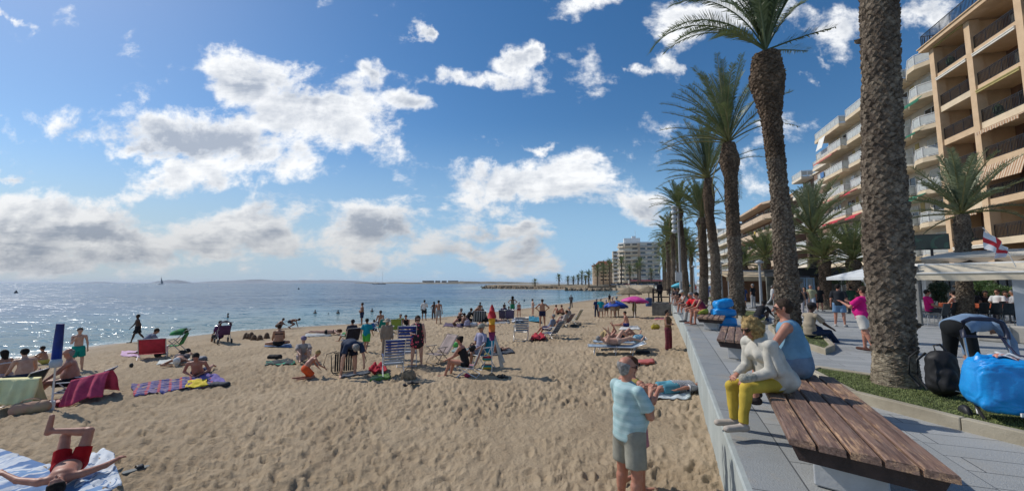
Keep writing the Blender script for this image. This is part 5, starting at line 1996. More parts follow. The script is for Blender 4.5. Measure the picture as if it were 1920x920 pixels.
bp('boy in green swim shorts holding a hand to his mouth by the sea', 143, 694, 'mouth', 190, vt=610, sk='fair', hair=('short', 'brown'), bottom=('shorts', (0.01, 0.30, 0.24)), g=.92)
bp('dark figure of a bare-chested man striding along the edge of the sea', 256, 643, 'stride', 100, vt=588, sk='dark', hair=('short', 'black'), bottom=('shorts', BLK))
bp('person in grey shirt kneeling bent over behind the red beach chair', 266, 662, 'kneel', -75, H=1.7, sk='tan', hair=('short', 'brown'), top=('long', (.20, .22, .29)), bottom=('jeans', BLK))
bp('person wearing a white cap lying face down on a pale mat', 338, 681, 'pronearms', 172, H=1.66, sk='tan', hair=('short', 'dark'), bottom=('shorts', (.12, .10, .11)), hat=('cap', WHT))
bp('man propped on his elbows on the plaid blanket, chin on his hands', 372, 704, 'elbows', 168, H=1.74, sk='red', hair=('short', 'dark'), bottom=('shorts', (.05, .06, .12)))
bp('bather up to the waist in the sea right of the strolling man', 426, 613, 'wade', 100, vt=586, H=1.7, sk='deep', hair=('short', 'dark'), bottom=('shorts', BLK), group=GRP_W, sink=.0)
bp('woman in purple top sitting at the pushchair near the water', 410, 641, 'chair', 20, H=1.62, seat=sandz(*beach(410, 641).xy) + .18, fem=True, sk='brown', hair=('short', 'black'), top=('tee', (.13, .04, .13)), bottom=('shorts', BLK))
bp('large woman in black bikini sitting cross-legged with her back turned', 522, 650, 'cross', 8, H=1.68, g=1.28, fem=True, sk='tan', hair=('bun', 'dark'), top=('bikini', BLK), bottom=('brief', BLK))
bp('child bending down at the edge of the sea, left of two', 519, 617, 'crouch', -70, H=1.35, sk='brown', hair=('short', 'dark'), bottom=('trunks', BRN), group='children digging by the water')
bp('child leaning forward on both arms at the edge of the sea, right of two', 542, 616, 'dig', -90, H=1.45, sk='brown', hair=('short', 'black'), bottom=('trunks', (.05, .05, .06)), group='children digging by the water')
for u, v, vt, lab in ((590, 603, 580, 'bather with hand on hip, leftmost of three in the sea'), (615, 604, 586, 'smallest bather, deepest in the water between two others'),
       (633, 603, 580, 'bather standing straight, rightmost of three in the sea'), (697, 599, 577, 'bather with spread arms in the sea behind the big man')):
 bp(lab, u, v, 'wade', 150, vt=vt, sk='deep', hair=('short', 'black'), bottom=('trunks', BLK), group=GRP_W)
bp('big bare-chested man in navy shorts standing at the waterline', 678, 609, 'folded', 95, vt=566, sk='brown', hair=('short', 'dark'), bottom=('shorts', NAVY), g=1.2, belly=.6)
bp('sunbather in black swimwear lying face down near the waterline', 612, 628, 'pronearms', -98, H=1.66, fem=True, sk='fair', hair=('long', 'auburn'), bottom=('brief', BLK), top=('bikini', BLK))
bp('person in striped cap sitting on the sand behind the boy in orange', 566, 678, 'knees', 190, H=1.55, sk='fair', hair=('short', 'grey'), top=('tee', (.42, .38, .36)), bottom=('shorts', (.5, .4, .42)), hat=('cap', (.25, .2, .3)))
bp('boy in bright orange shorts kneeling and digging in the sand', 572, 709, 'kneel', -72, H=1.28, sk='red', hair=('short', 'blond'), bottom=('shorts', ORG))
bp('person in navy shirt and shorts bent double over a folding chair', 652, 703, 'bendover', 195, H=1.78, sk='fair', hair=('short', 'grey'), top=('tee', (.03, .045, .085)), bottom=('shorts', (.012, .014, .03)), g=1.08)
bp('boy in teal shirt and bright green shorts walking away', 686, 661, 'stride', -20, vt=595, sk='tan', hair=('short', 'black'), top=('tee', (.01, .26, .34)), bottom=('shorts', (.09, .42, .06)))
bp('person with dark hair sitting in the black folding chair by the green-shorts boy', 655, 640, 'recline', 30, H=1.65, seat=sandz(*beach(655, 640).xy) + .2, sk='tan', hair=('short', 'black'), top=('tee', (.05, .05, .07)), bottom=('shorts', (.1, .3, .12)))
bp('bare-shouldered person sitting in a teal beach chair', 712, 617, 'chair', 30, H=1.66, seat=sandz(*beach(712, 617).xy) + .26, sk='tan', hair=('short', 'brown'), bottom=('shorts', NAVY))
bp('child in blue sitting on the sand left of the teal chair', 702, 620, 'knees', 20, H=1.2, sk='tan', hair=('short', 'dark'), top=('tee', (.03, .12, .3)), bottom=('shorts', BLK))
bp('person in sun hat and beige shirt standing behind the striped blue chairs', 724, 672, 'stand', 196, vt=597, sk='tan', hair=('short', 'grey'), top=('long', (.30, .24, .18)), bottom=('jeans', (.28, .22, .17)), hat=('sun', (.52, .44, .34)), glasses='sun')


def floral():
 m_ = bpy.data.materials.new('floral_swimsuit_cloth')
 m_.use_nodes = True
 n = N(m_.node_tree)
 o = n.new('ShaderNodeOutputMaterial'); b = n.new('ShaderNodeBsdfPrincipled')
 n.t.links.new(b.outputs[0], o.inputs[0])
 tcn = n.new('ShaderNodeTexCoord').outputs['Object']
 vo = n.new('ShaderNodeTexVoronoi'); n.put(vo.inputs['Vector'], tcn); vo.inputs['Scale'].default_value = 12
 n.put(b.inputs['Base Color'], n.mix(n.m('LESS_THAN', vo.outputs['Distance'], .36), (.012, .010, .014), (.72, .09, .14)))
 b.inputs['Roughness'].default_value = .8
 return m_


bp('large woman in black swimdress with big red flowers standing', 781, 686, 'phone', 186, vt=588, fem=True, sk='fair', hair=('long', 'brown'), top=('dress', floral()), g=1.32, bottom=('trunks', floral()), glasses='sun')
bp('person in yellow-green top sitting behind the blue chairs', 747, 622, 'fore', 200, H=1.6, seat=sandz(*beach(747, 622).xy) + .25, sk='tan', hair=('short', 'grey'), top=('tee', (.35, .38, .06)), bottom=('shorts', KHAKI))
bp('dark-haired person in black sitting beside the yellow-green top', 762, 622, 'fore', 170, H=1.6, seat=sandz(*beach(762, 622).xy) + .2, sk='red', hair=('short', 'dark'), top=('tank', BLK), bottom=('shorts', BLK), fem=True)
bp('man in white T-shirt and black shorts standing by the water', 795, 600, 'phone', -10, vt=561, sk='brown', hair=('short', 'black'), top=('tee', WHT), bottom=('shorts', BLK))
bp('person in long dark clothes standing at the waterline', 813, 598, 'hips', 40, vt=564, sk='brown', hair=('long', 'black'), top=('dress', (.10, .08, .08)), bottom=('jeans', (.14, .11, .11)), fem=True)
bp('bare-backed man in pale grey shorts standing at the waterline', 822, 607, 'stand', -20, vt=562, sk='tan', hair=('short', 'black'), bottom=('shorts', (.36, .38, .38)))
bp('bather hip-deep in the sea beside the pale-shorts man', 838, 588, 'lean', 120, vt=576, sk='deep', hair=('short', 'black'), top=('tee', BLK), bottom=('shorts', BLK), group=GRP_W)

# ---- the knot of people in the middle distance
KG = 'crowd sitting near the water in the middle distance'
bp('bare-chested person perched upright at the left of the crowded group', 860, 610, 'oneknee', -60, H=1.7, sk='brown', hair=('short', 'grey'), bottom=('trunks', BLK), group=KG, seat=sandz(*beach(860, 610).xy) + .25)
bp('thin dark-haired person sitting just right of the upright one', 868, 612, 'knees', -40, H=1.6, sk='brown', hair=('short', 'black'), bottom=('shorts', NAVY), group=KG)
bp('person in black sitting on a low seat in the crowded group', 876, 610, 'fore', -60, H=1.68, sk='brown', hair=('short', 'brown'), top=('tee', BLK), bottom=('shorts', BLK), group=KG, seat=sandz(*beach(876, 610).xy) + .3)
bp('person standing and bending forward in the crowded group', 889, 606, 'lean', -80, vt=566, H=1.7, sk='brown', hair=('short', 'brown'), bottom=('shorts', (.08, .05, .05)), group=KG)
bp('bare-shouldered man standing behind the dark towelled chair', 900, 601, 'stand', 10, vt=565, sk='tan', hair=('short', 'brown'), bottom=('shorts', NAVY), group=KG)
bp('black-haired person seated at the right end of the crowded group', 912, 610, 'fore', 60, H=1.66, sk='tan', hair=('short', 'black'), top=('tank', BLK), bottom=('shorts', BLK), group=KG, seat=sandz(*beach(912, 610).xy) + .25)
bp('child digging in the wet sand below the crowded group', 851, 612, 'kneel', -60, H=1.15, sk='red', hair=('short', 'dark'), bottom=('trunks', BRN), group=KG)
bp('sunbather in black bikini lying flat right of the rainbow parasol', 930, 603, 'backknee', 92, H=1.66, fem=True, sk='fair', hair=('long', 'dark'), top=('bikini', BLK), bottom=('brief', BLK), group=KG)
bp('person reading in the dark chair, left of two chairs seen from behind', 945, 600, 'chair', -15, H=1.66, sk='tan', hair=('short', 'black'), top=('tee', (.12, .09, .13)), bottom=('shorts', BLK), group=KG, seat=sandz(*beach(945, 600).xy) + .28)
bp('child in the dark chair, right of two chairs seen from behind', 954, 600, 'chair', 5, H=1.4, sk='tan', hair=('short', 'brown'), top=('tee', (.14, .11, .16)), bottom=('shorts', BLK), group=KG, seat=sandz(*beach(954, 600).xy) + .28)
bp('tanned man with curly hair and green shorts standing with a rucksack', 961, 590, 'hips', 10, vt=554, sk='tan', hair=('curly', 'black'), bottom=('shorts', (.02, .22, .12)), top=('tank', (.16, .14, .10)))
bp('child standing at the waterline left of the green-shorts man', 946, 588, 'stand', 20, vt=567, sk='deep', hair=('short', 'black'), bottom=('trunks', BLK))
bp('woman in dark red bikini with white cap standing at the waterline', 973, 594, 'stand', 10, vt=565, fem=True, sk='red', hair=('short', 'grey'), top=('bikini', (.3, .04, .04)), bottom=('brief', (.25, .03, .04)), hat=('cap', WHT))
bp('bather in the sea right of the white-capped woman', 983, 573, 'wade', 160, vt=560, sk='deep', hair=('short', 'black'), top=('tee', NAVY), bottom=('trunks', NAVY), group=GRP_W)
bp('slim woman in pale bikini standing sideways by the teal towel', 999, 592, 'armscross', -70, vt=559, fem=True, sk='fair', hair=('bun', 'dark'), top=('bikini', (.5, .4, .35)), bottom=('brief', (.5, .4, .35)))
bp('broad man in navy shorts with hands on hips seen from behind', 1017, 612, 'hips', 5, vt=558, sk='tan', hair=('short', 'brown'), bottom=('trunks', (.015, .02, .06)), g=1.2)
bp('sunbather sitting with arms behind her, left of the pair by the water', 1046, 590, 'propped', -60, H=1.62, fem=True, sk='red', hair=('short', 'dark'), bottom=('brief', BLK), top=('bikini', BRN))
bp('sunbather sitting upright in the pair by the water', 1056, 590, 'knees', 70, H=1.66, sk='red', hair=('short', 'brown'), bottom=('shorts', BRN))
bp('person lounging in a low deckchair beside the white towelled chair', 1062, 604, 'recline', 60, H=1.7, sk='red', hair=('short', 'grey'), top=('tee', (.28, .26, .27)), bottom=('shorts', (.12, .09, .11)), seat=sandz(*beach(1062, 604).xy) + .22)
bp('second lounger-user lower down beside the white towelled chair', 1056, 612, 'recline', 66, H=1.66, fem=True, sk='tan', hair=('short', 'brown'), top=('tee', (.4, .36, .34)), bottom=('shorts', (.16, .06, .07)), seat=sandz(*beach(1056, 612).xy) + .18)
bp('clothed person standing alone at the edge of the sea with a bag', 1071, 576, 'folded', 150, vt=552, sk='brown', hair=('short', 'black'), top=('long', (.08, .08, .09)), bottom=('jeans', (.08, .08, .09)), shoes=BLK)
GG = 'people standing behind the blue parasol'
bp('man in navy shirt and trousers, leftmost of those behind the blue parasol', 1119, 594, 'stand', 20, vt=558, sk='brown', hair=('short', 'grey'), top=('tee', (.02, .04, .12)), bottom=('jeans', (.02, .03, .07)), group=GG)
bp('person in turquoise top and grey shorts behind the blue parasol', 1127, 595, 'stand', 0, vt=558, sk='tan', hair=('short', 'grey'), top=('tee', (.01, .30, .36)), bottom=('shorts', (.34, .30, .26)), group=GG, g=1.1)
bp('tanned person with white hair, half behind the blue parasol rim', 1137, 593, 'stand', -10, vt=560, sk='red', hair=('short', 'white'), top=('tank', (.36, .28, .24)), bottom=('shorts', (.2, .17, .16)), group=GG)
bp('tanned person in a cap standing right behind the blue parasol', 1149, 595, 'stand', 10, vt=556, sk='red', hair=('short', 'grey'), bottom=('shorts', (.42, .32, .25)), top=('tank', (.42, .34, .30)), group=GG, hat=('cap', (.5, .45, .4)))
bp('person in a pale green cap standing rightmost behind the blue parasol', 1157, 594, 'stand', -30, vt=555, sk='tan', hair=('short', 'grey'), top=('tee', (.20, .28, .26)), bottom=('shorts', (.36, .30, .24)), group=GG, hat=('cap', (.20, .36, .34)))
bp('distant dark figure standing behind the capped people', 1143, 566, 'stand', 10, vt=550, sk='deep', hair=('short', 'black'), top=('tee', BLK), bottom=('jeans', BLK))
bp('person wrapped in a yellow-and-black dress under the pink parasol', 1190, 595, 'stand', 40, vt=562, fem=True, sk='dark', hair=('short', 'black'), top=('dress', (.20, .17, .05)), bottom=('skirt', (.18, .15, .05)), group=GG)
bp('bare-backed person with brown skin sitting on a white towel, facing left', 1176, 613, 'floor', 84, H=1.68, sk='red', hair=('short', 'dark'), bottom=('trunks', (.04, .04, .16)), g=1.1)
bp('woman in brown top and patterned trousers standing with folded arms below the wall', 1254, 655, 'armscross', -115, vt=576, fem=True, sk='tan', hair=('short', 'black'), top=('tank', (.15, .085, .045)),
   bottom=('jeans', stripes('dark_red_print', [(.24, .03, .05), (.08, .025, .03)], 'Z', .05, .5)), shoes=(.25, .2, .18), glasses='sun')
# the pair on sunbeds
for lab, u, v, ps in (('sunbather lying with raised knee on the nearer of two sunbeds', 1158, 662, 'backknee'), ('sunbather lying on the farther of two sunbeds', 1164, 652, 'back')):
 q = beach(u, v)
 person(lab, (q.x, q.y, sandz(q.x, q.y) + .30), pose(tilt=90, sp=-3, sp2=10, hd=25, a=((30, 14), (70, 10)), b=((100, -20), (140, 0)), t=((52, 6), (16, 5)), k=((-46, 2), (-14, 3)), f=(60, 60)) if ps == 'backknee' else
     pose(tilt=90, sp=-3, sp2=10, hd=20, a=((20, 20), (50, 12)), b=((90, -30), (120, 0)), t=((12, 6), (44, 5)), k=((-8, 2), (-40, 3)), f=(60, 60)), -82, 1.68, sk='red' if ps == 'back' else 'fair', hair=('short', 'grey'),
     bottom=('brief', BLK if ps == 'back' else (.5, .35, .28)), vox=.024, fem=ps == 'back', g=1.1, hat=('sun', (.5, .36, .18)) if ps == 'back' else None)

# ---- the foreground couple on the sand
XY = G(1178, 800, -.78); s_ = 4.02 / XY.y
q = Vector((XY.x, XY.y, 0)); q = Vector(((1170 - 960) / 760 * 4.55, 4.52, 0))
MAN = pose(sp=-4, sp2=0, hd=4, a=((22, 8), (24, 6)), b=((150, -34), (150, -26)), t=((1, 6), (-3, 6)), k=((-3, 2), (-4, 2)), yaw=-8)
tee = stripes('aqua_striped_tee', [(0.37, 0.54, 0.55), (0.44, 0.60, 0.61)], 'Z', .075, .5, wob=.03)
person('elderly balding man in pale aqua striped T-shirt and khaki shorts standing on the sand', (q.x, q.y, sandf(q.x, q.y)), MAN, -66, 1.70, g=1.12, sk='red', hair=('balding', 'grey'), top=('tee', tee),
    bottom=('shorts', (0.30, 0.29, 0.24)), vox=.011, hero=True, glasses='sun', belly=.55)
q = Vector(((1177 - 960) / 760 * 5.06, 5.04, 0))
person('woman in dark glasses hidden behind the elderly man on the sand', (q.x, q.y, sandf(q.x, q.y) + .02), pose(hd=6, a=((34, 10), (34, 10)), b=((118, -28), (118, -22)), pit=-4), -62, 1.55, fem=True, sk='red', hair=('short', 'auburn'),
    top=('tank', (.40, .32, .10)), bottom=('shorts', (.45, .2, .25)), glasses='sun', vox=.013, hero=True)
bp('woman in striped top and blue shorts lying on her side against the sea wall', 1262, 736, pose(tilt=-90, sp=0, hd=-4, a=((-6, 14), (-6, 10)), b=((6, 10), (6, 10)), t=((2, 5), (2, 3)), k=((-3, 2), (-3, 2)), f=(20, 20)), -60, H=1.62,
   fem=True, sk='red', hair=('short', 'dark'), top=('tee', stripes('striped_top', [(.58, .57, .55), (.05, .06, .12)], 'Y', .035, .55)), bottom=('shorts', (.10, .30, .38)), g=1.12)

# ---- by the rainbow parasol
p = beach(872, 704)
person('tanned woman in a low striped chair leaning on her knee', (p.x, p.y, 0), pose(sp=10, sp2=22, hd=10, a=((34, 8), (34, 8)), b=((66, -6), (60, -8)), t=((98, 6), (92, 6)), k=((20, 2), (12, 2))), 78, 1.64, fem=True, sk='red',
    hair=('bun', 'black'), top=('swim', BLK), bottom=('brief', BLK), vox=.02, seat=sandz(p.x, p.y) + .24)
p = beach(900, 686)
person('old man in lavender shirt and cap sitting behind the rainbow parasol', (p.x, p.y, 0), 'chair', 130, 1.72, sk='tan', hair=('short', 'grey'), top=('shirt', (.34, .33, .46)), bottom=('shorts', (.28, .27, .32)), vox=.02,
    seat=sandz(p.x, p.y) + .38, hat=('cap', (.34, .33, .27)), glasses='clear')
bp('bare-chested child propped on a dark towel right of the rainbow parasol', 932, 660, 'elbows', 150, H=1.3, sk='red', hair=('short', 'brown'), bottom=('trunks', BLK))
p = beach(1030, 628)
person('person sunk in a patterned deckchair facing the sea', (p.x, p.y, 0), 'recline', 60, 1.64, sk='tan', hair=('short', 'grey'), top=('tee', (.22, .25, .33)), bottom=('shorts', (.04, .04, .10)), vox=.022, seat=sandz(p.x, p.y) + .24)

# ---- on the promenade
p = G(1440, 733, .45)
WOM = pose(sp=8, sp2=24, hd=24, yaw=6, a=((0, 3), (6, 3)), b=((66, -22), (70, -26)), t=((86, 5), (80, 6)), k=((10, 2), (-4, 2)), fo=6)
def curly_extra(B, J, d): pass
wom, Jw, dw = person('curly blonde woman in yellow trousers with a white jacket over her shoulders', (p.x + .05, p.y + .02, 0), WOM, 96, 1.61, fem=True, sk='red', hair=('curly', 'blond'),
      top=('long', (.56, .53, .46)), bottom=('leggings', (0.54, 0.39, 0.06)), shoes=(0.50, 0.44, 0.38), glasses='sun', vox=.0105, hero=True, seat=.45)
# jacket draped over the shoulders, sleeves hanging
Jk = Body()
up2, up1, X_ = dw['up2'], dw['up1'], Vector((1, 0, 0))
bk = -Vector((0, up2.z, -up2.y))
Jk.cap(dw['neck'] - up2 * .02, dw['chest'] - up2 * .05 + bk * .03, .075, .135, .04, X_, 1.5)
Jk.cap(dw['chest'] - up2 * .05 + bk * .03, dw['pel'] + up1 * .06 + bk * .05, .135, .15, .05, X_, 1.35)
Jk.cap(dw['pel'] + up1 * .10 + bk * .06, dw['pel'] - up1 * .02 + bk * .13, .14, .15, .05, X_, 1.45)
for sg in (-1, 1):
 sh = Jw[0 if sg < 0 else 1][4]
 Jk.cap(dw['neck'] - up2 * .03, sh + X_ * sg * .015, .058, .064, .04)
 Jk.cap(sh + X_ * sg * .02, Jw[0 if sg < 0 else 1][5] + bk * .05 + X_ * sg * .02, .062, .075, .05)
Jk.cap(dw['neck'] + bk * .03, dw['neck'] + bk * .07 + up2 * .02, .07, .055, .03, X_, 1.5)
Jk.cap(dw['chest'] + Vector((-.16, .02, -.02)), dw['pel'] + Vector((-.20, -.16, .02)), .045, .036, .03, flat=True)
me = Jk.mesh('jacket', .0105, [(dw['chest'] - bk * .075, -bk * 1.0 + up2 * .1)], (.012, 22, 2.0))
linkmesh('jacket', me, cloth((.55, .53, .47)), wom, smooth=True)

p = G(1487, 705, .45)
TM = pose(sp=4, sp2=16, hd=4, a=((32, 10), (24, 10)), b=((64, -6), (60, -10)), t=((86, 14), (84, 12)), k=((6, 4), (8, 4)))
person('heavy man in pale blue vest and glasses sitting on the bench beside the blonde woman', (p.x + .08, p.y + .02, 0), TM, 56, 1.82, g=1.36, sk='red', hair=('short', 'brown'), top=('tank', (0.17, 0.33, 0.46)),
    bottom=('shorts', (.17, .24, .33)), shoes=(.05, .04, .04), glasses='clear', vox=.0115, hero=True, seat=.45, belly=.5)
SEATED = 'people sitting on the promenade benches'
p = G(1321, 588, .45)
person('man in a dark red vest and yellow-green shorts sitting on the third bench', (p.x, p.y, 0), 'fore', 88, 1.74, sk='red', hair=('short', 'black'), top=('tank', (.20, .03, .07)), bottom=('shorts', (.50, .52, .08)), vox=.02, seat=.45, group=SEATED, fem=False)
p = G(1309, 586, .45)
person('person in bright red top and pale trousers sitting on the third bench', (p.x, p.y, 0), 'fore', 96, 1.7, sk='red', hair=('short', 'grey'), top=('tee', (.62, .02, .03)), bottom=('jeans', (.42, .42, .40)), shoes=(.08, .08, .09), vox=.02, seat=.45, group=SEATED)
p = G(1290, 574, .45)
person('woman in white top with bare legs sitting on the fourth bench', (p.x, p.y, 0), 'fore', 92, 1.68, fem=True, sk='red', hair=('short', 'blond'), top=('tank', (.5, .49, .47)), bottom=('shorts', (.04, .04, .05)), shoes=(.5, .5, .48), vox=.022, seat=.45, group=SEATED, hat=('cap', (.55, .54, .5)))
p = G(1272, 560, .45)
person('pale-legged person sitting in the shade of the cyan parasol', (p.x, p.y, 0), 'fore', 100, 1.68, sk='fair', hair=('short', 'dark'), top=('tee', (.05, .04, .05)), bottom=('shorts', (.07, .05, .06)), vox=.024, seat=.45, group=SEATED)
p = G(1281, 562, .45)
person('person in black sitting under the cyan parasol, right of the pale-legged one', (p.x, p.y, 0), 'fore', 80, 1.7, sk='brown', hair=('short', 'black'), top=('tee', BLK), bottom=('shorts', BLK), vox=.024, seat=.45, group=SEATED)
WK = 'people strolling on the promenade'
dp('man in bright pink shirt and white shorts holding up a phone', 1624, 658, 'photo', 62, vt=534, sk='red', hair=('short', 'brown'), top=('shirt', (0.62, 0.015, 0.20)), bottom=('shorts', (.62, .58, .52)), shoes=(.09, .04, .03), g=1.18, belly=.6, vox=.014, glasses='sun')
dp('man in sleeveless black top and denim shorts seen from behind', 1576, 612, 'stand', -5, vt=531, sk='red', hair=('short', 'black'), top=('tee', (.022, .024, .03)), bottom=('shorts', (.14, .24, .38)), shoes=(.4, .38, .36), g=1.12, group=WK)
dp('man in khaki shirt and pale shorts walking towards the camera by the dark pavilion', 1523, 586, 'stride', 175, vt=532, sk='red', hair=('short', 'grey'), top=('tee', (.36, .35, .22)), bottom=('shorts', (.42, .44, .50)), shoes=(.5, .5, .5), g=1.1, group=WK)
dp('woman in black top and pale trousers by the second palm trunk', 1502, 596, 'stride', 170, vt=536, fem=True, sk='tan', hair=('long', 'dark'), top=('tank', BLK), bottom=('jeans', (.42, .38, .38)), shoes=(.5, .5, .5), group=WK)
dp('woman in dark vest just left of the khaki-shirted man', 1511, 590, 'stand', 160, vt=537, fem=True, sk='tan', hair=('long', 'black'), top=('tank', (.03, .03, .04)), bottom=('jeans', (.40, .36, .37)), group=WK)
p = G(1520, 630, .16)
person('dark-skinned man in beige T-shirt and jeans sitting on the planter kerb', (p.x, p.y, 0), pose(sp=-6, sp2=14, hd=14, a=((44, 8), (40, 8)), b=((58, -6), (62, -6)), t=((100, 8), (92, 8)), k=((40, 2), (34, 2)), f=(90, 90)), -84, 1.78, sk='dark',
    hair=('short', 'black'), top=('tee', (.36, .30, .22)), bottom=('jeans', (.02, .035, .075)), shoes=(.45, .42, .42), vox=.016, seat=.16, hat=('cap', (.03, .03, .035)))
p = G(1422, 606, 0)
person('man in black bending low beside the blue bundle', (p.x, p.y, 0), 'crouch', -60, 1.78, sk='dark', hair=('short', 'black'), top=('tee', BLK), bottom=('jeans', (.03, .05, .10)), shoes=(.3, .3, .3), vox=.018, group=WK)
wk = [(1395, 577, 535, 'man in blue patterned shirt and shorts walking away between two trunks', (.05, .09, .24), (.06, .09, .22), 'short', 0, 'stride'),
   (1413, 578, 531, 'man in black shirt and pale trousers turning his head, in front of the beige awning', (.02, .022, .025), (.42, .42, .42), 'short', 60, 'stand'),
   (1362, 561, 530, 'woman in black dress walking on the promenade between the third and fourth trunks', (.015, .015, .02), (.02, .02, .03), 'long', 20, 'stride'),
   (1352, 556, 531, 'stroller in white T-shirt behind the fourth palm', (.6, .6, .58), (.1, .1, .14), 'short', 10, 'stride'),
   (1334, 555, 531, 'man in light blue shirt walking left of the third palm', (.24, .38, .55), (.04, .05, .09), 'short', 170, 'stride'),
   (1328, 558, 532, 'woman in blue print walking left of the third palm', (.14, .22, .44), (.1, .1, .2), 'long', 160, 'stride'),
   (1441, 566, 532, 'woman in dusty pink under the beige awning', (.36, .22, .24), (.3, .2, .2), 'long', 90, 'stand'),
   (1449, 572, 534, 'man in white shirt right of the woman in dusty pink', (.62, .62, .62), (.5, .5, .5), 'short', -80, 'stride'),
   (1434, 560, 533, 'distant dark-dressed person under the beige awning', (.05, .04, .05), (.04, .04, .05), 'short', 0, 'stand'),
   (1304, 551, 533, 'person in coral top standing behind the bench sitters', (.62, .12, .10), (.3, .3, .3), 'short', 180, 'stand'),
   (1379, 556, 532, 'person in grey behind the third palm trunk', (.2, .2, .22), (.05, .05, .06), 'short', 0, 'stride'),
   (1262, 549, 532, 'small figure in pink far down the promenade', (.5, .25, .28), (.1, .1, .1), 'short', 0, 'stand'),
   (1255, 547, 532, 'small figure in white far down the promenade', (.6, .6, .6), (.15, .15, .2), 'short', 180, 'stand'),
   (1269, 546, 531, 'small figure in dark clothes far down the promenade', (.04, .04, .05), (.04, .04, .05), 'short', 0, 'stride'),
   (1297, 549, 532, 'small figure in pale blue far down the promenade', (.3, .4, .5), (.4, .4, .4), 'short', 0, 'stride')]
wk += [(1388, 560, 533, 'walker in mustard top between the third palm and the kiosk', (.45, .30, .06), (.05, .05, .07), 'long', 20, 'stride'),
    (1404, 562, 533, 'walker in white vest before the kiosk', (.62, .62, .6), (.12, .16, .26), 'short', 160, 'stride'),
    (1456, 584, 533, 'woman in grey dress left of the second palm trunk', (.26, .26, .28), (.26, .26, .28), 'long', 60, 'stand'),
    (1346, 552, 533, 'child in orange far behind the fourth palm', (.62, .2, .04), (.1, .1, .1), 'short', 0, 'stand'),
    (1538, 583, 535, 'waiter in black standing inside the pavilion', (.02, .02, .02), (.02, .02, .02), 'short', 200, 'stand'),
    (1553, 580, 536, 'customer in white shirt inside the pavilion', (.6, .6, .6), (.1, .1, .12), 'long', 170, 'stand'),
    (1598, 588, 535, 'customer in dark green under the white square parasol', (.03, .08, .05), (.04, .04, .05), 'short', 30, 'stand'),
    (1287, 549, 533, 'tiny figure in red far down the promenade', (.5, .05, .05), (.2, .2, .2), 'short', 0, 'stand')]
for u, v, vt, lab, c1, c2, hr, rz, ps in wk:
 dp(lab, u, v, ps, rz, vt=vt, sk='tan' if (u % 2) else 'red', fem=hr == 'long', hair=(hr, 'dark' if u % 3 else 'grey'), top=('tee', c1), bottom=('shorts' if v % 2 else 'jeans', c2), shoes=(.2, .2, .2), group=WK, vox=.022)
# the person stooping behind the blue bag at the right edge
p = G(1806, 722, 0)
person('person in faded denim shirt bent double behind the bagged trolley', (p.x, p.y, 0), pose(sp=72, sp2=92, hd=112, t=((6, 10), (2, 10)), k=((-4, 4), (-4, 4)), a=((0, 12), (18, 12)), b=((6, 4), (12, 4))), -84, 1.80, g=1.22, sk='tan', hair=('short', 'dark'),
    top=('long', (.20, .29, .42)), bottom=('jeans', (.012, .014, .016)), shoes=BLK, vox=.0125, hero=False)
# on the raised platform by the wall

# ------------------------------------------------------------------ benches, planters, street things
def wood_material():
 m_ = bpy.data.materials.new('weathered_wood')
 m_.use_nodes = True
 n = N(m_.node_tree)
 o = n.new('ShaderNodeOutputMaterial'); b = n.new('ShaderNodeBsdfPrincipled')
 n.t.links.new(b.outputs[0], o.inputs[0])
 tcn = n.new('ShaderNodeTexCoord').outputs['Object']
 oi = n.new('ShaderNodeObjectInfo').outputs['Random']
 off = n.new('ShaderNodeCombineXYZ'); n.put(off.inputs[2], n.m('MULTIPLY', oi, 30))
 v = n.vm('ADD', tcn, off.outputs[0])
 grain = n.noise(n.mapping(v, scale=(28, 1.3, 28)), 1.0, 6, .7, .6)
 fine = n.noise(n.mapping(v, scale=(110, 4, 110)), 1.0, 4, .7)
 worn = n.mapr(n.noise(n.mapping(v, scale=(7, 1.4, 7)), 1.0, 5, .65), .50, .62)
 c = n.mix(n.mapr(grain, .35, .65), (0.10, 0.056, 0.042), (0.27, 0.165, 0.12))
 c = n.mix(n.m('MULTIPLY', worn, n.mapr(fine, .4, .6)), c, (0.58, 0.35, 0.19))
 c = n.mix(n.mapr(fine, .52, .7, 0, .5), c, (0.30, 0.25, 0.21))
 c = n.mix(n.mapr(grain, .60, .72, 0, .85), c, (0.018, 0.012, 0.010))
 n.put(b.inputs['Base Color'], c)
 b.inputs['Roughness'].default_value = .62
 bp_ = n.new('ShaderNodeBump'); bp_.inputs['Strength'].default_value = .8; bp_.inputs['Distance'].default_value = .006
 n.put(bp_.inputs['Height'], n.m('ADD', grain, n.m('MULTIPLY', fine, .5)))
 n.put(b.inputs['Normal'], bp_.outputs[0])
 return m_


WOOD = wood_material()
WOODD = mat('dark_stained_wood', (0.045, 0.026, 0.021), .6, .3, 6, .5, 50)
BENCH_LEG = mat('bench_concrete', (0.50, 0.51, 0.52), .8, .1, 3, .2, 40)


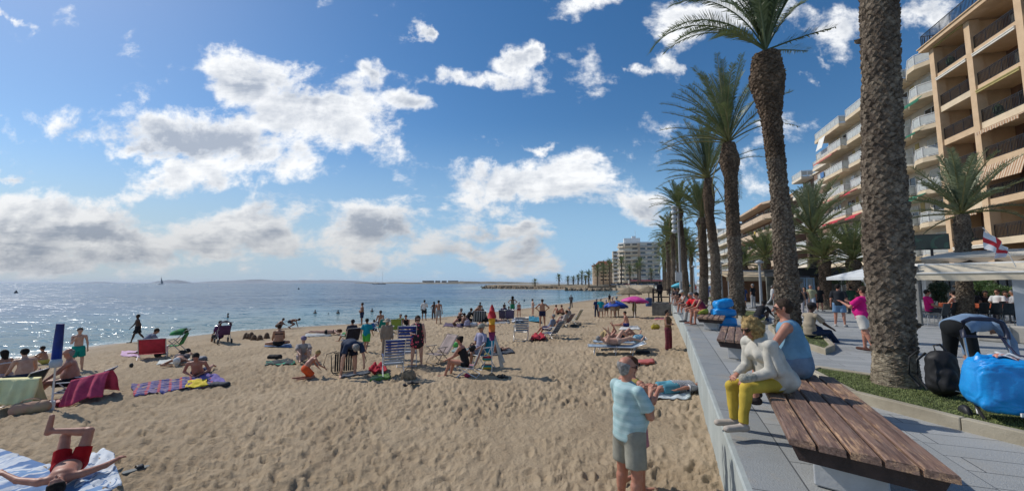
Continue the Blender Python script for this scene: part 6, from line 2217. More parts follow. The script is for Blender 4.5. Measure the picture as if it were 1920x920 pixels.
def bench():
 """Five thick planks cut on the slant at both ends; local frame x across, y along."""
 a, d = G(1477, 818, .45), G(1808, 893, .45)        # near end, left and right corner
 bl, cr = G(1435, 737, .45), G(1572, 708, .45)      # left edge further back, right edge far end
 ax = (bl - a).normalized()
 ax2 = (cr - d).normalized()
 axis = (ax + ax2).normalized()
 across = Vector((axis.y, -axis.x, 0))
 t = empty('slatted_bench', (a.x, a.y, 0), math.atan2(axis.y, axis.x) - R(90), 'large dark wood bench nearest the camera, with five worn slanting planks', 'bench', 'wooden benches along the sea wall')
 M = Matrix.Rotation(-(math.atan2(axis.y, axis.x) - R(90)), 4, 'Z') @ Matrix.Translation((-a.x, -a.y, 0))
 D1 = M @ d
 Cr = M @ cr
 W_ = D1.x
 sl = D1.y / D1.x                                   # slant of the near end
 L_ = Cr.y - D1.y
 pw = W_ / 5
 for i in range(5):
  x0, x1 = i * pw + .008, (i + 1) * pw - .012
  y0a, y0b = sl * x0, sl * x1
  zt, zb = .45, .392
  bv = .010
  mb = MB()
  n_ = 14
  rr = random.Random(i)
  prof = [(x0, zb), (x0, zt - bv), (x0 + bv, zt), (x1 - bv, zt), (x1, zt - bv), (x1, zb)]
  vs, fs = [], []
  for j in range(n_ + 1):
   f_ = j / n_
   for (px, pz) in prof:
    yy = sl * px + (L_) * f_
    if j in (0, n_): yy += rr.uniform(-.004, .004)
    vs.append((px + rr.uniform(-.0015, .0015), yy, pz + rr.uniform(-.0012, .0012)))
  k = len(prof)
  for j in range(n_):
   for q in range(k):
    q2 = (q + 1) % k
    fs.append((j * k + q, j * k + q2, (j + 1) * k + q2, (j + 1) * k + q))
  fs += [tuple(reversed(range(k))), tuple(range(n_ * k, n_ * k + k))]
  mb.add(vs, [tuple(reversed(f)) for f in fs])
  mb.build('plank', WOOD, t, bevel=0)
 for f_ in (.0, 1.0):
  mb = MB()
  yo = .07 if f_ == 0 else L_ - .14
  vs = []
  for z in (.27, .388):
   ins = .05 if z < .3 else 0
   for (px, dy_) in ((.02 + ins, 0), (W_ * .97 - ins, 0), (W_ * .97 - ins, .11), (.02 + ins, .11)):
    vs.append((px, sl * px + yo + dy_ + (.0 if f_ == 0 else -.0), z))
  mb.add(vs, [(3, 2, 1, 0), (4, 5, 6, 7), (0, 1, 5, 4), (1, 2, 6, 5), (2, 3, 7, 6), (3, 0, 4, 7)])
  mb.build('end_beam', WOODD, t)
 for f_ in (.15, .5, .84):
  mb = MB()
  cx = W_ * .50
  mb.rbox((cx, sl * cx + L_ * f_, .198), (.46, .15, .375), .012, rz=math.atan(sl) * .9)
  mb.build('leg', BENCH_LEG, t)
  mb = MB()
  mb.rbox((cx, sl * cx + L_ * f_, .395 - .012), (.62, .07, .018), .004, rz=math.atan(sl) * .9)
  mb.build('bracket', GREYM, t)
 return t


B1 = bench()
o1 = B1.location.copy()
bl_ = ['second wooden bench from the camera, empty, with dark front edge', 'third wooden bench from the camera, holding the pair in red', 'fourth wooden bench, holding the woman in white top', 'fifth wooden bench, by the cyan parasol']
tgt = [G(1404, 652, .45), G(1342, 604, .45), G(1303, 578, .45), G(1290, 564, .45)]
m0 = G(1477, 818, .45)
for i in range(4):
 # the near right corner of each follows the row in the photograph
 base = G([1343, 1306, 1286, 1273][i], [634, 594, 575, 563][i], .45)
 copy_tree(B1, (base.x, base.y, 0), B1.rotation_euler[2] - R(3), bl_[i])


def grass_patch(name, poly, z, seed, parent_label):
 """Low kerbed planter with turf."""
 t = empty('planter', (0, 0, 0), 0, parent_label, 'planter', 'kerbed palm planters')
 kerb = mat('planter_kerb', (0.40, 0.355, 0.27), .85, .12, 2, .3, 40, col2=(.30, .26, .19))
 n_ = len(poly)
 cen = Vector((sum(p[0] for p in poly) / n_, sum(p[1] for p in poly) / n_))
 inner = []
 for i, p in enumerate(poly):
  a, b, c = Vector(poly[i - 1]), Vector(p), Vector(poly[(i + 1) % n_])
  e1, e2 = (b - a).normalized(), (c - b).normalized()
  n1, n2 = Vector((-e1.y, e1.x)), Vector((-e2.y, e2.x))
  m_ = (n1 + n2)
  m_ = m_ / max(.35, m_.length_squared / 2) * 1.0
  inner.append(tuple(b + m_ * .12 * .9))
 for i in range(n_):
  j = (i + 1) % n_
  a, b, c, d = Vector(poly[i]), Vector(poly[j]), Vector(inner[j]), Vector(inner[i])
  L = (b - a).length
  k = max(1, round(L / 1.05))
  for q in range(k):
   t0, t1 = q / k + .003, (q + 1) / k - .003
   pts = [a.lerp(b, t0), a.lerp(b, t1), d.lerp(c, t1), d.lerp(c, t0)]
   mb = MB()
   mb.prism([(p.x, p.y) for p in pts], -.02, z + .02)
   mb.build('kerb_stone', kerb, t, bevel=.012)
 mb = MB()
 mb.prism(inner, -.01, z - .01)
 mb.build('soil', mat('turf_soil', (0.10, 0.12, 0.04), .95, .3, 6), t)
 # blades
 rnd = np.random.RandomState(seed)
 xs = [p[0] for p in inner]; ys = [p[1] for p in inner]
 N_ = 26000 if seed == 1 else 7000
 px_ = rnd.uniform(min(xs), max(xs), N_); py_ = rnd.uniform(min(ys), max(ys), N_)
 inside = np.zeros(N_, bool)
 for i in range(n_):
  (x0, y0), (x1, y1) = inner[i - 1], inner[i]
  cnd = ((y0 > py_) != (y1 > py_)) & (px_ < (x1 - x0) * (py_ - y0) / (y1 - y0 + 1e-9) + x0)
  inside ^= cnd
 px_, py_ = px_[inside], py_[inside]
 m_ = len(px_)
 h = rnd.uniform(.010, .026, m_); an = rnd.uniform(0, 6.28, m_); w = rnd.uniform(.004, .008, m_) * (1 if seed == 1 else 2)
 lx, ly = rnd.uniform(-.02, .02, m_), rnd.uniform(-.02, .02, m_)
 V = np.zeros((m_, 3, 3))
 V[:, 0] = np.stack([px_ - np.cos(an) * w, py_ - np.sin(an) * w, np.full(m_, z - .012)], 1)
 V[:, 1] = np.stack([px_ + np.cos(an) * w, py_ + np.sin(an) * w, np.full(m_, z - .012)], 1)
 V[:, 2] = np.stack([px_ + lx, py_ + ly, z - .012 + h], 1)
 o = raw_object('grass', V.reshape(-1, 3), np.arange(m_ * 3).reshape(-1, 3), mat('grass_blades', (0.19, 0.22, 0.08), .8, .3, 3, col2=(.14, .175, .055)), t, smooth=False)
 o['kind'] = 'stuff'
 return t


Q = lambda u, v: tuple(G(u, v, .12).xy)
grass_patch('planter', [Q(1512, 692), Q(1592, 734), Q(1800, 786), (5.55, 3.2), (6.9, 3.4), Q(1740, 722), Q(1640, 702), Q(1530, 686)], .12, 1, 'near kerbed strip of turf holding the thickest palm')
p2 = [Q(1440, 610), Q(1468, 634), Q(1499, 641), Q(1548, 655), Q(1566, 647), Q(1540, 622), Q(1500, 606), Q(1460, 602)]
grass_patch('planter', p2, .12, 2, 'second kerbed planter with the tall palm and the seated man')
off = Vector((2.9, 7.3))
for i in range(1, 5):
 q2 = [(p[0] + off.x * (i - .15), p[1] + off.y * (i - .1)) for p in p2]
 grass_patch('planter', q2, .12, 2 + i, ['', 'third kerbed palm planter beyond the blue bundle', 'fourth kerbed palm planter along the row', 'fifth kerbed palm planter along the row', 'kerbed palm planter farthest along the row'][i])


# ---- lamp mast with floodlights
def mast():
 a, b = PY(1277, 548, 36), PY(1268, 388, 36)
 t = empty('floodlight_mast', (a.x, a.y, 0), 0, 'tall grey mast with a stack of round floodlights beside the sixth palm', 'lamp post')
 mb = MB(); mb.tube([(0, 0, 0), (0, 0, b.z)], [.13, .08], 10); mb.box((0, 0, .1), (.5, .5, .2)); mb.build('pole', GREYM, t)
 for i in range(6):
  mb = MB()
  z = b.z - .1 - i * .42
  sx = -.34 if i % 2 else -.30
  mb.tube([(0, 0, z), (sx, -.1, z)], .03, 6)
  mb.lathe([(.02, -.16), (.20, -.10), (.24, .02), (.20, .10), (.03, .12)], 12, M=Matrix.Translation((sx - .12, -.16, z)) @ Matrix.Rotation(R(70), 4, 'X') @ Matrix.Rotation(R(-20), 4, 'Y'))
  mb.build('floodlight', mat('floodlight_shell', (.55, .57, .58), .35, .1, 5, spec=.6), t, smooth=True)
 mb = MB(); mb.box((-.2, -.12, 2.2), (.6, .05, .8)); mb.build('sign_plate', WHITEP, t)


mast()


def street_lamp(u, v, vt, y, label):
 a = G(u, v, 0); k = y / a.y
 a = Vector((a.x * k, y, 0)); b = PY(u, vt, y)
 t = empty('street_lamp', (a.x, a.y, 0), 0, label, 'lamp post', 'promenade lamp posts')
 mb = MB(); mb.tube([(0, 0, 0), (0, 0, b.z)], [.09, .06], 8); mb.lathe([(.16, 0), (.16, .25), (.1, .32)], 8); mb.build('pole', GREYM, t)
 mb = MB(); mb.lathe([(.02, -.08), (.22, -.02), (.26, .03), (.1, .12), (.02, .16)], 12, c=(0, 0, b.z)); mb.build('lamp_head', GREYM, t, smooth=True)


street_lamp(1428, 575, 492, 24, 'plain grey lamp post in front of the beige awning')
street_lamp(1355, 570, 494, 34, 'plain grey lamp post behind the fourth palm')
street_lamp(1303, 570, 500, 46, 'thin lamp post far down the promenade left of the fifth palm')


# ------------------------------------------------------------------ beach furniture
def chair(label, p, rz, fab, frame, seat_h=.26, back=.72, rec=25, w=.52, legs='x', stripes_n=0, arm=True, group=None, towel=None, seat_d=.46, fold=0):
 """Folding beach chair, local front +y."""
 t = empty('beach_chair', p, R(rz), label, 'beach chair', group)
 b0 = Vector((0, -seat_d / 2, seat_h))
 bt = b0 + Vector((0, -math.sin(R(rec)) * back, math.cos(R(rec)) * back))
 f0 = Vector((0, seat_d / 2, seat_h + .03))
 mb = MB()
 for s_ in (-1, 1):
  x = s_ * w / 2
  X1 = Vector((x, 0, 0))
  mb.tube([X1 + f0, X1 + b0, X1 + b0.lerp(bt, .5), X1 + bt], .0135, 6)
  mb.tube([X1 * 1.02 + Vector((0, seat_d * .45, 0)), X1 * 1.02 + Vector((0, -seat_d * .35, seat_h + (.24 if arm else 0)))], .0125, 6)
  mb.tube([X1 * 1.04 + Vector((0, -seat_d * .75, 0)), X1 * 1.04 + Vector((0, seat_d * .30, seat_h + (.24 if arm else 0)))], .0125, 6)
 mb.tube([Vector((-w / 2, 0, 0)) + bt, Vector((w / 2, 0, 0)) + bt], .0135, 6)
 for yy, zz in ((seat_d / 2, seat_h + .03), (seat_d * .45, .01), (-seat_d * .75, .01)):
  mb.tube([(-w / 2, yy, zz), (w / 2, yy, zz)], .0125, 6)
 mb.build('frame', frame, t, smooth=True)
 mb = MB()
 wi = w - .03
 if stripes_n:
  for i in range(stripes_n):
   f_ = (i + .1) / stripes_n; f2 = (i + .82) / stripes_n
   mb.sheet(lambda a, c: b0.lerp(bt, f_ + (f2 - f_) * c) + Vector(((a - .5) * wi, -.02 * math.sin(a * math.pi), 0)), 6, 1, .006)
 else:
  mb.sheet(lambda a, c: b0.lerp(bt, .03 + .95 * c) + Vector(((a - .5) * wi, -.035 * math.sin(a * math.pi) * math.sin(c * math.pi), 0)), 8, 8, .006)
 mb.build('backrest', fab, t, smooth=True)
 mb = MB()
 mb.sheet(lambda a, c: b0.lerp(f0, .02 + .96 * c) + Vector(((a - .5) * wi, 0, -.04 * math.sin(a * math.pi) * math.sin(c * math.pi))), 8, 6, .006)
 mb.build('seat', fab, t, smooth=True)
 if arm:
  for s_ in (-1, 1):
   mb = MB()
   mb.rbox((s_ * (w / 2 + .01), -.02, seat_h + .255), (.045, seat_d * .95, .022), .01)
   mb.build('armrest', frame if legs != 'b' else mat('blue_plastic', (.02, .04, .16), .4, .1, 5), t)
 return t


def bpos(u, v, dz=0.0):
 p = beach(u, v)
 return Vector((p.x, p.y, sandf(p.x, p.y) + dz - .015))


ALU = mat('aluminium_tube', (0.58, 0.58, 0.58), .35, .05, 9, metal=.6)
FRW = mat('white_tube', (.68, .68, .68), .4, .05, 9)


def view(u):  # heading offset that makes 0 = facing away from the camera at column u
 return -math.degrees(math.atan2((u - 960) / 760, 1))


BLS = None


def gradient_cloth(key, a, b_, z0, z1):
 m_ = bpy.data.materials.new(key); m_.use_nodes = True
 n = N(m_.node_tree)
 o = n.new('ShaderNodeOutputMaterial'); b = n.new('ShaderNodeBsdfPrincipled')
 n.t.links.new(b.outputs[0], o.inputs[0])
 tcn = n.new('ShaderNodeTexCoord').outputs['Object']
 sp = n.new('ShaderNodeSeparateXYZ'); n.put(sp.inputs[0], tcn)
 n.put(b.inputs['Base Color'], n.mix(n.mapr(sp.outputs[2], z0, z1), a, b_))
 b.inputs['Roughness'].default_value = .8
 return m_


BLW = gradient_cloth('blue_to_white_webbing', (.36, .40, .46), (.015, .045, .24), .45, .95)
chair('tall blue and white webbed beach chair in front, seen from behind', bpos(736, 704), 6 + view(736), BLW, FRW, .36, .78, 22, .54, 'b', 9)
chair('second tall blue and white webbed beach chair, beside the large woman in flowers', bpos(763, 684), -2 + view(763), BLW, FRW, .38, .92, 16, .56, 'x', 9)
chair('empty taupe canvas deckchair facing left behind the blue chairs', bpos(818, 680), 128 + view(818), mat('taupe_sling', (.34, .27, .25), .85, .1, 4), mat('taupe_tube', (.3, .26, .22), .5, .1, 9), .26, .74, 38, .56)
chair('striped chair of pink, yellow and red under the tanned woman', bpos(874, 704), 78 + view(874), stripes('pink_yellow_stripes', [(.55, .16, .22), (.55, .42, .14), (.10, .25, .28)], 'X', .18, .4), FRW, .24, .66, 22, .5, arm=False)
chair('upright chair of the old man in lavender', bpos(902, 690), 130 + view(902), mat('cyan_sling', (.02, .30, .42), .8, .1, 5), FRW, .38, .5, 12, .52)
chair('empty grey slatted chair with a turquoise towel, standing alone in mid sand', bpos(977, 638), 172 + view(977), mat('grey_webbing', (.20, .24, .28), .8, .1, 5), ALU, .40, .62, 10, .62, stripes_n=6)
chair('red fabric beach chair seen from behind at the left of the beach', bpos(287, 669), -8 + view(287), mat('red_sling', (.52, .035, .06), .8, .1, 5), FRW, .2, .66, 26, .8)
chair('teal low beach chair near the waterline', bpos(714, 622), 28 + view(714), mat('teal_sling', (.01, .26, .25), .8, .1, 5), FRW, .2, .55, 25, .6)
chair('black patterned folding chair by the boy in green shorts', bpos(655, 645), 24 + view(655), mat('black_sling', (.02, .02, .035), .8, .3, 12), ALU, .2, .62, 25, .6)
chair('yellow-green beach chair behind the blue webbed chairs', bpos(747, 626), 200 + view(747), mat('lime_sling', (.32, .36, .05), .8, .1, 5), FRW, .22, .6, 20, .6)
chair('patterned blue deckchair with the sunken sitter in mid sand', bpos(1031, 633), 60 + view(1031), stripes('blue_grey_print', [(.12, .19, .30), (.26, .30, .34), (.06, .07, .14)], 'Z', .12, .4), ALU, .22, .76, 35, .58)
chair('dark chair seen from behind, left of two near the water', bpos(945, 602), -15 + view(945), mat('plum_sling', (.07, .055, .09), .8, .1, 5), ALU, .26, .6, 12, .6)
chair('dark chair seen from behind, right of two near the water', bpos(955, 602), 5 + view(955), mat('violet_sling', (.10, .08, .14), .8, .1, 5), ALU, .26, .6, 12, .62)
chair('pale towel-covered deckchair with a green bottle on its back', bpos(1074, 606), 70 + view(1074), mat('cream_towelling', (.5, .48, .36), .9, .1, 5), ALU, .22, .8, 30, .6)
chair('chair under a dark grey and white cloth in the crowded group', bpos(898, 610), 8 + view(898), stripes('dark_print', [(.04, .05, .06), (.30, .33, .34)], 'X', .15, .6), ALU, .28, .72, 16, .8)
chair('low chair under the pale-haired lounger', bpos(1058, 610), 62 + view(1058), stripes('red_grey_print', [(.16, .06, .07), (.30, .28, .28)], 'Z', .1, .5), ALU, .2, .7, 35, .58)
chair('chair draped with a pale yellow towel at the left edge', bpos(18, 765), 62 + view(18), mat('dark_green_sling', (.03, .05, .04), .8, .1, 5), ALU, .28, .55, 22, .66)
chair('low dark lounger of the balding old man', bpos(138, 748), 66 + view(138), mat('navy_sling', (.015, .018, .03), .8, .1, 5), FRW, .24, .62, 42, .62)
# folded chair held by the stooping person
p = bpos(648, 697)
t = empty('folded_chair', p, R(view(648) + 8), 'black folding chair being opened by the stooping person in navy', 'beach chair')
mb = MB()
for s_ in (-1, 1):
 mb.tube([(s_ * .30 - .05, 0, .04), (s_ * .34 - .05, -.05, .12), (s_ * .36 - .05, .03, .55), (s_ * .28 - .05, .05, .62)], .014, 6)
 mb.tube([(s_ * .52, .1, .14), (s_ * .60, .1, .3), (s_ * .52, .12, .60), (s_ * .25, .12, .66)], .013, 6)
mb.tube([(-.35, 0, .05), (.27, 0, .05)], .014, 6); mb.tube([(-.33, .05, .62), (.23, .05, .62)], .014, 6)
mb.build('frame', BLACKM, t, smooth=True)
mb = MB()
for i in range(9):
 mb.box((-.29 + i * .062, .01, .34), (.045, .012, .52))
mb.build('webbing', mat('black_webbing', (.018, .018, .02), .8, .2, 9), t)


def sheet_on_sand(name, label, cat, pts, m_, thick=.012, wr=.02, nu=30, nv=20, lift=.03, group=None, seed=0, over=None, fray=.02):
 """Cloth laid on the sand over the quad whose corners are seen at the four pixels pts."""
 c = [beach(*q) for q in pts]
 cen = sum((Vector((q.x, q.y)) for q in c), Vector((0, 0))) / 4
 ex = ((c[1] - c[0]) + (c[2] - c[3])).xy
 rz = math.atan2(ex.y, ex.x)
 z0 = sandz(cen.x, cen.y)
 M = (Matrix.Translation((cen.x, cen.y, z0)) @ Matrix.Rotation(rz, 4, 'Z')).inverted()
 rnd = random.Random(seed)
 ph = [rnd.uniform(0, 6) for _ in range(6)]
 A_, B_ = np.meshgrid(np.arange(nu + 1) / nu, np.arange(nv + 1) / nv, indexing='ij')
 e = fray * (np.sin(A_ * 9 + ph[0]) + np.sin(B_ * 11 + ph[1])) * .5
 cx_ = [(q.x, q.y) for q in c]
 gx = (cx_[0][0] * (1 - A_) + cx_[1][0] * A_) * (1 - B_) + (cx_[3][0] * (1 - A_) + cx_[2][0] * A_) * B_ + e
 gy = (cx_[0][1] * (1 - A_) + cx_[1][1] * A_) * (1 - B_) + (cx_[3][1] * (1 - A_) + cx_[2][1] * A_) * B_ + e * .6
 sf, sb = sand_full(gx, gy), sand_base(gx, gy)
 gz = sf * .6 + sb * .4 + lift + wr * (np.sin(A_ * 13 + ph[2] + 2 * np.sin(B_ * 5 + ph[3])) * .5 + np.sin(B_ * 17 + ph[4] + 2 * np.sin(A_ * 7)) * .5)
 gz = np.maximum(gz, sf + .008)
 f = lambda a, b: M @ Vector((gx[round(a * nu), round(b * nv)], gy[round(a * nu), round(b * nv)], gz[round(a * nu), round(b * nv)]))
 mb = MB(); mb.sheet(f, nu, nv, thick)
 o = mb.build(name, m_, smooth=True)
 o.location = (cen.x, cen.y, z0)
 o.rotation_euler = (0, 0, rz)
 return tag(o, label, cat, group)


def marbled(key, cols, scale=4, st=(1, 1, 1), rough=.9):
 m_ = bpy.data.materials.new(key); m_.use_nodes = True
 n = N(m_.node_tree)
 o = n.new('ShaderNodeOutputMaterial'); b = n.new('ShaderNodeBsdfPrincipled')
 n.t.links.new(b.outputs[0], o.inputs[0])
 tcn = n.new('ShaderNodeTexCoord').outputs['Object']
 f_ = n.noise(n.mapping(tcn, scale=st), scale, 3, .5, 1.2)
 c = n.mix(n.mapr(f_, .45, .53), cols[0], cols[1])
 if len(cols) > 2: c = n.mix(n.mapr(f_, .57, .61), c, cols[2])
 n.put(b.inputs['Base Color'], c); b.inputs['Roughness'].default_value = rough
 return m_


sheet_on_sand('beach_towel', 'blue and white striped towel under the man in red shorts', 'towel', [(-120, 925), (150, 990), (222, 905), (-30, 838)], marbled('blue_white_bands', [(.10, .20, .40), (.60, .64, .68), (.16, .29, .50)], 2.2, (1, .22, 1)), wr=.022, nu=40, nv=30, seed=1)
sheet_on_sand('beach_towel', 'crumpled white towel end with blue pattern beside the red-shorts man', 'towel', [(140, 918), (226, 918), (206, 846), (166, 852)], marbled('white_blue_print', [(.62, .66, .70), (.62, .66, .70), (.13, .22, .38)], 6), wr=.03, nu=24, nv=24, lift=.045, seed=2)
plaid = stripes('plaid_blanket', [(.025, .035, .17), (.42, .035, .06), (.05, .07, .25)], 'X', .22, .5, .9, .06, 'Y', (.40, .30, .36), .17)
sheet_on_sand('plaid_blanket', 'blue and red plaid blanket under the man on his elbows', 'blanket', [(250, 745), (410, 722), (398, 702), (244, 722)], plaid, wr=.03, seed=3)
sheet_on_sand('beach_towel', 'bright yellow patterned towel in front of the man on his elbows', 'towel', [(344, 731), (392, 724), (385, 711), (352, 717)], marbled('yellow_print', [(.62, .48, .02), (.66, .52, .04), (.40, .24, .02)], 12), wr=.03, nu=14, nv=12, lift=.05, seed=4)
sheet_on_sand('beach_towel', 'violet towel lying at the far corner of the plaid blanket', 'towel', [(372, 712), (426, 722), (408, 705), (374, 700)], mat('violet_towel', (.17, .13, .38), .9, .15, 6), wr=.03, nu=14, nv=10, lift=.05, seed=5)
sheet_on_sand('beach_mat', 'pale mat under the person in the white cap', 'mat', [(294, 684), (365, 680), (352, 672), (300, 676)], mat('pale_mat', (.58, .60, .56), .9, .08, 4), wr=.012, nu=14, nv=10, seed=6)
sheet_on_sand('beach_towel', 'pink towel behind the red beach chair', 'towel', [(224, 668), (262, 670), (262, 658), (228, 659)], marbled('pink_print', [(.55, .30, .48), (.62, .45, .58)], 9), wr=.02, nu=12, nv=8, seed=7)
sheet_on_sand('beach_towel', 'blue towel under the woman in black bikini', 'towel', [(494, 650), (548, 652), (546, 645), (500, 644)], mat('slate_towel', (.12, .18, .30), .9, .1, 6), wr=.012, nu=12, nv=8, seed=8)
sheet_on_sand('beach_towel', 'grey towel under the face-down sunbather near the waterline', 'towel', [(570, 632), (622, 630), (618, 624), (574, 626)], mat('grey_towel', (.42, .44, .44), .9, .1, 6), wr=.012, nu=12, nv=8, seed=9)
sheet_on_sand('beach_towel', 'dark and green towel with clothes by the boy in orange', 'towel', [(496, 686), (556, 684), (548, 674), (500, 677)], marbled('dark_green_print', [(.02, .03, .035), (.02, .025, .03), (.03, .36, .20)], 3), wr=.03, nu=16, nv=10, seed=10)
sheet_on_sand('beach_towel', 'white towel under the person facing left in mid sand', 'towel', [(1160, 618), (1202, 617), (1196, 611), (1166, 612)], mat('white_towel', (.60, .60, .58), .9, .08, 6), wr=.012, nu=12, nv=8, seed=11)
sheet_on_sand('beach_towel', 'pale blue and grey towel under the woman lying by the wall', 'towel', [(1228, 749), (1294, 748), (1296, 733), (1226, 733)], marbled('grey_blue_print', [(.46, .52, .54), (.58, .62, .62), (.30, .36, .36)], 5), wr=.022, nu=20, nv=14, seed=12)
sheet_on_sand('beach_towel', 'white cloth bundle right of the bikini sunbather in the crowd', 'towel', [(958, 606), (982, 605), (978, 598), (962, 598)], mat('white_cloth', (.58, .60, .64), .9, .08, 6), wr=.05, nu=12, nv=8, lift=.10, seed=13)
sheet_on_sand('beach_towel', 'long dark towel below the crowded group', 'towel', [(830, 612), (868, 614), (866, 607), (834, 606)], mat('purple_towel', (.12, .08, .14), .9, .2, 6), wr=.02, nu=12, nv=8, seed=14)
sheet_on_sand('beach_towel', 'grey towel under the black-bikini sunbather', 'towel', [(912, 608), (956, 606), (954, 600), (914, 600)], mat('dull_towel', (.30, .31, .33), .9, .2, 6), wr=.02, nu=12, nv=8, seed=15)
sheet_on_sand('beach_towel', 'pale towel with clothes beside the propped child', 'towel', [(918, 668), (966, 662), (958, 654), (920, 658)], mat('charcoal_towel', (.07, .08, .10), .9, .3, 9), wr=.03, nu=12, nv=8, seed=16)
sheet_on_sand('beach_towel', 'light green-blue towel behind the green ball', 'towel', [(846, 660), (880, 662), (880, 654), (852, 652)], mat('seafoam_towel', (.24, .32, .31), .9, .2, 6), wr=.02, nu=12, nv=8, seed=17)
sheet_on_sand('beach_towel', 'teal towel near the man with hands on hips', 'towel', [(990, 602), (1016, 606), (1010, 596), (992, 594)], mat('teal_towel', (.02, .20, .30), .9, .2, 6), wr=.04, nu=12, nv=8, lift=.08, seed=18)
sheet_on_sand('inflatable_mat', 'long pinkish-red float lying on the sand beyond the elderly man', 'float', [(1176, 688), (1228, 682), (1226, 676), (1178, 680)], mat('salmon_vinyl', (.56, .13, .10), .45, .1, 4), .05, wr=.01, nu=12, nv=6, lift=.07, seed=19)
sheet_on_sand('inflatable_mat', 'small pink mat by the concrete plinth', 'float', [(1226, 600), (1246, 600), (1246, 595), (1230, 595)], mat('pink_vinyl', (.56, .16, .16), .5, .1, 4), wr=.01, nu=8, nv=5, seed=20)
sheet_on_sand('red_cloth', 'crumpled red towel beside the patterned deckchair', 'towel', [(994, 640), (1024, 640), (1020, 628), (1000, 630)], mat('crimson_towel', (.42, .012, .03), .9, .2, 6), wr=.07, nu=14, nv=10, lift=.12, seed=21)
sheet_on_sand('red_cloth', 'red towel heap behind the front blue chair', 'towel', [(690, 706), (724, 704), (722, 688), (696, 692)], mat('crimson_towel', (.42, .012, .03), .9, .2, 6), wr=.08, nu=16, nv=12, lift=.14, seed=22)
sheet_on_sand('green_board', 'green inflatable lying by the leg of the front blue chair', 'float', [(694, 716), (732, 710), (728, 702), (698, 706)], mat('green_vinyl', (.13, .26, .05), .5, .2, 4), .05, wr=.008, nu=12, nv=6, lift=.05, seed=23)
sheet_on_sand('sleeping_mat', 'grey mat lying at the feet of the stooping person', 'mat', [(640, 708), (694, 700), (692, 694), (644, 702)], mat('grey_mat', (.12, .14, .17), .9, .2, 4), wr=.008, nu=12, nv=6, seed=24)


def drape(name, label, p, rz, m_, w, h_front, h_back, z, depth=.3, slant=0.0, seed=0, cat='towel', flare=.25, zig=.06):
 """Cloth hung over a chair back: front fall, ridge, back fall."""
 rnd = random.Random(seed)
 ph = [rnd.uniform(0, 6) for _ in range(5)]
 def f(a, b):
  x = (a - .5) * w * (1 + flare * abs(b - .4))
  t_ = b * (h_front + h_back)
  if t_ < h_front:
   zz = z - (h_front - t_); yy = -.05 - depth * (1 - t_ / h_front) * .6
  else:
   zz = z - (t_ - h_front); yy = .05 + depth * ((t_ - h_front) / h_back) * .6
  fold = (.06 * math.sin(a * 11 + ph[0] + 1.5 * math.sin(a * 5 + ph[3])) + .02 * math.sin(a * 31 + b * 4)) * min(1, abs(t_ - h_front) / .25)
  zz += slant * (a - .5) + zig * math.sin(a * 7 + ph[1]) * (abs(b - .4) ** 1.5)
  return Vector((x + .02 * math.sin(b * 9 + ph[2]), yy + fold, max(.02, zz)))
 mb = MB(); mb.sheet(f, 34, 26, .008)
 o = mb.build(name, m_, smooth=True)
 o.location = p; o.rotation_euler = (0, 0, R(rz))
 return tag(o, label, cat)


drape('towel', 'pinkish-red towel hung over the lounger beside the balding old man', bpos(168, 750), view(168) - 20, mat('rose_towel', (.60, .07, .15), .9, .15, 5, .4, 60), .66, .50, .56, .62, .75, .16, 3, zig=.16)
drape('towel', 'pale yellow towel draped over the chair at the left edge', bpos(22, 772), view(22) - 18, mat('yellow_towel', (.86, .80, .42), .9, .06, 5, .4, 60), .72, .50, .60, .70, .5, -.05, 5, zig=.12)


def parasol(label, p, r, h, cols, ribs=8, pole_r=.018, tilt=(0, 0), drop=.34, name='beach_umbrella', alt=None, group=None, thatch=False):
 t = empty(name, p, 0, label, 'parasol', group)
 t.rotation_euler = (R(tilt[0]), R(tilt[1]), 0)
 mb = MB(); mb.tube([(0, 0, -.1), (0, 0, h + .06)], pole_r, 8); mb.build('pole', FRW if not thatch else mat('log_pole', (.25, .18, .11), .8, .2, 5), t, smooth=True)
 mb = MB()
 n_ = ribs * 4
 vs, fs = [(0, 0, h)], []
 rings = 6
 for i in range(1, rings + 1):
  f_ = i / rings
  for k in range(n_):
   a = 2 * math.pi * k / n_
   sag = abs(((k % 4) / 4) - .5) * 2
   rr = r * f_ * (.955 + .045 * sag)
   z = h - drop * (f_ ** 1.6) - .02 * (1 - sag) * f_
   if i == rings: z -= .05 * (1 - sag) * 0
   vs.append((rr * math.cos(a), rr * math.sin(a), z))
 for k in range(n_):
  fs.append((0, 1 + k, 1 + (k + 1) % n_))
 for i in range(rings - 1):
  for k in range(n_):
   k2 = (k + 1) % n_
   fs.append((1 + i * n_ + k, 1 + (i + 1) * n_ + k, 1 + (i + 1) * n_ + k2, 1 + i * n_ + k2))
 # valance
 b_ = len(vs)
 for k in range(n_):
  x, y, z = vs[1 + (rings - 1) * n_ + k]
  vs.append((x * 1.005, y * 1.005, z - (.10 if not thatch else .14) * (1 + .25 * math.sin(k * 2.3))))
 for k in range(n_):
  k2 = (k + 1) % n_
  fs.append((1 + (rings - 1) * n_ + k, b_ + k, b_ + k2, 1 + (rings - 1) * n_ + k2))
 mb.add(vs, fs)
 cp = mb.build('canopy', cols, t, smooth=not thatch)
 if not thatch:
  mb = MB()
  for k in range(ribs):
   a = 2 * math.pi * k / ribs
   mb.tube([(0.02 * math.cos(a), .02 * math.sin(a), h - .35), (r * .5 * math.cos(a), r * .5 * math.sin(a), h - .13 - drop * .3)], .006, 4)
  mb.build('ribs', ALU, t)
  mb = MB(); mb.lathe([(.03, 0), (.02, .04), (.004, .09)], 8, c=(0, 0, h)); mb.build('finial', FRW, t)
 return t


def seg_cloth(key, a, b_, n_seg=8):
 return mat(key, a, .6, .1, 4, col2=b_)


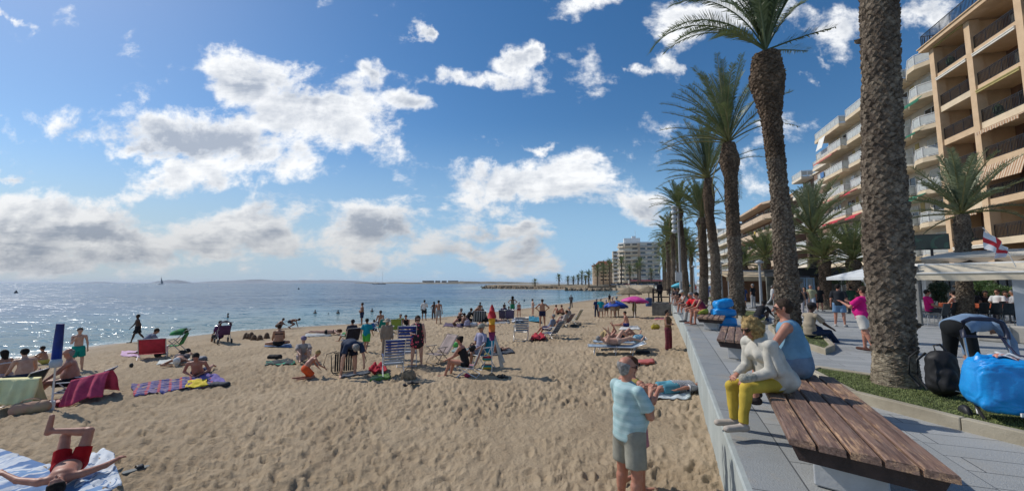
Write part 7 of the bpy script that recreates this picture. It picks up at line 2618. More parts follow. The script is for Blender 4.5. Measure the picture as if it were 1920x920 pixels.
parasol('open royal blue parasol standing in front of the group on the sand', bpos(1156, 594), .98, 1.30, seg_cloth('royal_blue_canopy', (.02, .09, .46), (.015, .07, .38)), tilt=(-10, 0), drop=.46)
parasol('open pink parasol behind the blue one', bpos(1190, 596), 1.02, 1.62, seg_cloth('pink_canopy', (.62, .06, .30), (.52, .05, .26)), tilt=(-5, 4))
q = G(1279, 560, 0)
parasol('open cyan parasol over the far bench on the promenade', (q.x, q.y, 0), .98, 1.72, seg_cloth('cyan_canopy', (.07, .42, .56), (.06, .36, .48)), tilt=(-8, 0))
TH = mat('thatch', (.24, .19, .125), .95, .25, 12, 1.0, 60)
parasol('large thatched sunshade, left of two beyond the pink parasol', bpos(1180, 568), 1.75, 2.15, TH, 10, .07, drop=.8, name='thatched_sunshade', group='thatched sunshades', thatch=True)
parasol('large thatched sunshade, right of two, by the blue barrel', bpos(1217, 567), 1.7, 2.25, TH, 10, .07, drop=.75, name='thatched_sunshade', group='thatched sunshades', thatch=True)

# folded parasols
p = bpos(96, 768)
t = empty('folded_parasol', p, 0, 'tall closed parasol in a blue sleeve on a white pole', 'parasol')
h = 1.86
mb = MB(); mb.tube([(0, 0, -.1), (0, 0, .98)], .018, 8); mb.build('pole', FRW, t, smooth=True)
mb = MB(); mb.tube([(0, 0, 1.10), (.005, 0, 1.5), (.012, 0, h)], [.085, .078, .066], 14); mb.build('sleeve', mat('blue_sleeve', (.012, .035, .21), .6, .15, 6, .4, 20), t, smooth=True)
mb = MB(); mb.lathe([(.075, .92), (.10, .94), (.105, 1.03), (.085, 1.10)], 14); mb.build('grey_cuff', mat('white_cuff', (.45, .50, .56), .6, .1, 5), t, smooth=True)
mb = MB(); mb.lathe([(.05, .0), (.06, .18), (.05, .20)], 10); mb.build('sand_anchor', WHITEP, t)
p = bpos(922, 702)
t = empty('folded_parasol', p, 0, 'closed rainbow parasol of red, orange and purple stuck in the sand', 'parasol')
mb = MB(); mb.tube([(0, 0, -.1), (0, 0, 1.0)], .014, 8); mb.build('pole', FRW, t)
for z0, z1, r0, r1, c, nm in ((.98, 1.22, .055, .10, (.20, .02, .12), 0), (1.22, 1.42, .085, .085, (.62, .16, .02), 1), (1.42, 1.62, .08, .085, (.66, .34, .02), 2), (1.60, 1.80, .13, .07, (.52, .02, .03), 3), (1.80, 1.98, .08, .012, (.50, .03, .04), 4)):
 mb = MB(); mb.tube([(0, 0, z0), (0, 0, (z0 + z1) / 2), (0, 0, z1)], [r0, (r0 + r1) / 2 + .008, r1], 12); mb.build('folded_canopy', mat('canopy_c%d' % nm, c, .7, .1, 5, .4, 20), t, smooth=True)
mb = MB(); mb.sheet(lambda a, b: (.06 + .30 * b * (.6 + .5 * a) + .05 * math.sin(a * 6), .05 - .05 * a, 1.05 - .85 * b + .18 * a), 10, 12, .01); mb.build('white_cloth', mat('greyish_cloth', (.42, .44, .44), .9, .1, 5), t, smooth=True)
mb = MB(); mb.lathe([(.12, 0), (.09, .05), (.02, .10)], 12); mb.build('sand_mound', mat('damp_sand', (.30, .21, .13), .95, .2, 9), t)

# bags, shoes, ball and other small things lying about
def bag(label, p, size, m_, rz=0, handle=True, name='bag', lump=.25, cat='bag', hm=None):
 t = empty(name, p, R(rz), label, cat)
 B = Body()
 x, y, z = size
 r = min(x, y, z) * .42
 B.cap((-x / 2 + r, 0, r * .9), (x / 2 - r, 0, r * .9), r * 1.0, r * .95, r * .6, Vector((0, 1, 0)), max(1, y / x if False else y / (2 * r)))
 B.cap((-x / 2 + r * 1.2, 0, z - r), (x / 2 - r * 1.2, 0, z - r * .9), r * .85, r * .9, r * .7, Vector((0, 1, 0)), max(1, y / (2.3 * r)))
 me = B.mesh('body', max(.010, r / 7), (), (r * .10, 14 / max(x, .2), 1.3))
 linkmesh('body', me, m_, t, smooth=True)
 if handle:
  for s_ in (-1, 1):
   mb = MB()
   mb.tube([(x * .25 * math.cos(a), s_ * y * .12, z * .86 + z * .34 * math.sin(a)) for a in [math.pi * k / 8 for k in range(9)]], .010, 5)
   mb.build('handle', hm or m_, t, smooth=True)
 return t


bag('woven straw bag behind the front blue chair leg', bpos(766, 712), (.40, .26, .30), mat('straw', (.30, .23, .15), .9, .25, 14, .8, 60), 10)
bag('salmon and tan shopping bag lying under the yellow towel', bpos(56, 775), (.62, .30, .26), mat('tan_pink_bag', (.46, .24, .17), .8, .2, 3, col2=(.42, .32, .19)), 30)
bag('flat red bag at the foot of the blue folded parasol', bpos(102, 760), (.45, .3, .14), mat('red_bag', (.42, .015, .03), .6, .2, 4), 10, False)
bag('yellow bag lying alone on the sand near the brown-dressed woman', bpos(1229, 616), (.46, .26, .26), mat('ochre_bag', (.42, .33, .03), .7, .2, 6), 0)
bag('colourful striped beach bag hanging beside the rainbow parasol', bpos(913, 692), (.34, .2, .40), stripes('fiesta_stripes', [(.60, .50, .05), (.02, .26, .26), (.45, .04, .05)], 'Z', .2, .4), 0)
bag('black rucksack hanging on the striped chair', bpos(885, 690, .35), (.28, .2, .34), mat('black_nylon', (.014, .014, .016), .6, .2, 9), 20)
bag('pinkish-red pouch under the striped chair', bpos(876, 706), (.16, .12, .14), mat('raspberry', (.45, .03, .10), .6, .2, 9), 0, False)
bag('lilac sack beside the crowded group', bpos(876, 613), (.42, .3, .42), mat('lilac_sack', (.34, .32, .44), .8, .2, 5), 0)
bag('white plastic bag in front of the crowded group', bpos(888, 612), (.5, .3, .3), mat('white_plastic', (.62, .64, .64), .4, .1, 5), 0, False)
bag('dark bag on the dark and green towel', bpos(515, 672), (.5, .22, .16), mat('mottled_black', (.03, .025, .025), .8, .4, 20), 0, False)
bag('grey bag beside the person in the white cap', bpos(374, 676), (.48, .26, .18), mat('grey_nylon', (.22, .23, .26), .7, .3, 8), 0, False)
bag('dark grey bundle at the right end of the plaid blanket', bpos(412, 724), (.5, .2, .12), mat('charcoal_bundle', (.06, .065, .08), .8, .3, 9), 0, False)
bag('dark bag beneath the cream deckchair', bpos(1080, 612), (.7, .4, .2), mat('dark_canvas', (.04, .045, .04), .8, .3, 9), 0, False)
bag('black bag under the sunbeds', bpos(1205, 662), (.5, .3, .14), mat('black_nylon', (.014, .014, .016), .6, .2, 9), 0, False)
bag('blue beach bag on the head end of the sunbeds', bpos(1198, 656, .3), (.42, .3, .28), marbled('blue_bag_print', [(.03, .20, .34), (.30, .44, .50)], 9), 0, False)


def flipflop(label, p, rz, L, m_, strap, group=None):
 t = empty('sandal', p, R(rz), label, 'sandal', group)
 mb = MB()
 out_ = [(0.0, -.5), (.17, -.44), (.20, -.2), (.17, .05), (.21, .28), (.14, .47), (0, .52), (-.14, .46), (-.19, .25), (-.15, .02), (-.18, -.2), (-.16, -.42)]
 mb.prism([(x * L, y * L) for x, y in out_], 0, .028)
 mb.build('sole', m_, t, bevel=.006)
 mb = MB()
 mb.sheet(lambda a, b: (L * (.19 * math.cos(math.pi * a)), L * (.0 + .26 * b), .026 + L * .13 * math.sin(math.pi * a)), 10, 4, .006)
 mb.build('strap', strap, t, smooth=True)
 return t


GS = mat('grey_rubber', (.15, .17, .17), .6, .15, 5)
BS = mat('black_rubber', (.02, .02, .022), .5, .15, 5)
p = bpos(254, 884, .03)
flipflop('grey slide sandal lying on the sand right of the red-shorts man', p, -34, .30, GS, BS)
for u, v, l in ((761, 722, 'left black sandal of the pair in front of the straw bag'), (775, 723, 'right black sandal of the pair in front of the straw bag')):
 flipflop(l, bpos(u, v, .03), 90 + view(u), .30, BS, BS, 'black sandals by the straw bag')
for u, v, l in ((938, 706, 'left shoe of the dark pair by the rainbow parasol'), (945, 707, 'right shoe of the dark pair by the rainbow parasol')):
 flipflop(l, bpos(u, v, .03), 40, .28, BS, mat('brown_leather', (.06, .04, .03), .6, .2, 9), 'shoes by the rainbow parasol')
mb = MB(); mb.lathe([(.012, 0), (.05, .03), (.055, .10), (.03, .15), (.01, .16)], 10)
o = mb.build('dark_clump', BS); o.location = bpos(246, 688); tag(o, 'small dark clump lying on the sand below the pink towel', 'clump')
B = Body(); B.ball((0, 0, .12), .12)
me = B.mesh('ball', .02); o = linkmesh('ball', me, mat('green_ball', (.12, .55, .10), .35, .1, 3), smooth=True); o.location = bpos(854, 650); tag(o, 'bright green ball lying on the sand right of the deckchair', 'ball')
B = Body(); B.ball((0, 0, .12), .13)
me = B.mesh('ball', .02); o = linkmesh('ball', me, mat('coral_ball', (.52, .10, .08), .4, .1, 3), smooth=True); o.location = bpos(900, 613); tag(o, 'coral ball in front of the crowded group', 'ball')

# row of sand castles by the water
for i, (u, v) in enumerate([(461, 634), (466, 634), (471, 634), (476, 637), (487, 637), (500, 634)]):
 mb = MB(); rr = random.Random(i); h = .22 + rr.random() * .14
 mb.lathe([(.17, -.03), (.13, h * .4), (.10, h * .8), (.05, h), (.01, h * 1.05)], 9)
 o = mb.build('sand_tower', mat('wet_sand_tower', (.17, .105, .065), .9, .2, 20, .8, 30), smooth=True); o.location = bpos(u, v)
 tag(o, ['first sand tower from the left in the row by the water', 'second sand tower from the left in the row by the water', 'third sand tower from the left in the row by the water', 'fourth sand tower, a little nearer, in the row by the water',
   'sand tower standing apart, fifth in the row', 'sand tower at the right end of the row'][i], 'sandcastle', 'sand towers by the water')

# sunbeds
def sunbed(label, u, v, rz):
 t = empty('sunbed', bpos(u, v), R(rz), label, 'sunbed', 'pair of sunbeds')
 mb = MB()
 for s_ in (-1, 1):
  mb.tube([(s_ * .3, -.95, .27), (s_ * .3, .5, .27), (s_ * .3, .95, .42)], .014, 6)
  for y in (-.7, 0, .55):
   mb.tube([(s_ * .28, y, .27), (s_ * .33, y - .06, 0)], .013, 6)
 for y in (-.95, .0, .95): mb.tube([(-.3, y, .27 if y < .9 else .42), (.3, y, .27 if y < .9 else .42)], .013, 6)
 mb.build('frame', ALU, t, smooth=True)
 mb = MB(); mb.sheet(lambda a, b: ((a - .5) * .56, -.93 + 1.85 * b, .275 + max(0, b - .78) * .68 - .02 * math.sin(a * math.pi)), 5, 14, .008)
 mb.build('mattress', stripes('white_blue_sling', [(.36, .42, .48), (.14, .25, .38)], 'X', .14, .6), t, smooth=True)


r_ = math.degrees(math.atan2(1, 0)) * 0 - 90 + view(1160)
sunbed('nearer sunbed with blue and white fabric', 1156, 664, r_ + 4)
sunbed('farther sunbed with blue and white fabric', 1162, 655, r_ + 4)


# pushchairs
def pushchair(label, p, rz, col):
 t = empty('pushchair', p, R(rz), label, 'pushchair')
 mb = MB()
 for s_ in (-1, 1):
  mb.tube([(s_ * .24, .42, .12), (s_ * .24, -.05, .55), (s_ * .24, -.42, 1.0)], .014, 6)
  mb.tube([(s_ * .24, -.35, .12), (s_ * .24, .12, .62)], .014, 6)
 mb.tube([(-.24, -.42, 1.0), (.24, -.42, 1.0)], .016, 6)
 mb.tube([(-.24, .12, .62), (.24, .12, .62)], .014, 6)
 mb.build('frame', GREYM, t, smooth=True)
 for x, y in ((-.27, .42), (.27, .42), (-.27, -.35), (.27, -.35)):
  mb = MB()
  MM = Matrix.Translation((x, y, .11)) @ Matrix.Rotation(R(90), 4, 'Y')
  mb.lathe([(.03, -.02), (.11, -.022), (.125, 0), (.11, .022), (.03, .02)], 14, M=MM)
  mb.build('wheel', BS, t, smooth=True)
 mb = MB(); mb.sheet(lambda a, b: ((a - .5) * .44, .25 - .5 * min(b, .45) / .45 * .9 - max(0, b - .45) * .35, .38 + max(0, b - .45) * .85), 6, 10, .02); mb.build('seat', col, t, smooth=True)
 mb = MB(); mb.sheet(lambda a, b: (.25 * math.cos(math.pi * a), -.35 + .45 * b, .82 + .24 * math.sin(math.pi * a) * (1 - .5 * b * b)), 10, 6, .01); mb.build('hood', col, t, smooth=True)


pushchair('dark pushchair by the woman in purple near the water', bpos(418, 643), 10 + view(418), mat('plum_fabric', (.09, .035, .10), .85, .2, 6))
pushchair('green and black pushchair tipped beside the red beach chair', bpos(326, 664), 70 + view(326), mat('green_fabric', (.03, .26, .07), .85, .3, 3, col2=(.02, .03, .02)))

# concrete plinth with lookout rail, and a figure on it
p = bpos(1241, 591)
t = empty('lookout_platform', (p.x, p.y, p.z - .1), R(-21), 'grey concrete plinth with dark railing standing against the sea wall', 'platform')
mb = MB(); mb.rbox((0, .6, .55), (1.45, 1.7, 1.1), .02); mb.build('plinth', mat('grey_plinth', (.22, .21, .19), .9, .2, 3, .3, 30), t)
for x, y in ((-.62, -.12), (.62, -.12), (-.62, 1.3), (.62, 1.3)):
 mb = MB(); mb.box((x, y, 1.65), (.09, .09, 1.1)); mb.build('post', WOODD, t)
for z in (1.55, 2.12):
 mb = MB(); mb.box((0, -.12, z), (1.14, .07, .09)); mb.build('rail', WOODD, t)
 for x in (-.62, .62):
  mb = MB(); mb.box((x, .59, z), (.07, 1.32, .09)); mb.build('rail', WOODD, t)
person('dark figure in a hooded coat standing on the lookout platform', (p.x + .15, p.y + .7, p.z + 1.0), 'stand', 20, 1.75, sk='dark', hair=('short', 'black'), top=('coat', (.02, .022, .03)), bottom=('jeans', (.02, .02, .025)), vox=.022, shoes=BLK)
# blue barrel
mb = MB(); mb.lathe([(.34, 0), (.38, .05), (.38, .30), (.40, .33), (.38, .36), (.38, .62), (.40, .65), (.38, .68), (.38, .92), (.34, 1.0), (.02, 1.0)], 18)
o = mb.build('barrel', mat('blue_drum', (.015, .05, .17), .4, .1, 3), smooth=False); o.location = bpos(1217, 574); tag(o, 'blue plastic barrel standing beside the thatched sunshade', 'barrel')

# blue plastic bundle stacked on the third bench
def creased_box(name, size, m_, parent=None, seed=1, e=.42, amp=.035, nu=90, nv=60, sag=.06):
 """Soft full sack: a superellipsoid with sharp random creases."""
 th, ph = np.meshgrid(np.linspace(0, 2 * math.pi, nu + 1)[:-1], np.linspace(-math.pi / 2, math.pi / 2, nv), indexing='ij')
 sp_ = lambda v, q: np.sign(v) * np.abs(v) ** q
 X0, Y0, Z0 = sp_(np.cos(ph), e) * sp_(np.cos(th), e), sp_(np.cos(ph), e) * sp_(np.sin(th), e), sp_(np.sin(ph), e)
 d = np.zeros(X0.shape)
 for k, (f_, a_) in enumerate(((1.6, 1.0), (3.3, .6), (7.0, .3))):
  n1 = fbm(X0 * f_ + Z0 * f_ * .4 + seed, Y0 * f_ + Z0 * f_ * 1.3 + seed * 2 + k, seed + k, 2)
  d = d + a_ * (np.abs(n1 - .5) * 2 - .35)
 r_ = 1 - 0 * d
 x, y, z = X0 * size[0] / 2, Y0 * size[1] / 2, Z0 * size[2] / 2
 nrm = np.sqrt(X0 ** 2 + Y0 ** 2 + Z0 ** 2) + 1e-6
 x, y, z = x + X0 / nrm * d * amp, y + Y0 / nrm * d * amp, z + Z0 / nrm * d * amp * .8
 bulge = 1 + sag * (1 - (Z0 + .25) ** 2)
 x, y = x * bulge, y * bulge
 V = np.stack([x, y, z + size[2] / 2], -1).reshape(-1, 3)
 i = np.arange(nu)[:, None]; j = np.arange(nv - 1)[None, :]
 F = np.stack([i * nv + j, ((i + 1) % nu) * nv + j, ((i + 1) % nu) * nv + j + 1, i * nv + j + 1], -1).reshape(-1, 4)
 return raw_object(name, V, F, m_, parent)


BLUEP = mat('blue_plastic_sheet', (.010, .30, .72), .36, .12, 4, .25, 26, .5, col2=(.008, .23, .62))
p = G(1357, 612, 0)
t = empty('blue_bundle', (p.x, p.y, 0), R(-8), 'stack of goods wrapped in bright blue plastic at the bench end', 'bundle')
for i, (z, x, w, d_, h) in enumerate(((0, 0, .80, .62, .40), (.38, 0, .80, .6, .32), (.68, .05, .66, .5, .36))):
 o = creased_box('wrapped_parcel', (w, d_, h), BLUEP, t, i + 3, .5, .035, 60, 40)
 o.location = (x, 0, z)
 if i == 2: o.rotation_euler = (0, R(-14), 0)
mb = MB(); mb.tube([(.42, .1, 0), (.42, .1, 1.15), (.22, .1, 1.15), (.22, .1, .9)], .014, 6); mb.build('trolley_handle', BLACKM, t, smooth=True)

# ---- trolley with the big blue bag at the right edge
P0 = G(1866, 806, 0)
t = empty('luggage_trolley', (P0.x + .17, P0.y - .07, 0), R(-24), 'black folding hand trolley with grey telescopic handle under the big blue bag', 'trolley')
mb = MB()
mb.tube([(-.26, -.06, .06), (-.26, -.16, .03), (.22, -.16, .03), (.22, -.06, .06), (-.26, -.06, .06)], .018, 8)
mb.tube([(-.26, -.06, .06), (-.26, .22, .30), (.22, .22, .30), (.22, -.06, .06)], .018, 8)
mb.build('base_frame', BLACKM, t, smooth=True)
for s_ in (-.21, .17):
 mb = MB(); mb.tube([(s_, .22, .10), (s_, .30, .70), (s_, .36, 1.06)], .014, 8); mb.build('handle_tube', ALU, t, smooth=True)
mb = MB(); mb.tube([(-.21, .345, .98), (-.215, .36, 1.06), (-.19, .375, 1.17), (-.12, .38, 1.21), (.08, .38, 1.21), (.15, .375, 1.17), (.175, .36, 1.06), (.17, .345, .98)], .026, 10)
mb.tube([(-.2, .35, 1.0), (.16, .35, 1.0)], .016, 8); mb.build('handle_grip', mat('navy_grip', (.018, .022, .045), .45, .1, 9), t, smooth=True)
for s_ in (-.33, .29):
 mb = MB(); mb.lathe([(.02, -.025), (.09, -.03), (.105, 0), (.09, .03), (.02, .025)], 18, M=Matrix.Translation((s_, .20, .105)) @ Matrix.Rotation(R(90), 4, 'Y')); mb.build('wheel', BS, t, smooth=True)
P1 = P0
o = creased_box('carrier_bag', (1.04, .46, .60), BLUEP, None, 7, .30, .036, 160, 110)
o.location = Vector((P0.x, P0.y, .20)) + Matrix.Rotation(R(-24), 3, 'Z') @ Vector((.36, .02, 0)); o.rotation_euler = (0, R(2), R(-24))
for x_ in (-.44, .46):
 B = Body(); B.cap((x_, 0, .54), (x_ * 1.0, .02, .63), .05, .014, .03); B.cap((x_, 0, .56), (x_ * .6, .02, .60), .05, .03, .02)
 linkmesh('tied_corner', B.mesh('tied_corner', .012, (), (.008, 50, 1)), BLUEP, o, smooth=True)
tag(o, 'huge bulging blue plastic bag strapped on the trolley at the right edge', 'bag')
mb = MB(); mb.tube([(.12, -.20, .16), (.12, -.275, .30), (.12, -.285, .55), (.12, -.26, .76), (.12, -.1, .835), (.12, .12, .83), (.10, .34, 1.02)], .011, 6); q = mb.build('strap', mat('navy_strap', (.012, .014, .05), .7, .1, 9), t, smooth=True)
mb = MB()
rr = random.Random(3)
for k in range(7):
 x = -.34 + k * .09
 mb.sheet(lambda a, b: (x + .18 * a, -.09 + .20 * b + .03 * math.sin(a * 5 + k), (.60) + .028 * math.sin(a * 4 + k) + .02 * math.sin(b * 6 + k * 2) + .003 * k), 6, 5, .006)
mb.build('contents', marbled('crumpled_wrapping', [(.52, .56, .60), (.60, .62, .64), (.55, .22, .16)], 5, rough=.5), o, smooth=True)
mb = MB(); mb.box((-.22, -.26, .04), (.10, .015, .035), .3); mb.build('paper_tag', WHITEP, o)

bagw = Body(); bagw.cap((-.05, 0, 0), (.05, 0, .01), .05, .045, .02)
me = bagw.mesh('handbag', .012); o = linkmesh('handbag', me, mat('cream_knit', (.48, .45, .36), .9, .2, 20, .8, 60), smooth=True); q = G(1400, 716, .60); o.location = (q.x + .02, q.y, .64); tag(o, 'small cream knitted handbag on the lap of the blonde woman', 'handbag')
# black rucksack on the turf
p = G(1771, 742, .12)
t = empty('rucksack', (p.x, p.y, .12), R(-20), 'large black rucksack standing on the turf behind the blue bag', 'rucksack')
B = Body(); B.cap((0, 0, .15), (0, 0, .48), .15, .13, .05, Vector((1, 0, 0)), 1.25); B.cap((0, -.12, .14), (0, -.11, .30), .08, .07, .04, Vector((1, 0, 0)), 1.4)
me = B.mesh('body', .012, (), (.008, 30, 2)); linkmesh('body', me, mat('black_nylon', (.014, .014, .016), .6, .2, 9), t, smooth=True)
for s_ in (-1, 1):
 mb = MB(); mb.tube([(-.20, s_ * .09, .58), (-.30, s_ * .1, .48), (-.31, s_ * .1, .25), (-.22, s_ * .09, .1)], .014, 6); mb.build('shoulder_strap', BLACKM, t, smooth=True)
mb = MB(); mb.tube([(-.05, 0, .60), (-.07, 0, .67), (.0, 0, .69), (.06, 0, .61)], .014, 6); mb.build('handle', BLACKM, t, smooth=True)
mb = MB(); mb.tube([(.02, -.20, .12), (.10, -.19, .10), (.17, -.12, .18), (.16, -.08, .36)], .008, 6); mb.build('piping', WHITEP, t, smooth=True)

# goods laid on the paving by the seated man, and a second bundle
q = G(1552, 652, 0)
for i, (dx_, dy_, c, lab) in enumerate([(0, 0, (.55, .50, .56), 'pale folded goods on the paving at the feet of the seated man'), (.28, .12, (.60, .10, .08), 'red and white folded goods on the paving at the feet of the seated man')]):
 mb = MB(); mb.sheet(lambda a, b: ((a - .5) * .5, (b - .5) * .32, .03 + .02 * math.sin(a * 9 + i) + .015 * math.sin(b * 11)), 10, 8, .02)
 o = mb.build('folded_goods', marbled('goods_%d' % i, [c, (.6, .6, .62)], 7), smooth=True); o.location = (q.x + dx_, q.y + .4 + dy_, .02); tag(o, lab, 'goods')

# ------------------------------------------------------------------ terraces, shops and the far shore
TD = Vector((.30, .954, 0)).normalized()
CREAMA = mat('cream_awning', (.62, .54, .41), .75, .08, 2, .2, 20)
SCALL = mat('taupe_scallop', (.42, .33, .24), .8, .1, 3)


def frame_at(p, rz):
 return Matrix.Translation(p) @ Matrix.Rotation(rz, 4, 'Z')


TRZ = BRZ
# the near terrace: white posts, a cream awning, a TV on the roof
T0 = G(1738, 612, 0)
ter = empty('restaurant_terrace', (T0.x + .1, T0.y + .35, 0), R(-66), 'open restaurant terrace with a cream awning and white posts at the right', 'terrace')
# local x runs to the right and towards the camera, y away from it
Lt = 5.6
for x in (.0, Lt):
 mb = MB(); mb.rbox((x, .05, 1.15), (.16 if x else .12, .16, 2.3), .02); mb.build('post', WHITEP if x else mat('grey_post', (.25, .24, .22), .6, .1, 4), ter)
for x in (.0, Lt):
 mb = MB(); mb.rbox((x, 3.9, 1.3), (.14, .14, 2.6), .02); mb.build('post', WHITEP, ter)
mb = MB()
mb.sheet(lambda a, b: (-.15 + (Lt + .1) * a, -.12 + .10 * math.sin(a * 5) * 0 + .0 * b, 1.74 + .27 * b + .02 * math.sin(a * 18) * (1 - b)), 40, 3, .012)
mb.sheet(lambda a, b: (-.15 + (Lt + .1) * a, -.12 + .75 * b, 2.012 + .34 * b - .03 * math.sin(b * math.pi)), 10, 6, .012)
mb.build('awning', CREAMA, ter)
mb = MB(); mb.box((Lt / 2 - .1, -.14, 2.02), (Lt + .1, .05, .05)); mb.box((Lt / 2 - .1, .65, 2.36), (Lt + .1, .08, .07)); mb.build('awning_rail', WHITEF, ter)
mb = MB()
mb.sheet(lambda a, b: (-.1 + Lt * a, .8, 2.60 - (.10 + .09 * abs(math.sin(a * 26))) * b), 120, 1, .012)
mb.build('scalloped_valance', SCALL, ter)
mb = MB(); mb.sheet(lambda a, b: (-.15 + (Lt + .1) * a, .78 + 3.3 * b, 2.62 + .32 * math.sin(b * 2.4)), 4, 8, .04); mb.build('roof', mat('white_canvas', (.56, .52, .44), .7, .1, 2), ter)
# TV on its bracket above the roof
q = PY(1748, 473, 13.6)
t = empty('television', (q.x, q.y, 2.62), R(-32), 'flat black television standing on the terrace roof', 'television')
mb = MB(); mb.rbox((0, 0, .40), (.86, .06, .52), .012); mb.build('casing', BLACKM, t)
mb = MB(); mb.box((0, -.034, .40), (.80, .006, .46)); mb.build('screen', marbled('screen_picture', [(.012, .03, .025), (.02, .07, .045), (.06, .10, .09)], 2.5, rough=.15), t)
mb = MB(); mb.box((0, .03, .08), (.06, .06, .3)); mb.build('bracket', BLACKM, t)
# white wall pier with the goose-neck lamp at the very right
q = G(1925, 618, 0)
pier = empty('white_pier', (q.x, q.y, 0), R(-50), 'white wall pier at the right edge carrying a goose-neck lamp', 'pier')
mb = MB(); mb.rbox((0, 0, 1.15), (.42, .3, 2.3), .01); mb.build('wall', mat('bluish_white_paint', (.60, .66, .74), .7, .05, 2), pier)
mb = MB(); mb.box((0, 0, 2.34), (.52, .4, .08)); mb.build('cap_stone', WHITEP, pier)
lm = empty('wall_lamp', (q.x - .10, q.y - .05, 1.95), R(-50), 'dark enamel goose-neck lamp fixed to the white pier', 'lamp')
mb = MB(); mb.tube([(-.12, 0, -.02), (-.18, 0, .10), (-.30, 0, .14), (-.42, 0, .08), (-.44, 0, -.02)], .013, 7); mb.lathe([(.05, 0), (.05, .03)], 10, M=Matrix.Translation((-.11, 0, -.02)) @ Matrix.Rotation(R(90), 4, 'Y')); mb.build('arm', BLACKM, lm, smooth=True)
mb = MB(); mb.lathe([(.16, -.11), (.13, -.07), (.05, -.03), (.03, .01)], 16, c=(-.44, 0, -.02)); mb.build('lamp_shade', mat('pewter', (.16, .17, .17), .35, .1, 5, metal=.5), lm, smooth=True)
# flag
q = PY(1876, 472, 11.2)
fl = empty('flag_pole', (q.x, q.y, 1.9), 0, 'white flag with a red cross flapping from a pole over the cream awning', 'flag')
fp = [PY(1910, 478, 11.2), PY(1888, 455, 11.2), PY(1843, 428, 11.2)]
o_ = Vector((q.x, q.y, 1.9))
mb = MB(); mb.tube([p - o_ for p in (PY(1905, 500, 11.2), PY(1888, 470, 11.2), PY(1843, 427, 11.2))], .010, 6); mb.build('pole', WHITEP, fl)


def flag_mat():
 m_ = bpy.data.materials.new('red_cross_flag'); m_.use_nodes = True
 n = N(m_.node_tree)
 o = n.new('ShaderNodeOutputMaterial'); b = n.new('ShaderNodeBsdfPrincipled')
 n.t.links.new(b.outputs[0], o.inputs[0])
 uv = n.new('ShaderNodeUVMap').outputs[0]
 sp = n.new('ShaderNodeSeparateXYZ'); n.put(sp.inputs[0], uv)
 cx = n.m('LESS_THAN', n.m('ABSOLUTE', n.m('SUBTRACT', sp.outputs[0], .5)), .10)
 cy = n.m('LESS_THAN', n.m('ABSOLUTE', n.m('SUBTRACT', sp.outputs[1], .5)), .14)
 n.put(b.inputs['Base Color'], n.mix(n.m('MAXIMUM', cx, cy), (.72, .72, .74), (.62, .03, .04)))
 b.inputs['Roughness'].default_value = .8
 return m_


nu, nv = 24, 12
a0, a1 = PY(1845, 430, 11.2) - o_, PY(1850, 466, 11.2) - o_      # hoist
b0_, b1_ = PY(1893, 466, 11.2) - o_, PY(1880, 484, 11.2) - o_    # fly
V, F = [], []
for i in range(nu + 1):
 for j in range(nv + 1):
  a, b = i / nu, j / nv
  p = (a0 * (1 - a) + b0_ * a) * (1 - b) + (a1 * (1 - a) + b1_ * a) * b
  V.append((p.x, p.y + .07 * math.sin(a * 9 + b * 2), p.z - .07 * math.sin(a * math.pi) * b + .03 * math.sin(a * 8)))
for i in range(nu):
 for j in range(nv):
  F.append((i * (nv + 1) + j, (i + 1) * (nv + 1) + j, (i + 1) * (nv + 1) + j + 1, i * (nv + 1) + j + 1))
me = bpy.data.meshes.new('cloth'); me.from_pydata(V, [], F)
uvl = me.uv_layers.new(name='UVMap')
for lp in me.loops:
 vi = lp.vertex_index
 uvl.data[lp.index].uv = (vi // (nv + 1) / nu, vi % (nv + 1) / nv)
linkmesh('cloth', me, flag_mat(), fl, smooth=True)

# terrace chairs and tables
CHG = mat('charcoal_rattan', (.045, .052, .058), .6, .2, 9, .5, 60)


def cafe_chair():
 t = empty('cafe_chair', (0, 0, 0), 0, 'dark grey cafe chair', 'chair', 'charcoal cafe chairs on the terrace')
 mb = MB(); mb.rbox((0, 0, .45), (.46, .44, .035), .01); mb.build('seat', CHG, t)
 mb = MB(); mb.sheet(lambda a, b: ((a - .5) * .46, -.22 - .10 * b - .02 * math.sin(a * math.pi), .46 + .42 * b), 5, 4, .03); mb.build('backrest', CHG, t)
 for x in (-.2, .2):
  for y in (-.2, .2):
   mb = MB(); mb.tube([(x, y, .44), (x * 1.1, y * 1.1, 0)], .013, 6); mb.build('leg', GREYM, t)
 return t


cc = cafe_chair()
cs = [(1760, 612, 20, 'cafe chair at the left end of the terrace, beside the magenta shirt'), (1781, 607, 12, 'cafe chair in the front row just right of the magenta shirt'), (1833, 608, 8, 'cafe chair in the front row before the woman with sunglasses'),
   (1856, 609, 5, 'cafe chair in the middle of the front row, back to the camera'), (1880, 611, 0, 'cafe chair right of the middle of the front row'), (1904, 606, 200, 'cafe chair facing the camera near the white pier'), (1740, 604, 100, 'cafe chair under the man in magenta'),
   (1812, 598, 190, 'cafe chair behind the first orange table'), (1866, 597, 180, 'cafe chair behind the second orange table'), (1893, 598, 170, 'cafe chair behind the table nearest the pier')]
for i, (u, v, rz, lab) in enumerate(cs):
 p = G(u, v, 0)
 if i == 0:
  cc.location = (p.x, p.y, 0); cc.rotation_euler = (0, 0, R(rz)); cc['label'] = lab
 else:
  copy_tree(cc, (p.x, p.y, 0), R(rz), lab)
ORT = mat('orange_table', (.55, .12, .05), .5, .1, 5)
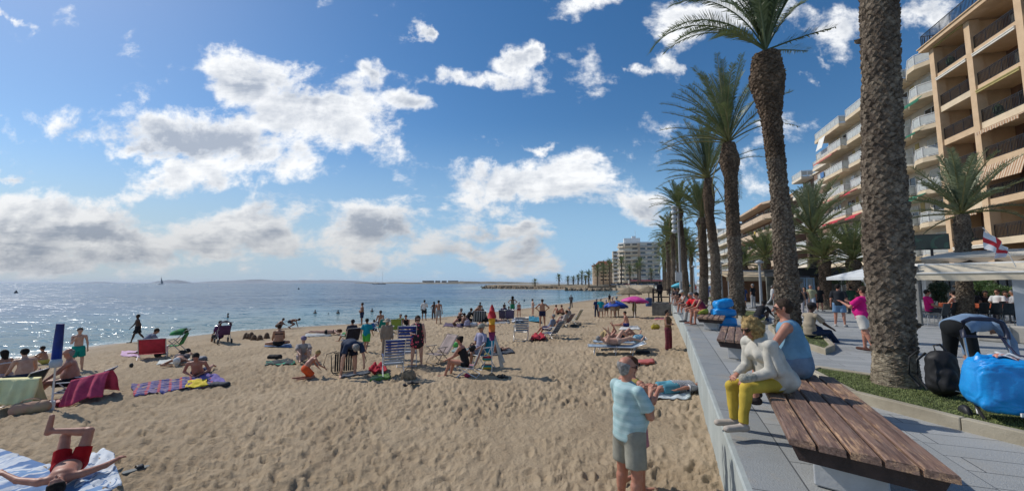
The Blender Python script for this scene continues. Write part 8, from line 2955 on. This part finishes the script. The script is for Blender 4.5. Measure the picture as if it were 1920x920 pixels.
for u, v, lab in ((1775, 601, 'orange cloth table in front of the magenta shirt'), (1815, 602, 'orange cloth table before the woman with sunglasses'), (1868, 604, 'orange cloth table in the middle of the front row'), (1895, 603, 'orange cloth table nearest the white pier')):
 p = G(u, v, 0)
 t = empty('cafe_table', (p.x, p.y, 0), R(-50), lab, 'table', 'orange cafe tables')
 mb = MB(); mb.rbox((0, 0, .75), (.72, .72, .03), .01); mb.build('table_top', ORT, t)
 mb = MB(); mb.sheet(lambda a, b: ((a - .5) * .74, -.37 - .01 * math.sin(a * 20), .765 - .16 * b), 20, 2, .006); mb.build('cloth', ORT, t)
 mb = MB(); mb.tube([(0, 0, 0), (0, 0, .74)], .03, 8); mb.lathe([(.22, 0), (.2, .02), (.03, .04)], 12); mb.build('leg', BLACKM, t)
DG = 'diners on the near terrace'
for u, v, lab, c, hr, rz, sk_, fem in ((1746, 607, 'man in magenta shirt sitting at the left end of the terrace', (.62, .01, .16), ('short', 'dark'), -70, 'red', False),
            (1808, 603, 'woman with sunglasses and bare shoulders sitting at an orange table', (.5, .42, .38), ('bun', 'dark'), 60, 'fair', True),
            (1828, 598, 'dark-clothed diner behind the woman with sunglasses', BLK, ('short', 'black'), 10, 'brown', False),
            (1846, 598, 'diner in black with dark hair in the middle of the terrace', (.03, .02, .02), ('long', 'black'), 200, 'brown', True),
            (1874, 602, 'diner in white top sitting right of the middle of the terrace', (.62, .62, .62), ('short', 'brown'), 150, 'tan', False),
            (1887, 601, 'second diner in white, nearer the white pier', (.55, .54, .56), ('long', 'brown'), 190, 'tan', True),
            (1902, 606, 'diner in pale grey shirt and patterned trousers beside the white pier', (.40, .40, .42), ('short', 'grey'), 100, 'tan', False)):
 p = G(u, v, 0)
 person(lab, (p.x, p.y, 0), 'chair' if not fem else 'fore', rz - math.degrees(math.atan2(p.x, p.y)), 1.72, sk=sk_, hair=hr, top=('tee' if not fem else 'tank', c), bottom=('jeans', (.05, .05, .06)), shoes=(.2, .2, .18), vox=.019, seat=.47, group=DG, fem=fem,
     glasses='sun' if 'sunglasses' in lab else None)


# leafy shrubs in troughs
def leaf_cloud(seed, blobs, n, size):
 rnd = np.random.RandomState(seed)
 V = []
 for (c, r) in blobs:
  k = int(n * (r[0] * r[1] * r[2]) ** (1 / 3) / sum((q[1][0] * q[1][1] * q[1][2]) ** (1 / 3) for q in blobs))
  d = rnd.normal(size=(k, 3)); d /= np.linalg.norm(d, axis=1)[:, None]
  rad = rnd.uniform(.35, 1.05, k) ** .6
  p = np.array(c) + d * rad[:, None] * np.array(r)
  a = rnd.normal(size=(k, 3)); a /= np.linalg.norm(a, axis=1)[:, None]
  b = np.cross(a, rnd.normal(size=(k, 3))); b /= np.linalg.norm(b, axis=1)[:, None]
  s_ = size * rnd.uniform(.6, 1.3, k)[:, None]
  V.append(np.stack([p - a * s_, p + b * s_ * .35, p + a * s_, p - b * s_ * .35], 1))
 V = np.concatenate(V)
 return V.reshape(-1, 3), np.arange(len(V) * 4).reshape(-1, 4)


LEAF = frond_material('oleander_leaves', (0.10, 0.17, 0.05), (0.15, 0.22, 0.07))
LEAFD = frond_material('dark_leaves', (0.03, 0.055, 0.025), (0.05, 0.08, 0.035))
for i, (u, v, z, blobs, m_, lab) in enumerate([
  (1888, 590, 0, [((0, 0, 1.15), (.75, .5, .34)), ((.5, .1, 1.0), (.5, .4, .3)), ((-.5, 0, 1.3), (.4, .4, .3))], LEAF, 'light green oleander hedge behind the terrace tables'),
  (1852, 585, 0, [((0, 0, 1.5), (.6, .4, .4)), ((.3, 0, 1.2), (.4, .3, .4))], LEAF, 'yellowish-green shrub behind the diners beside the palm stem'),
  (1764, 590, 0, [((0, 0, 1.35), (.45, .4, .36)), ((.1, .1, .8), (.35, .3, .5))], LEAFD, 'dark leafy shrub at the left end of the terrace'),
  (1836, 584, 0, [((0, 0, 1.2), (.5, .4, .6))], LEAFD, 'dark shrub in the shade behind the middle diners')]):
 p = G(u, v, 0)
 t = empty('potted_shrub', (p.x, p.y, 0), 0, lab, 'shrub', 'shrubs on the terrace')
 V, F = leaf_cloud(i, blobs, 2600, .055)
 raw_object('foliage', V, F, m_, t, smooth=False)
 mb = MB()
 for k in range(5): mb.tube([(.04 * k - .08, 0, .3), (.1 * (k - 2), .05 * (k % 3), 1.0)], .015, 5)
 mb.build('stem', WOODD, t)
 mb = MB(); mb.rbox((0, 0, .25), (.9, .42, .5), .02, rz=R(-50)); mb.build('trough', mat('stone_trough', (.40, .37, .32), .9, .1, 3, .2, 30), t)
for i, (u, v) in enumerate([(1868, 640), (1900, 642)]):
 p = G(u, v, 0)
 mb = MB(); mb.rbox((0, 0, .23), (.62, .36, .46), .03, rz=R(-60))
 o = mb.build('stone_block', mat('stone_trough', (.40, .37, .32), .9, .1, 3, .2, 30), bevel=.01); o.location = (p.x, p.y, 0)
 tag(o, ['low pale stone block behind the stooping person, left of two', 'low pale stone block behind the stooping person, right of two'][i], 'bollard', 'stone blocks')
# back wall and TV of the terrace in shade, leaning menu board
p = G(1800, 572, 0)
t = empty('restaurant', (p.x + 1.5, p.y, 0), BRZ, 'shaded restaurant shop front with dark openings behind the near terrace', 'shop')
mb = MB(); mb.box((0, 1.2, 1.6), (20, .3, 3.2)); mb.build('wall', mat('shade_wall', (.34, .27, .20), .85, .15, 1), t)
for k in range(6):
 window(t, -8 + k * 3.1, 1.05, .1, 2.3, 2.3, BLACKM, GLASSD, 0, 'shop_window', 3)
mb = MB(); mb.sheet(lambda a, b: (-10 + 20 * a, 1.0 - 1.5 * b, 3.0 - .35 * b), 20, 3, .02); mb.build('awning', mat('faded_awning', (.50, .44, .34), .8, .1, 2), t)
# menu board
p = G(1788, 612, 0)
t = empty('menu_board', (p.x, p.y + 2.2, 0), R(-40), 'pale grey board standing between the terrace tables', 'board')
mb = MB(); mb.sheet(lambda a, b: ((a - .5) * .7, .25 * (1 - b), 1.7 * b), 2, 2, .03); mb.build('board', mat('grey_board', (.38, .40, .42), .6, .1, 3), t)
mb = MB(); mb.tube([(-.3, .5, 0), (-.3, .02, 1.6)], .015, 5); mb.tube([(.3, .5, 0), (.3, .02, 1.6)], .015, 5); mb.build('stay', GREYM, t)

# dark pavilion with blue-framed glass and a white square parasol
p = G(1565, 577, 0)
t = empty('pavilion_bar', (p.x, p.y, 0), R(-4), 'black flat-roofed pavilion bar with light blue window frames between the big trunks', 'pavilion')
mb = MB(); mb.box((.1, 1.5, 2.33), (5.2, 4.0, .42)); mb.box((.1, 1.5, 2.57), (5.5, 4.2, .07)); mb.build('roof', mat('black_fascia', (.02, .024, .03), .5, .1, 5), t)
for x in (-2.4, -1.0, .75, 2.4):
 mb = MB(); mb.box((x, -.3, 1.05), (.16, .16, 2.12)); mb.build('post', mat('black_fascia', (.02, .024, .03), .5, .1, 5), t)
mb = MB(); mb.box((-1.0, -.32, 1.55), (.06, .18, 2.0)); mb.build('door_leaf', mat('dark_green_board', (.03, .06, .045), .6, .1, 4), t)
LB = mat('light_blue_frame', (.34, .50, .68), .5, .06, 4)
for x in (-2.15, -1.55):
 window(t, x, -.15, .25, .5, 1.75, LB, mat('bright_glass', (.38, .42, .44), .15, .2, 2), 0, 'window', 1)
mb = MB(); mb.box((0, 3.3, 1.05), (5, .1, 2.1)); mb.build('back_wall', mat('pavilion_back', (.20, .20, .17), .8, .3, 1.5), t)
mb = MB(); mb.box((.2, -.25, .5), (.9, .12, .9)); mb.build('counter', GREYR, t)
mb = MB(); mb.box((-.35, .6, 1.05), (.8, .1, 2.1)); mb.build('pillar', mat('bark_post', (.18, .15, .11), .9, .3, 6), t)
V, F = leaf_cloud(9, [((.9, .4, 1.75), (1.0, .3, .22)), ((1.8, .4, 1.5), (.5, .3, .3))], 1500, .06)
raw_object('hanging_greenery', V, F, LEAF, t, smooth=False)
q = G(1640, 590, 0)
t = empty('square_parasol', (q.x + .3, q.y, 0), R(12), 'big white square parasol spread over the pavilion terrace beside the thick trunk', 'parasol')
mb = MB(); mb.add([(-1.5, -1.5, 1.95), (1.5, -1.5, 1.95), (1.5, 1.5, 1.95), (-1.5, 1.5, 1.95), (0, 0, 2.55), (-1.5, -1.5, 1.80), (1.5, -1.5, 1.80), (1.5, 1.5, 1.80), (-1.5, 1.5, 1.80)],
      [(0, 1, 4), (1, 2, 4), (2, 3, 4), (3, 0, 4), (5, 6, 1, 0), (6, 7, 2, 1), (7, 8, 3, 2), (8, 5, 0, 3)]); mb.build('canopy', mat('white_canvas_b', (.66, .68, .68), .7, .06, 3), t)
mb = MB(); mb.tube([(0, 0, 0), (0, 0, 2.5)], .035, 8); mb.box((0, 0, .05), (.6, .6, .1)); mb.build('pole', BLACKM, t)

# beige shop awning further down, and more shop fronts at street level along the houses
def shopfront(y0, y1, m_aw, label, inn=-1.2, h=3.0, out_=2.4, wallm=None, drop=.5):
 o = front(y1, inn)
 L = (y1 - y0) * 1.047
 t = empty('shop_front', o, BRZ, label, 'shop', 'shops at the foot of the houses')
 mb = MB(); mb.box((L / 2, 1.5, h / 2 + .2), (L - .3, 3, h + .4)); mb.build('wall', wallm or WHITEP, t)
 n_ = max(2, int(L / 3))
 for k in range(n_):
  window(t, L * (k + .5) / n_, 0, .05, L / n_ * .72, 2.3, BLACKM if k % 2 else WHITEP, GLASSD if k % 3 else GLASS, 0, 'shop_window', 2)
 mb = MB(); mb.sheet(lambda a, b: (.1 + (L - .2) * a, -.02 - out_ * b, h - drop * b), 12, 4, .02)
 mb.sheet(lambda a, b: (.1 + (L - .2) * a, -out_ - .03, h - drop - .005 - .28 * b), 30, 1, .012)
 mb.build('awning', m_aw, t)


BEI = mat('beige_awning', (.56, .44, .28), .8, .1, 2)
BLUA = mat('navy_awning', (.04, .07, .14), .8, .1, 2)
shopfront(36, 45, CREAMA, 'shop front with cream awning behind the low bushy palms')
shopfront(46, 58, BLUA, 'long shop front with navy awning at the foot of the cream block')
shopfront(59, 70, mat('white_shop_awning', (.6, .6, .58), .8, .1, 2), 'shop front with white awning under the brown brick house')
shopfront(76, 101, BEI, 'row of shops with beige awning under the tan gallery block', inn=-4)
shopfront(104, 129, mat('light_shop_awning', (.62, .56, .48), .8, .1, 2), 'distant shops with pale awning under the white balconies', inn=-2)
p = G(1428, 569, 0)
t = empty('cafe_canopy', (p.x, p.y, 0), R(-10), 'wide beige fabric canopy of a beach bar between the palm trunks', 'canopy')
mb = MB(); mb.sheet(lambda a, b: (-2.6 + 5.2 * a, -.2 + 3.4 * b, 2.15 + .55 * b), 8, 5, .03); mb.sheet(lambda a, b: (-2.6 + 5.2 * a, -.23, 2.14 - .34 * b), 30, 1, .012); mb.build('awning', BEI, t)
for x in (-2.4, 0, 2.4):
 mb = MB(); mb.box((x, -.1, 1.05), (.09, .09, 2.1)); mb.build('post', GREYM, t)
mb = MB(); mb.box((0, 3.2, 1.3), (5.2, .12, 2.6)); mb.build('back_wall', DARKR, t)
p = G(1395, 563, 0)
t = empty('drinks_kiosk', (p.x, p.y, 0), R(-8), 'small white-framed kiosk with blue trim left of the beige canopy', 'kiosk')
mb = MB(); mb.box((0, 1.5, 1.3), (3.4, 2.6, 2.6)); mb.build('wall', WHITEP, t)
mb = MB(); mb.box((0, 1.4, 2.72), (3.8, 3.2, .2)); mb.build('roof', mat('kiosk_blue', (.08, .18, .36), .6, .1, 3), t)
window(t, -.8, .2, .5, 1.2, 1.4, LB, GLASS); window(t, .8, .2, .5, 1.2, 1.4, LB, GLASSD)

# ---- far shore: rock breakwater, wall, parked cars, distant land and hills
ROCK = mat('breakwater_rock', (.33, .26, .18), .95, .35, .25, .6, 3, col2=(.17, .135, .095))
LANDM = mat('dry_headland', (.26, .215, .14), .95, .3, .03)


def rock_bank(label, pts, h, w, seed, name='breakwater'):
 rnd = random.Random(seed)
 mb = MB()
 for a, b in zip(pts[:-1], pts[1:]):
  a, b = Vector(a), Vector(b)
  L = (b - a).length
  k = int(L / (w * .30))
  for i in range(k):
   for r_ in range(3):
    c = a.lerp(b, (i + rnd.random()) / k)
    s_ = w * rnd.uniform(.18, .34)
    MM = Matrix.Translation((c.x + rnd.uniform(-.5, .5) * w, c.y + rnd.uniform(-.5, .5) * w, SEA + h * rnd.uniform(.1, .75))) @ Matrix.Rotation(rnd.uniform(0, 6), 4, Vector((rnd.random(), rnd.random(), rnd.random() + .1)).normalized())
    mb.box((0, 0, 0), (s_ * 1.3, s_, s_ * .8), M=MM, taper=.7)
 o = mb.build(name, ROCK)
 return tag(o, label, 'breakwater')


rock_bank('rough stone breakwater running out left from the far shore', [(-17, 237), (-5, 228), (10, 216), (26, 205)], 1.5, 3.4, 1)
rock_bank('low dark rock spit in front of the far beach', [(24, 176), (33, 170), (42, 168)], 1.2, 3.2, 2)
mb = MB()
pl = [(38, 205), (24, 222), (8, 238), (-8, 250), (-18, 275), (-14, 460), (300, 460), (300, 205)]
pl = [(p[0], p[1]) for p in reversed(pl)]
mb.prism(pl, SEA - .5, .15)
o = mb.build('far_shore_ground', mat('dry_ground', (.36, .29, .20), .95, .2, .05)); tag(o, kind='structure')
mb = MB()
wl = [(64, 184), (52, 206), (38, 218), (22, 232)]
for a, b in zip(wl[:-1], wl[1:]):
 a, b = Vector((*a, 0)), Vector((*b, 0)); c = (a + b) / 2; d = b - a
 mb.box((c.x, c.y, -.35), (d.length, .5, 2.0), math.atan2(d.y, d.x))
o = mb.build('far_sea_wall', mat('pale_stone_wall', (.50, .44, .34), .9, .15, .3)); tag(o, 'low pale stone wall curving round the far end of the beach', 'wall')
rr = random.Random(5)
CARC = [(.5, .5, .52), (.06, .08, .12), (.4, .05, .05), (.6, .6, .6), (.12, .2, .35), (.3, .3, .3), (.65, .64, .6), (.03, .03, .035)]


def far_car(p, rz, c, label):
 t = empty('parked_car', p, rz, label, 'car', 'cars parked along the far shore')
 mb = MB(); mb.rbox((0, 0, .62), (4.2, 1.7, .62), .18); mb.build('body', mat('car_paint_%d' % int(c[0] * 1000 + c[2] * 10), c, .3, .05, 2, spec=.6, coat=.4), t, smooth=False)
 mb = MB(); mb.rbox((-.2, 0, 1.17), (2.3, 1.5, .5), .2); mb.build('cabin', GLASSD, t)
 for x in (-1.3, 1.3):
  for y in (-.82, .82):
   mb = MB(); mb.lathe([(.02, -.1), (.32, -.1), (.32, .1), (.02, .1)], 12, M=Matrix.Translation((x, y, .32)) @ Matrix.Rotation(R(90), 4, 'X')); mb.build('wheel', BS, t)


for i in range(8):
 u = 1150 + i * 11.5
 q = PY(u, 530, 206 + i * 1.2)
 cn = ['silver', 'navy', 'red', 'pale grey', 'blue', 'dark grey', 'white', 'black'][i]
 far_car((q.x, q.y, 0.15), R(-12), CARC[i], f'{cn} car parked below the lone tower on the far shore')
# shops at the foot of the tower
q = PY(1215, 530, 246)
t = empty('shop_front', (q.x, q.y, 0), R(-12), 'dark red awning shops at the foot of the lone tower', 'shop')
mb = MB(); mb.box((0, 2, 1.7), (22, 4, 3.4)); mb.build('wall', WHITEP, t)
mb = MB(); mb.sheet(lambda a, b: (-11 + 22 * a, -.1 - 2.4 * b, 3.4 - .8 * b), 4, 2, .1); mb.build('awning', mat('maroon_awning', (.16, .03, .04), .8, .1, 1), t)
mb = MB()
mb.box((0, -.06, 1.3), (20, .12, 2.0)); mb.build('shop_window', GLASSD, t)

def ridge(name, u0, u1, y, hpx, seed, m_, base=531.0, depth=600):
 """A line of hills with its own distance and depth; heights in pixels above the sea horizon."""
 n_ = 160
 V = []
 rows = 5
 for r_ in range(rows):
  for i in range(n_ + 1):
   a = i / n_
   u = u0 + (u1 - u0) * a
   p = PY(u, 530, y)
   env = math.sin(math.pi * a) ** .45
   h = env * (.25 + .75 * float(fbm(np.array([a * 7.0 + seed]), np.array([seed * 1.7]), seed, 4)[0]) ** 1.3)
   hh = hpx * h / 760 * y * math.sin(math.pi * r_ / (rows - 1)) ** .8
   V.append((p.x, y + depth * (r_ / (rows - 1) - .5), SEA - 2 + hh + (4 if 0 < r_ < rows - 1 else 0)))
 o = grid_object(name, np.array(V), rows, n_ + 1, m_)
 tag(o, kind='structure')


HILLM = mat('bare_hills', (.16, .17, .19), .95, .15, .002)
ridge('hills', 395, 690, 9000, 10, 3, HILLM, depth=1500)
ridge('hills', 299, 345, 7000, 8, 8, HILLM, depth=500)
ridge('hills', 165, 205, 9500, 3.5, 5, HILLM, depth=500)
ridge('headland', 672, 800, 2600, 3, 6, LANDM, depth=200)
ridge('headland', 760, 1010, 1450, 4.5, 4, LANDM, depth=120)


# ---- boats
def sailboat(u, v, y, L, mh, label, two=False, sail=False):
 q = PY(u, 530, y)
 t = empty('sailing_boat', (q.x, q.y, SEA), R(8), label, 'sailing boat', 'sailing boats out at sea')
 mb = MB()
 st = [(-.5, .16, .09), (-.3, .20, .085), (0, .22, .08), (.3, .16, .09), (.5, .01, .115)]
 vs, fs = [], []
 for x, w, h in st:
  vs += [(x * L, -w * L * .5, h * L), (x * L, -w * L * .3, 0 - .02 * L), (x * L, w * L * .3, -.02 * L), (x * L, w * L * .5, h * L)]
 for i in range(4):
  for k in range(3): fs.append((i * 4 + k, (i + 1) * 4 + k, (i + 1) * 4 + k + 1, i * 4 + k + 1))
  fs.append((i * 4 + 3, (i + 1) * 4 + 3, (i + 1) * 4, i * 4))
 fs.append((0, 1, 2, 3)); mb.add(vs, fs); mb.build('hull', WHITEP if not two else NAV, t)
 mb = MB(); mb.rbox((-.05 * L, 0, .115 * L), (.35 * L, .15 * L, .05 * L), .02 * L); mb.build('cabin', WHITEP, t)
 mb = MB(); mb.tube([(.05 * L, 0, .1 * L), (.05 * L, 0, mh)], .012 * L, 5); mb.build('mast', GREYM, t)
 mb = MB(); mb.tube([(.05 * L, 0, .2 * L), (-.4 * L, 0, .19 * L)], .016 * L, 5); mb.build('boom', WHITEP, t)
 if sail:
  mb = MB(); mb.sheet(lambda a, b: (.05 * L + (.42 * L) * a * (1 - b), .03 * L * math.sin(a * 3), .16 * L + (mh * .8 - .16 * L) * b), 4, 6, .02 * L); mb.build('sail', mat('grey_sail', (.25, .27, .3), .8, .1, .3), t)


NAV = mat('navy_hull', (.03, .045, .08), .4, .1, 1)
sailboat(301, 535, 800, 11, 17, 'small sailing boat alone in front of the distant island', sail=True)
sailboat(716, 532, 900, 17, 28, 'taller-masted yacht, right of the moored pair', True)
sailboat(704, 532, 960, 14, 21, 'shorter-masted yacht, left of the moored pair', True)
for u, v, lab in ((560, 542, 'tiny dark buoy floating beyond the three bathers'), (30, 549, 'small dark marker buoy at the far left of the sea')):
 q = G(u, v, SEA)
 mb = MB(); mb.lathe([(.02, -.3), (.45, -.1), (.5, .15), (.2, .5), (.05, .9), (.01, 1.0)], 10)
 o = mb.build('buoy', BS, smooth=True); o.location = q; tag(o, lab, 'buoy')

# ------------------------------------------------------------------ sea air
mb = MB()
mb.box((0, 0, 17), (62000, 62000, 46))
hzm = bpy.data.materials.new('sea_air'); hzm.use_nodes = True
n = N(hzm.node_tree)
ho = n.new('ShaderNodeOutputMaterial'); hv = n.new('ShaderNodeVolumePrincipled')
hv.inputs['Color'].default_value = (.80, .88, 1, 1)
hv.inputs['Density'].default_value = 0.00007
hv.inputs['Anisotropy'].default_value = 0.2
n.t.links.new(hv.outputs[0], ho.inputs['Volume'])
tag(mb.build('haze', hzm), kind='stuff')
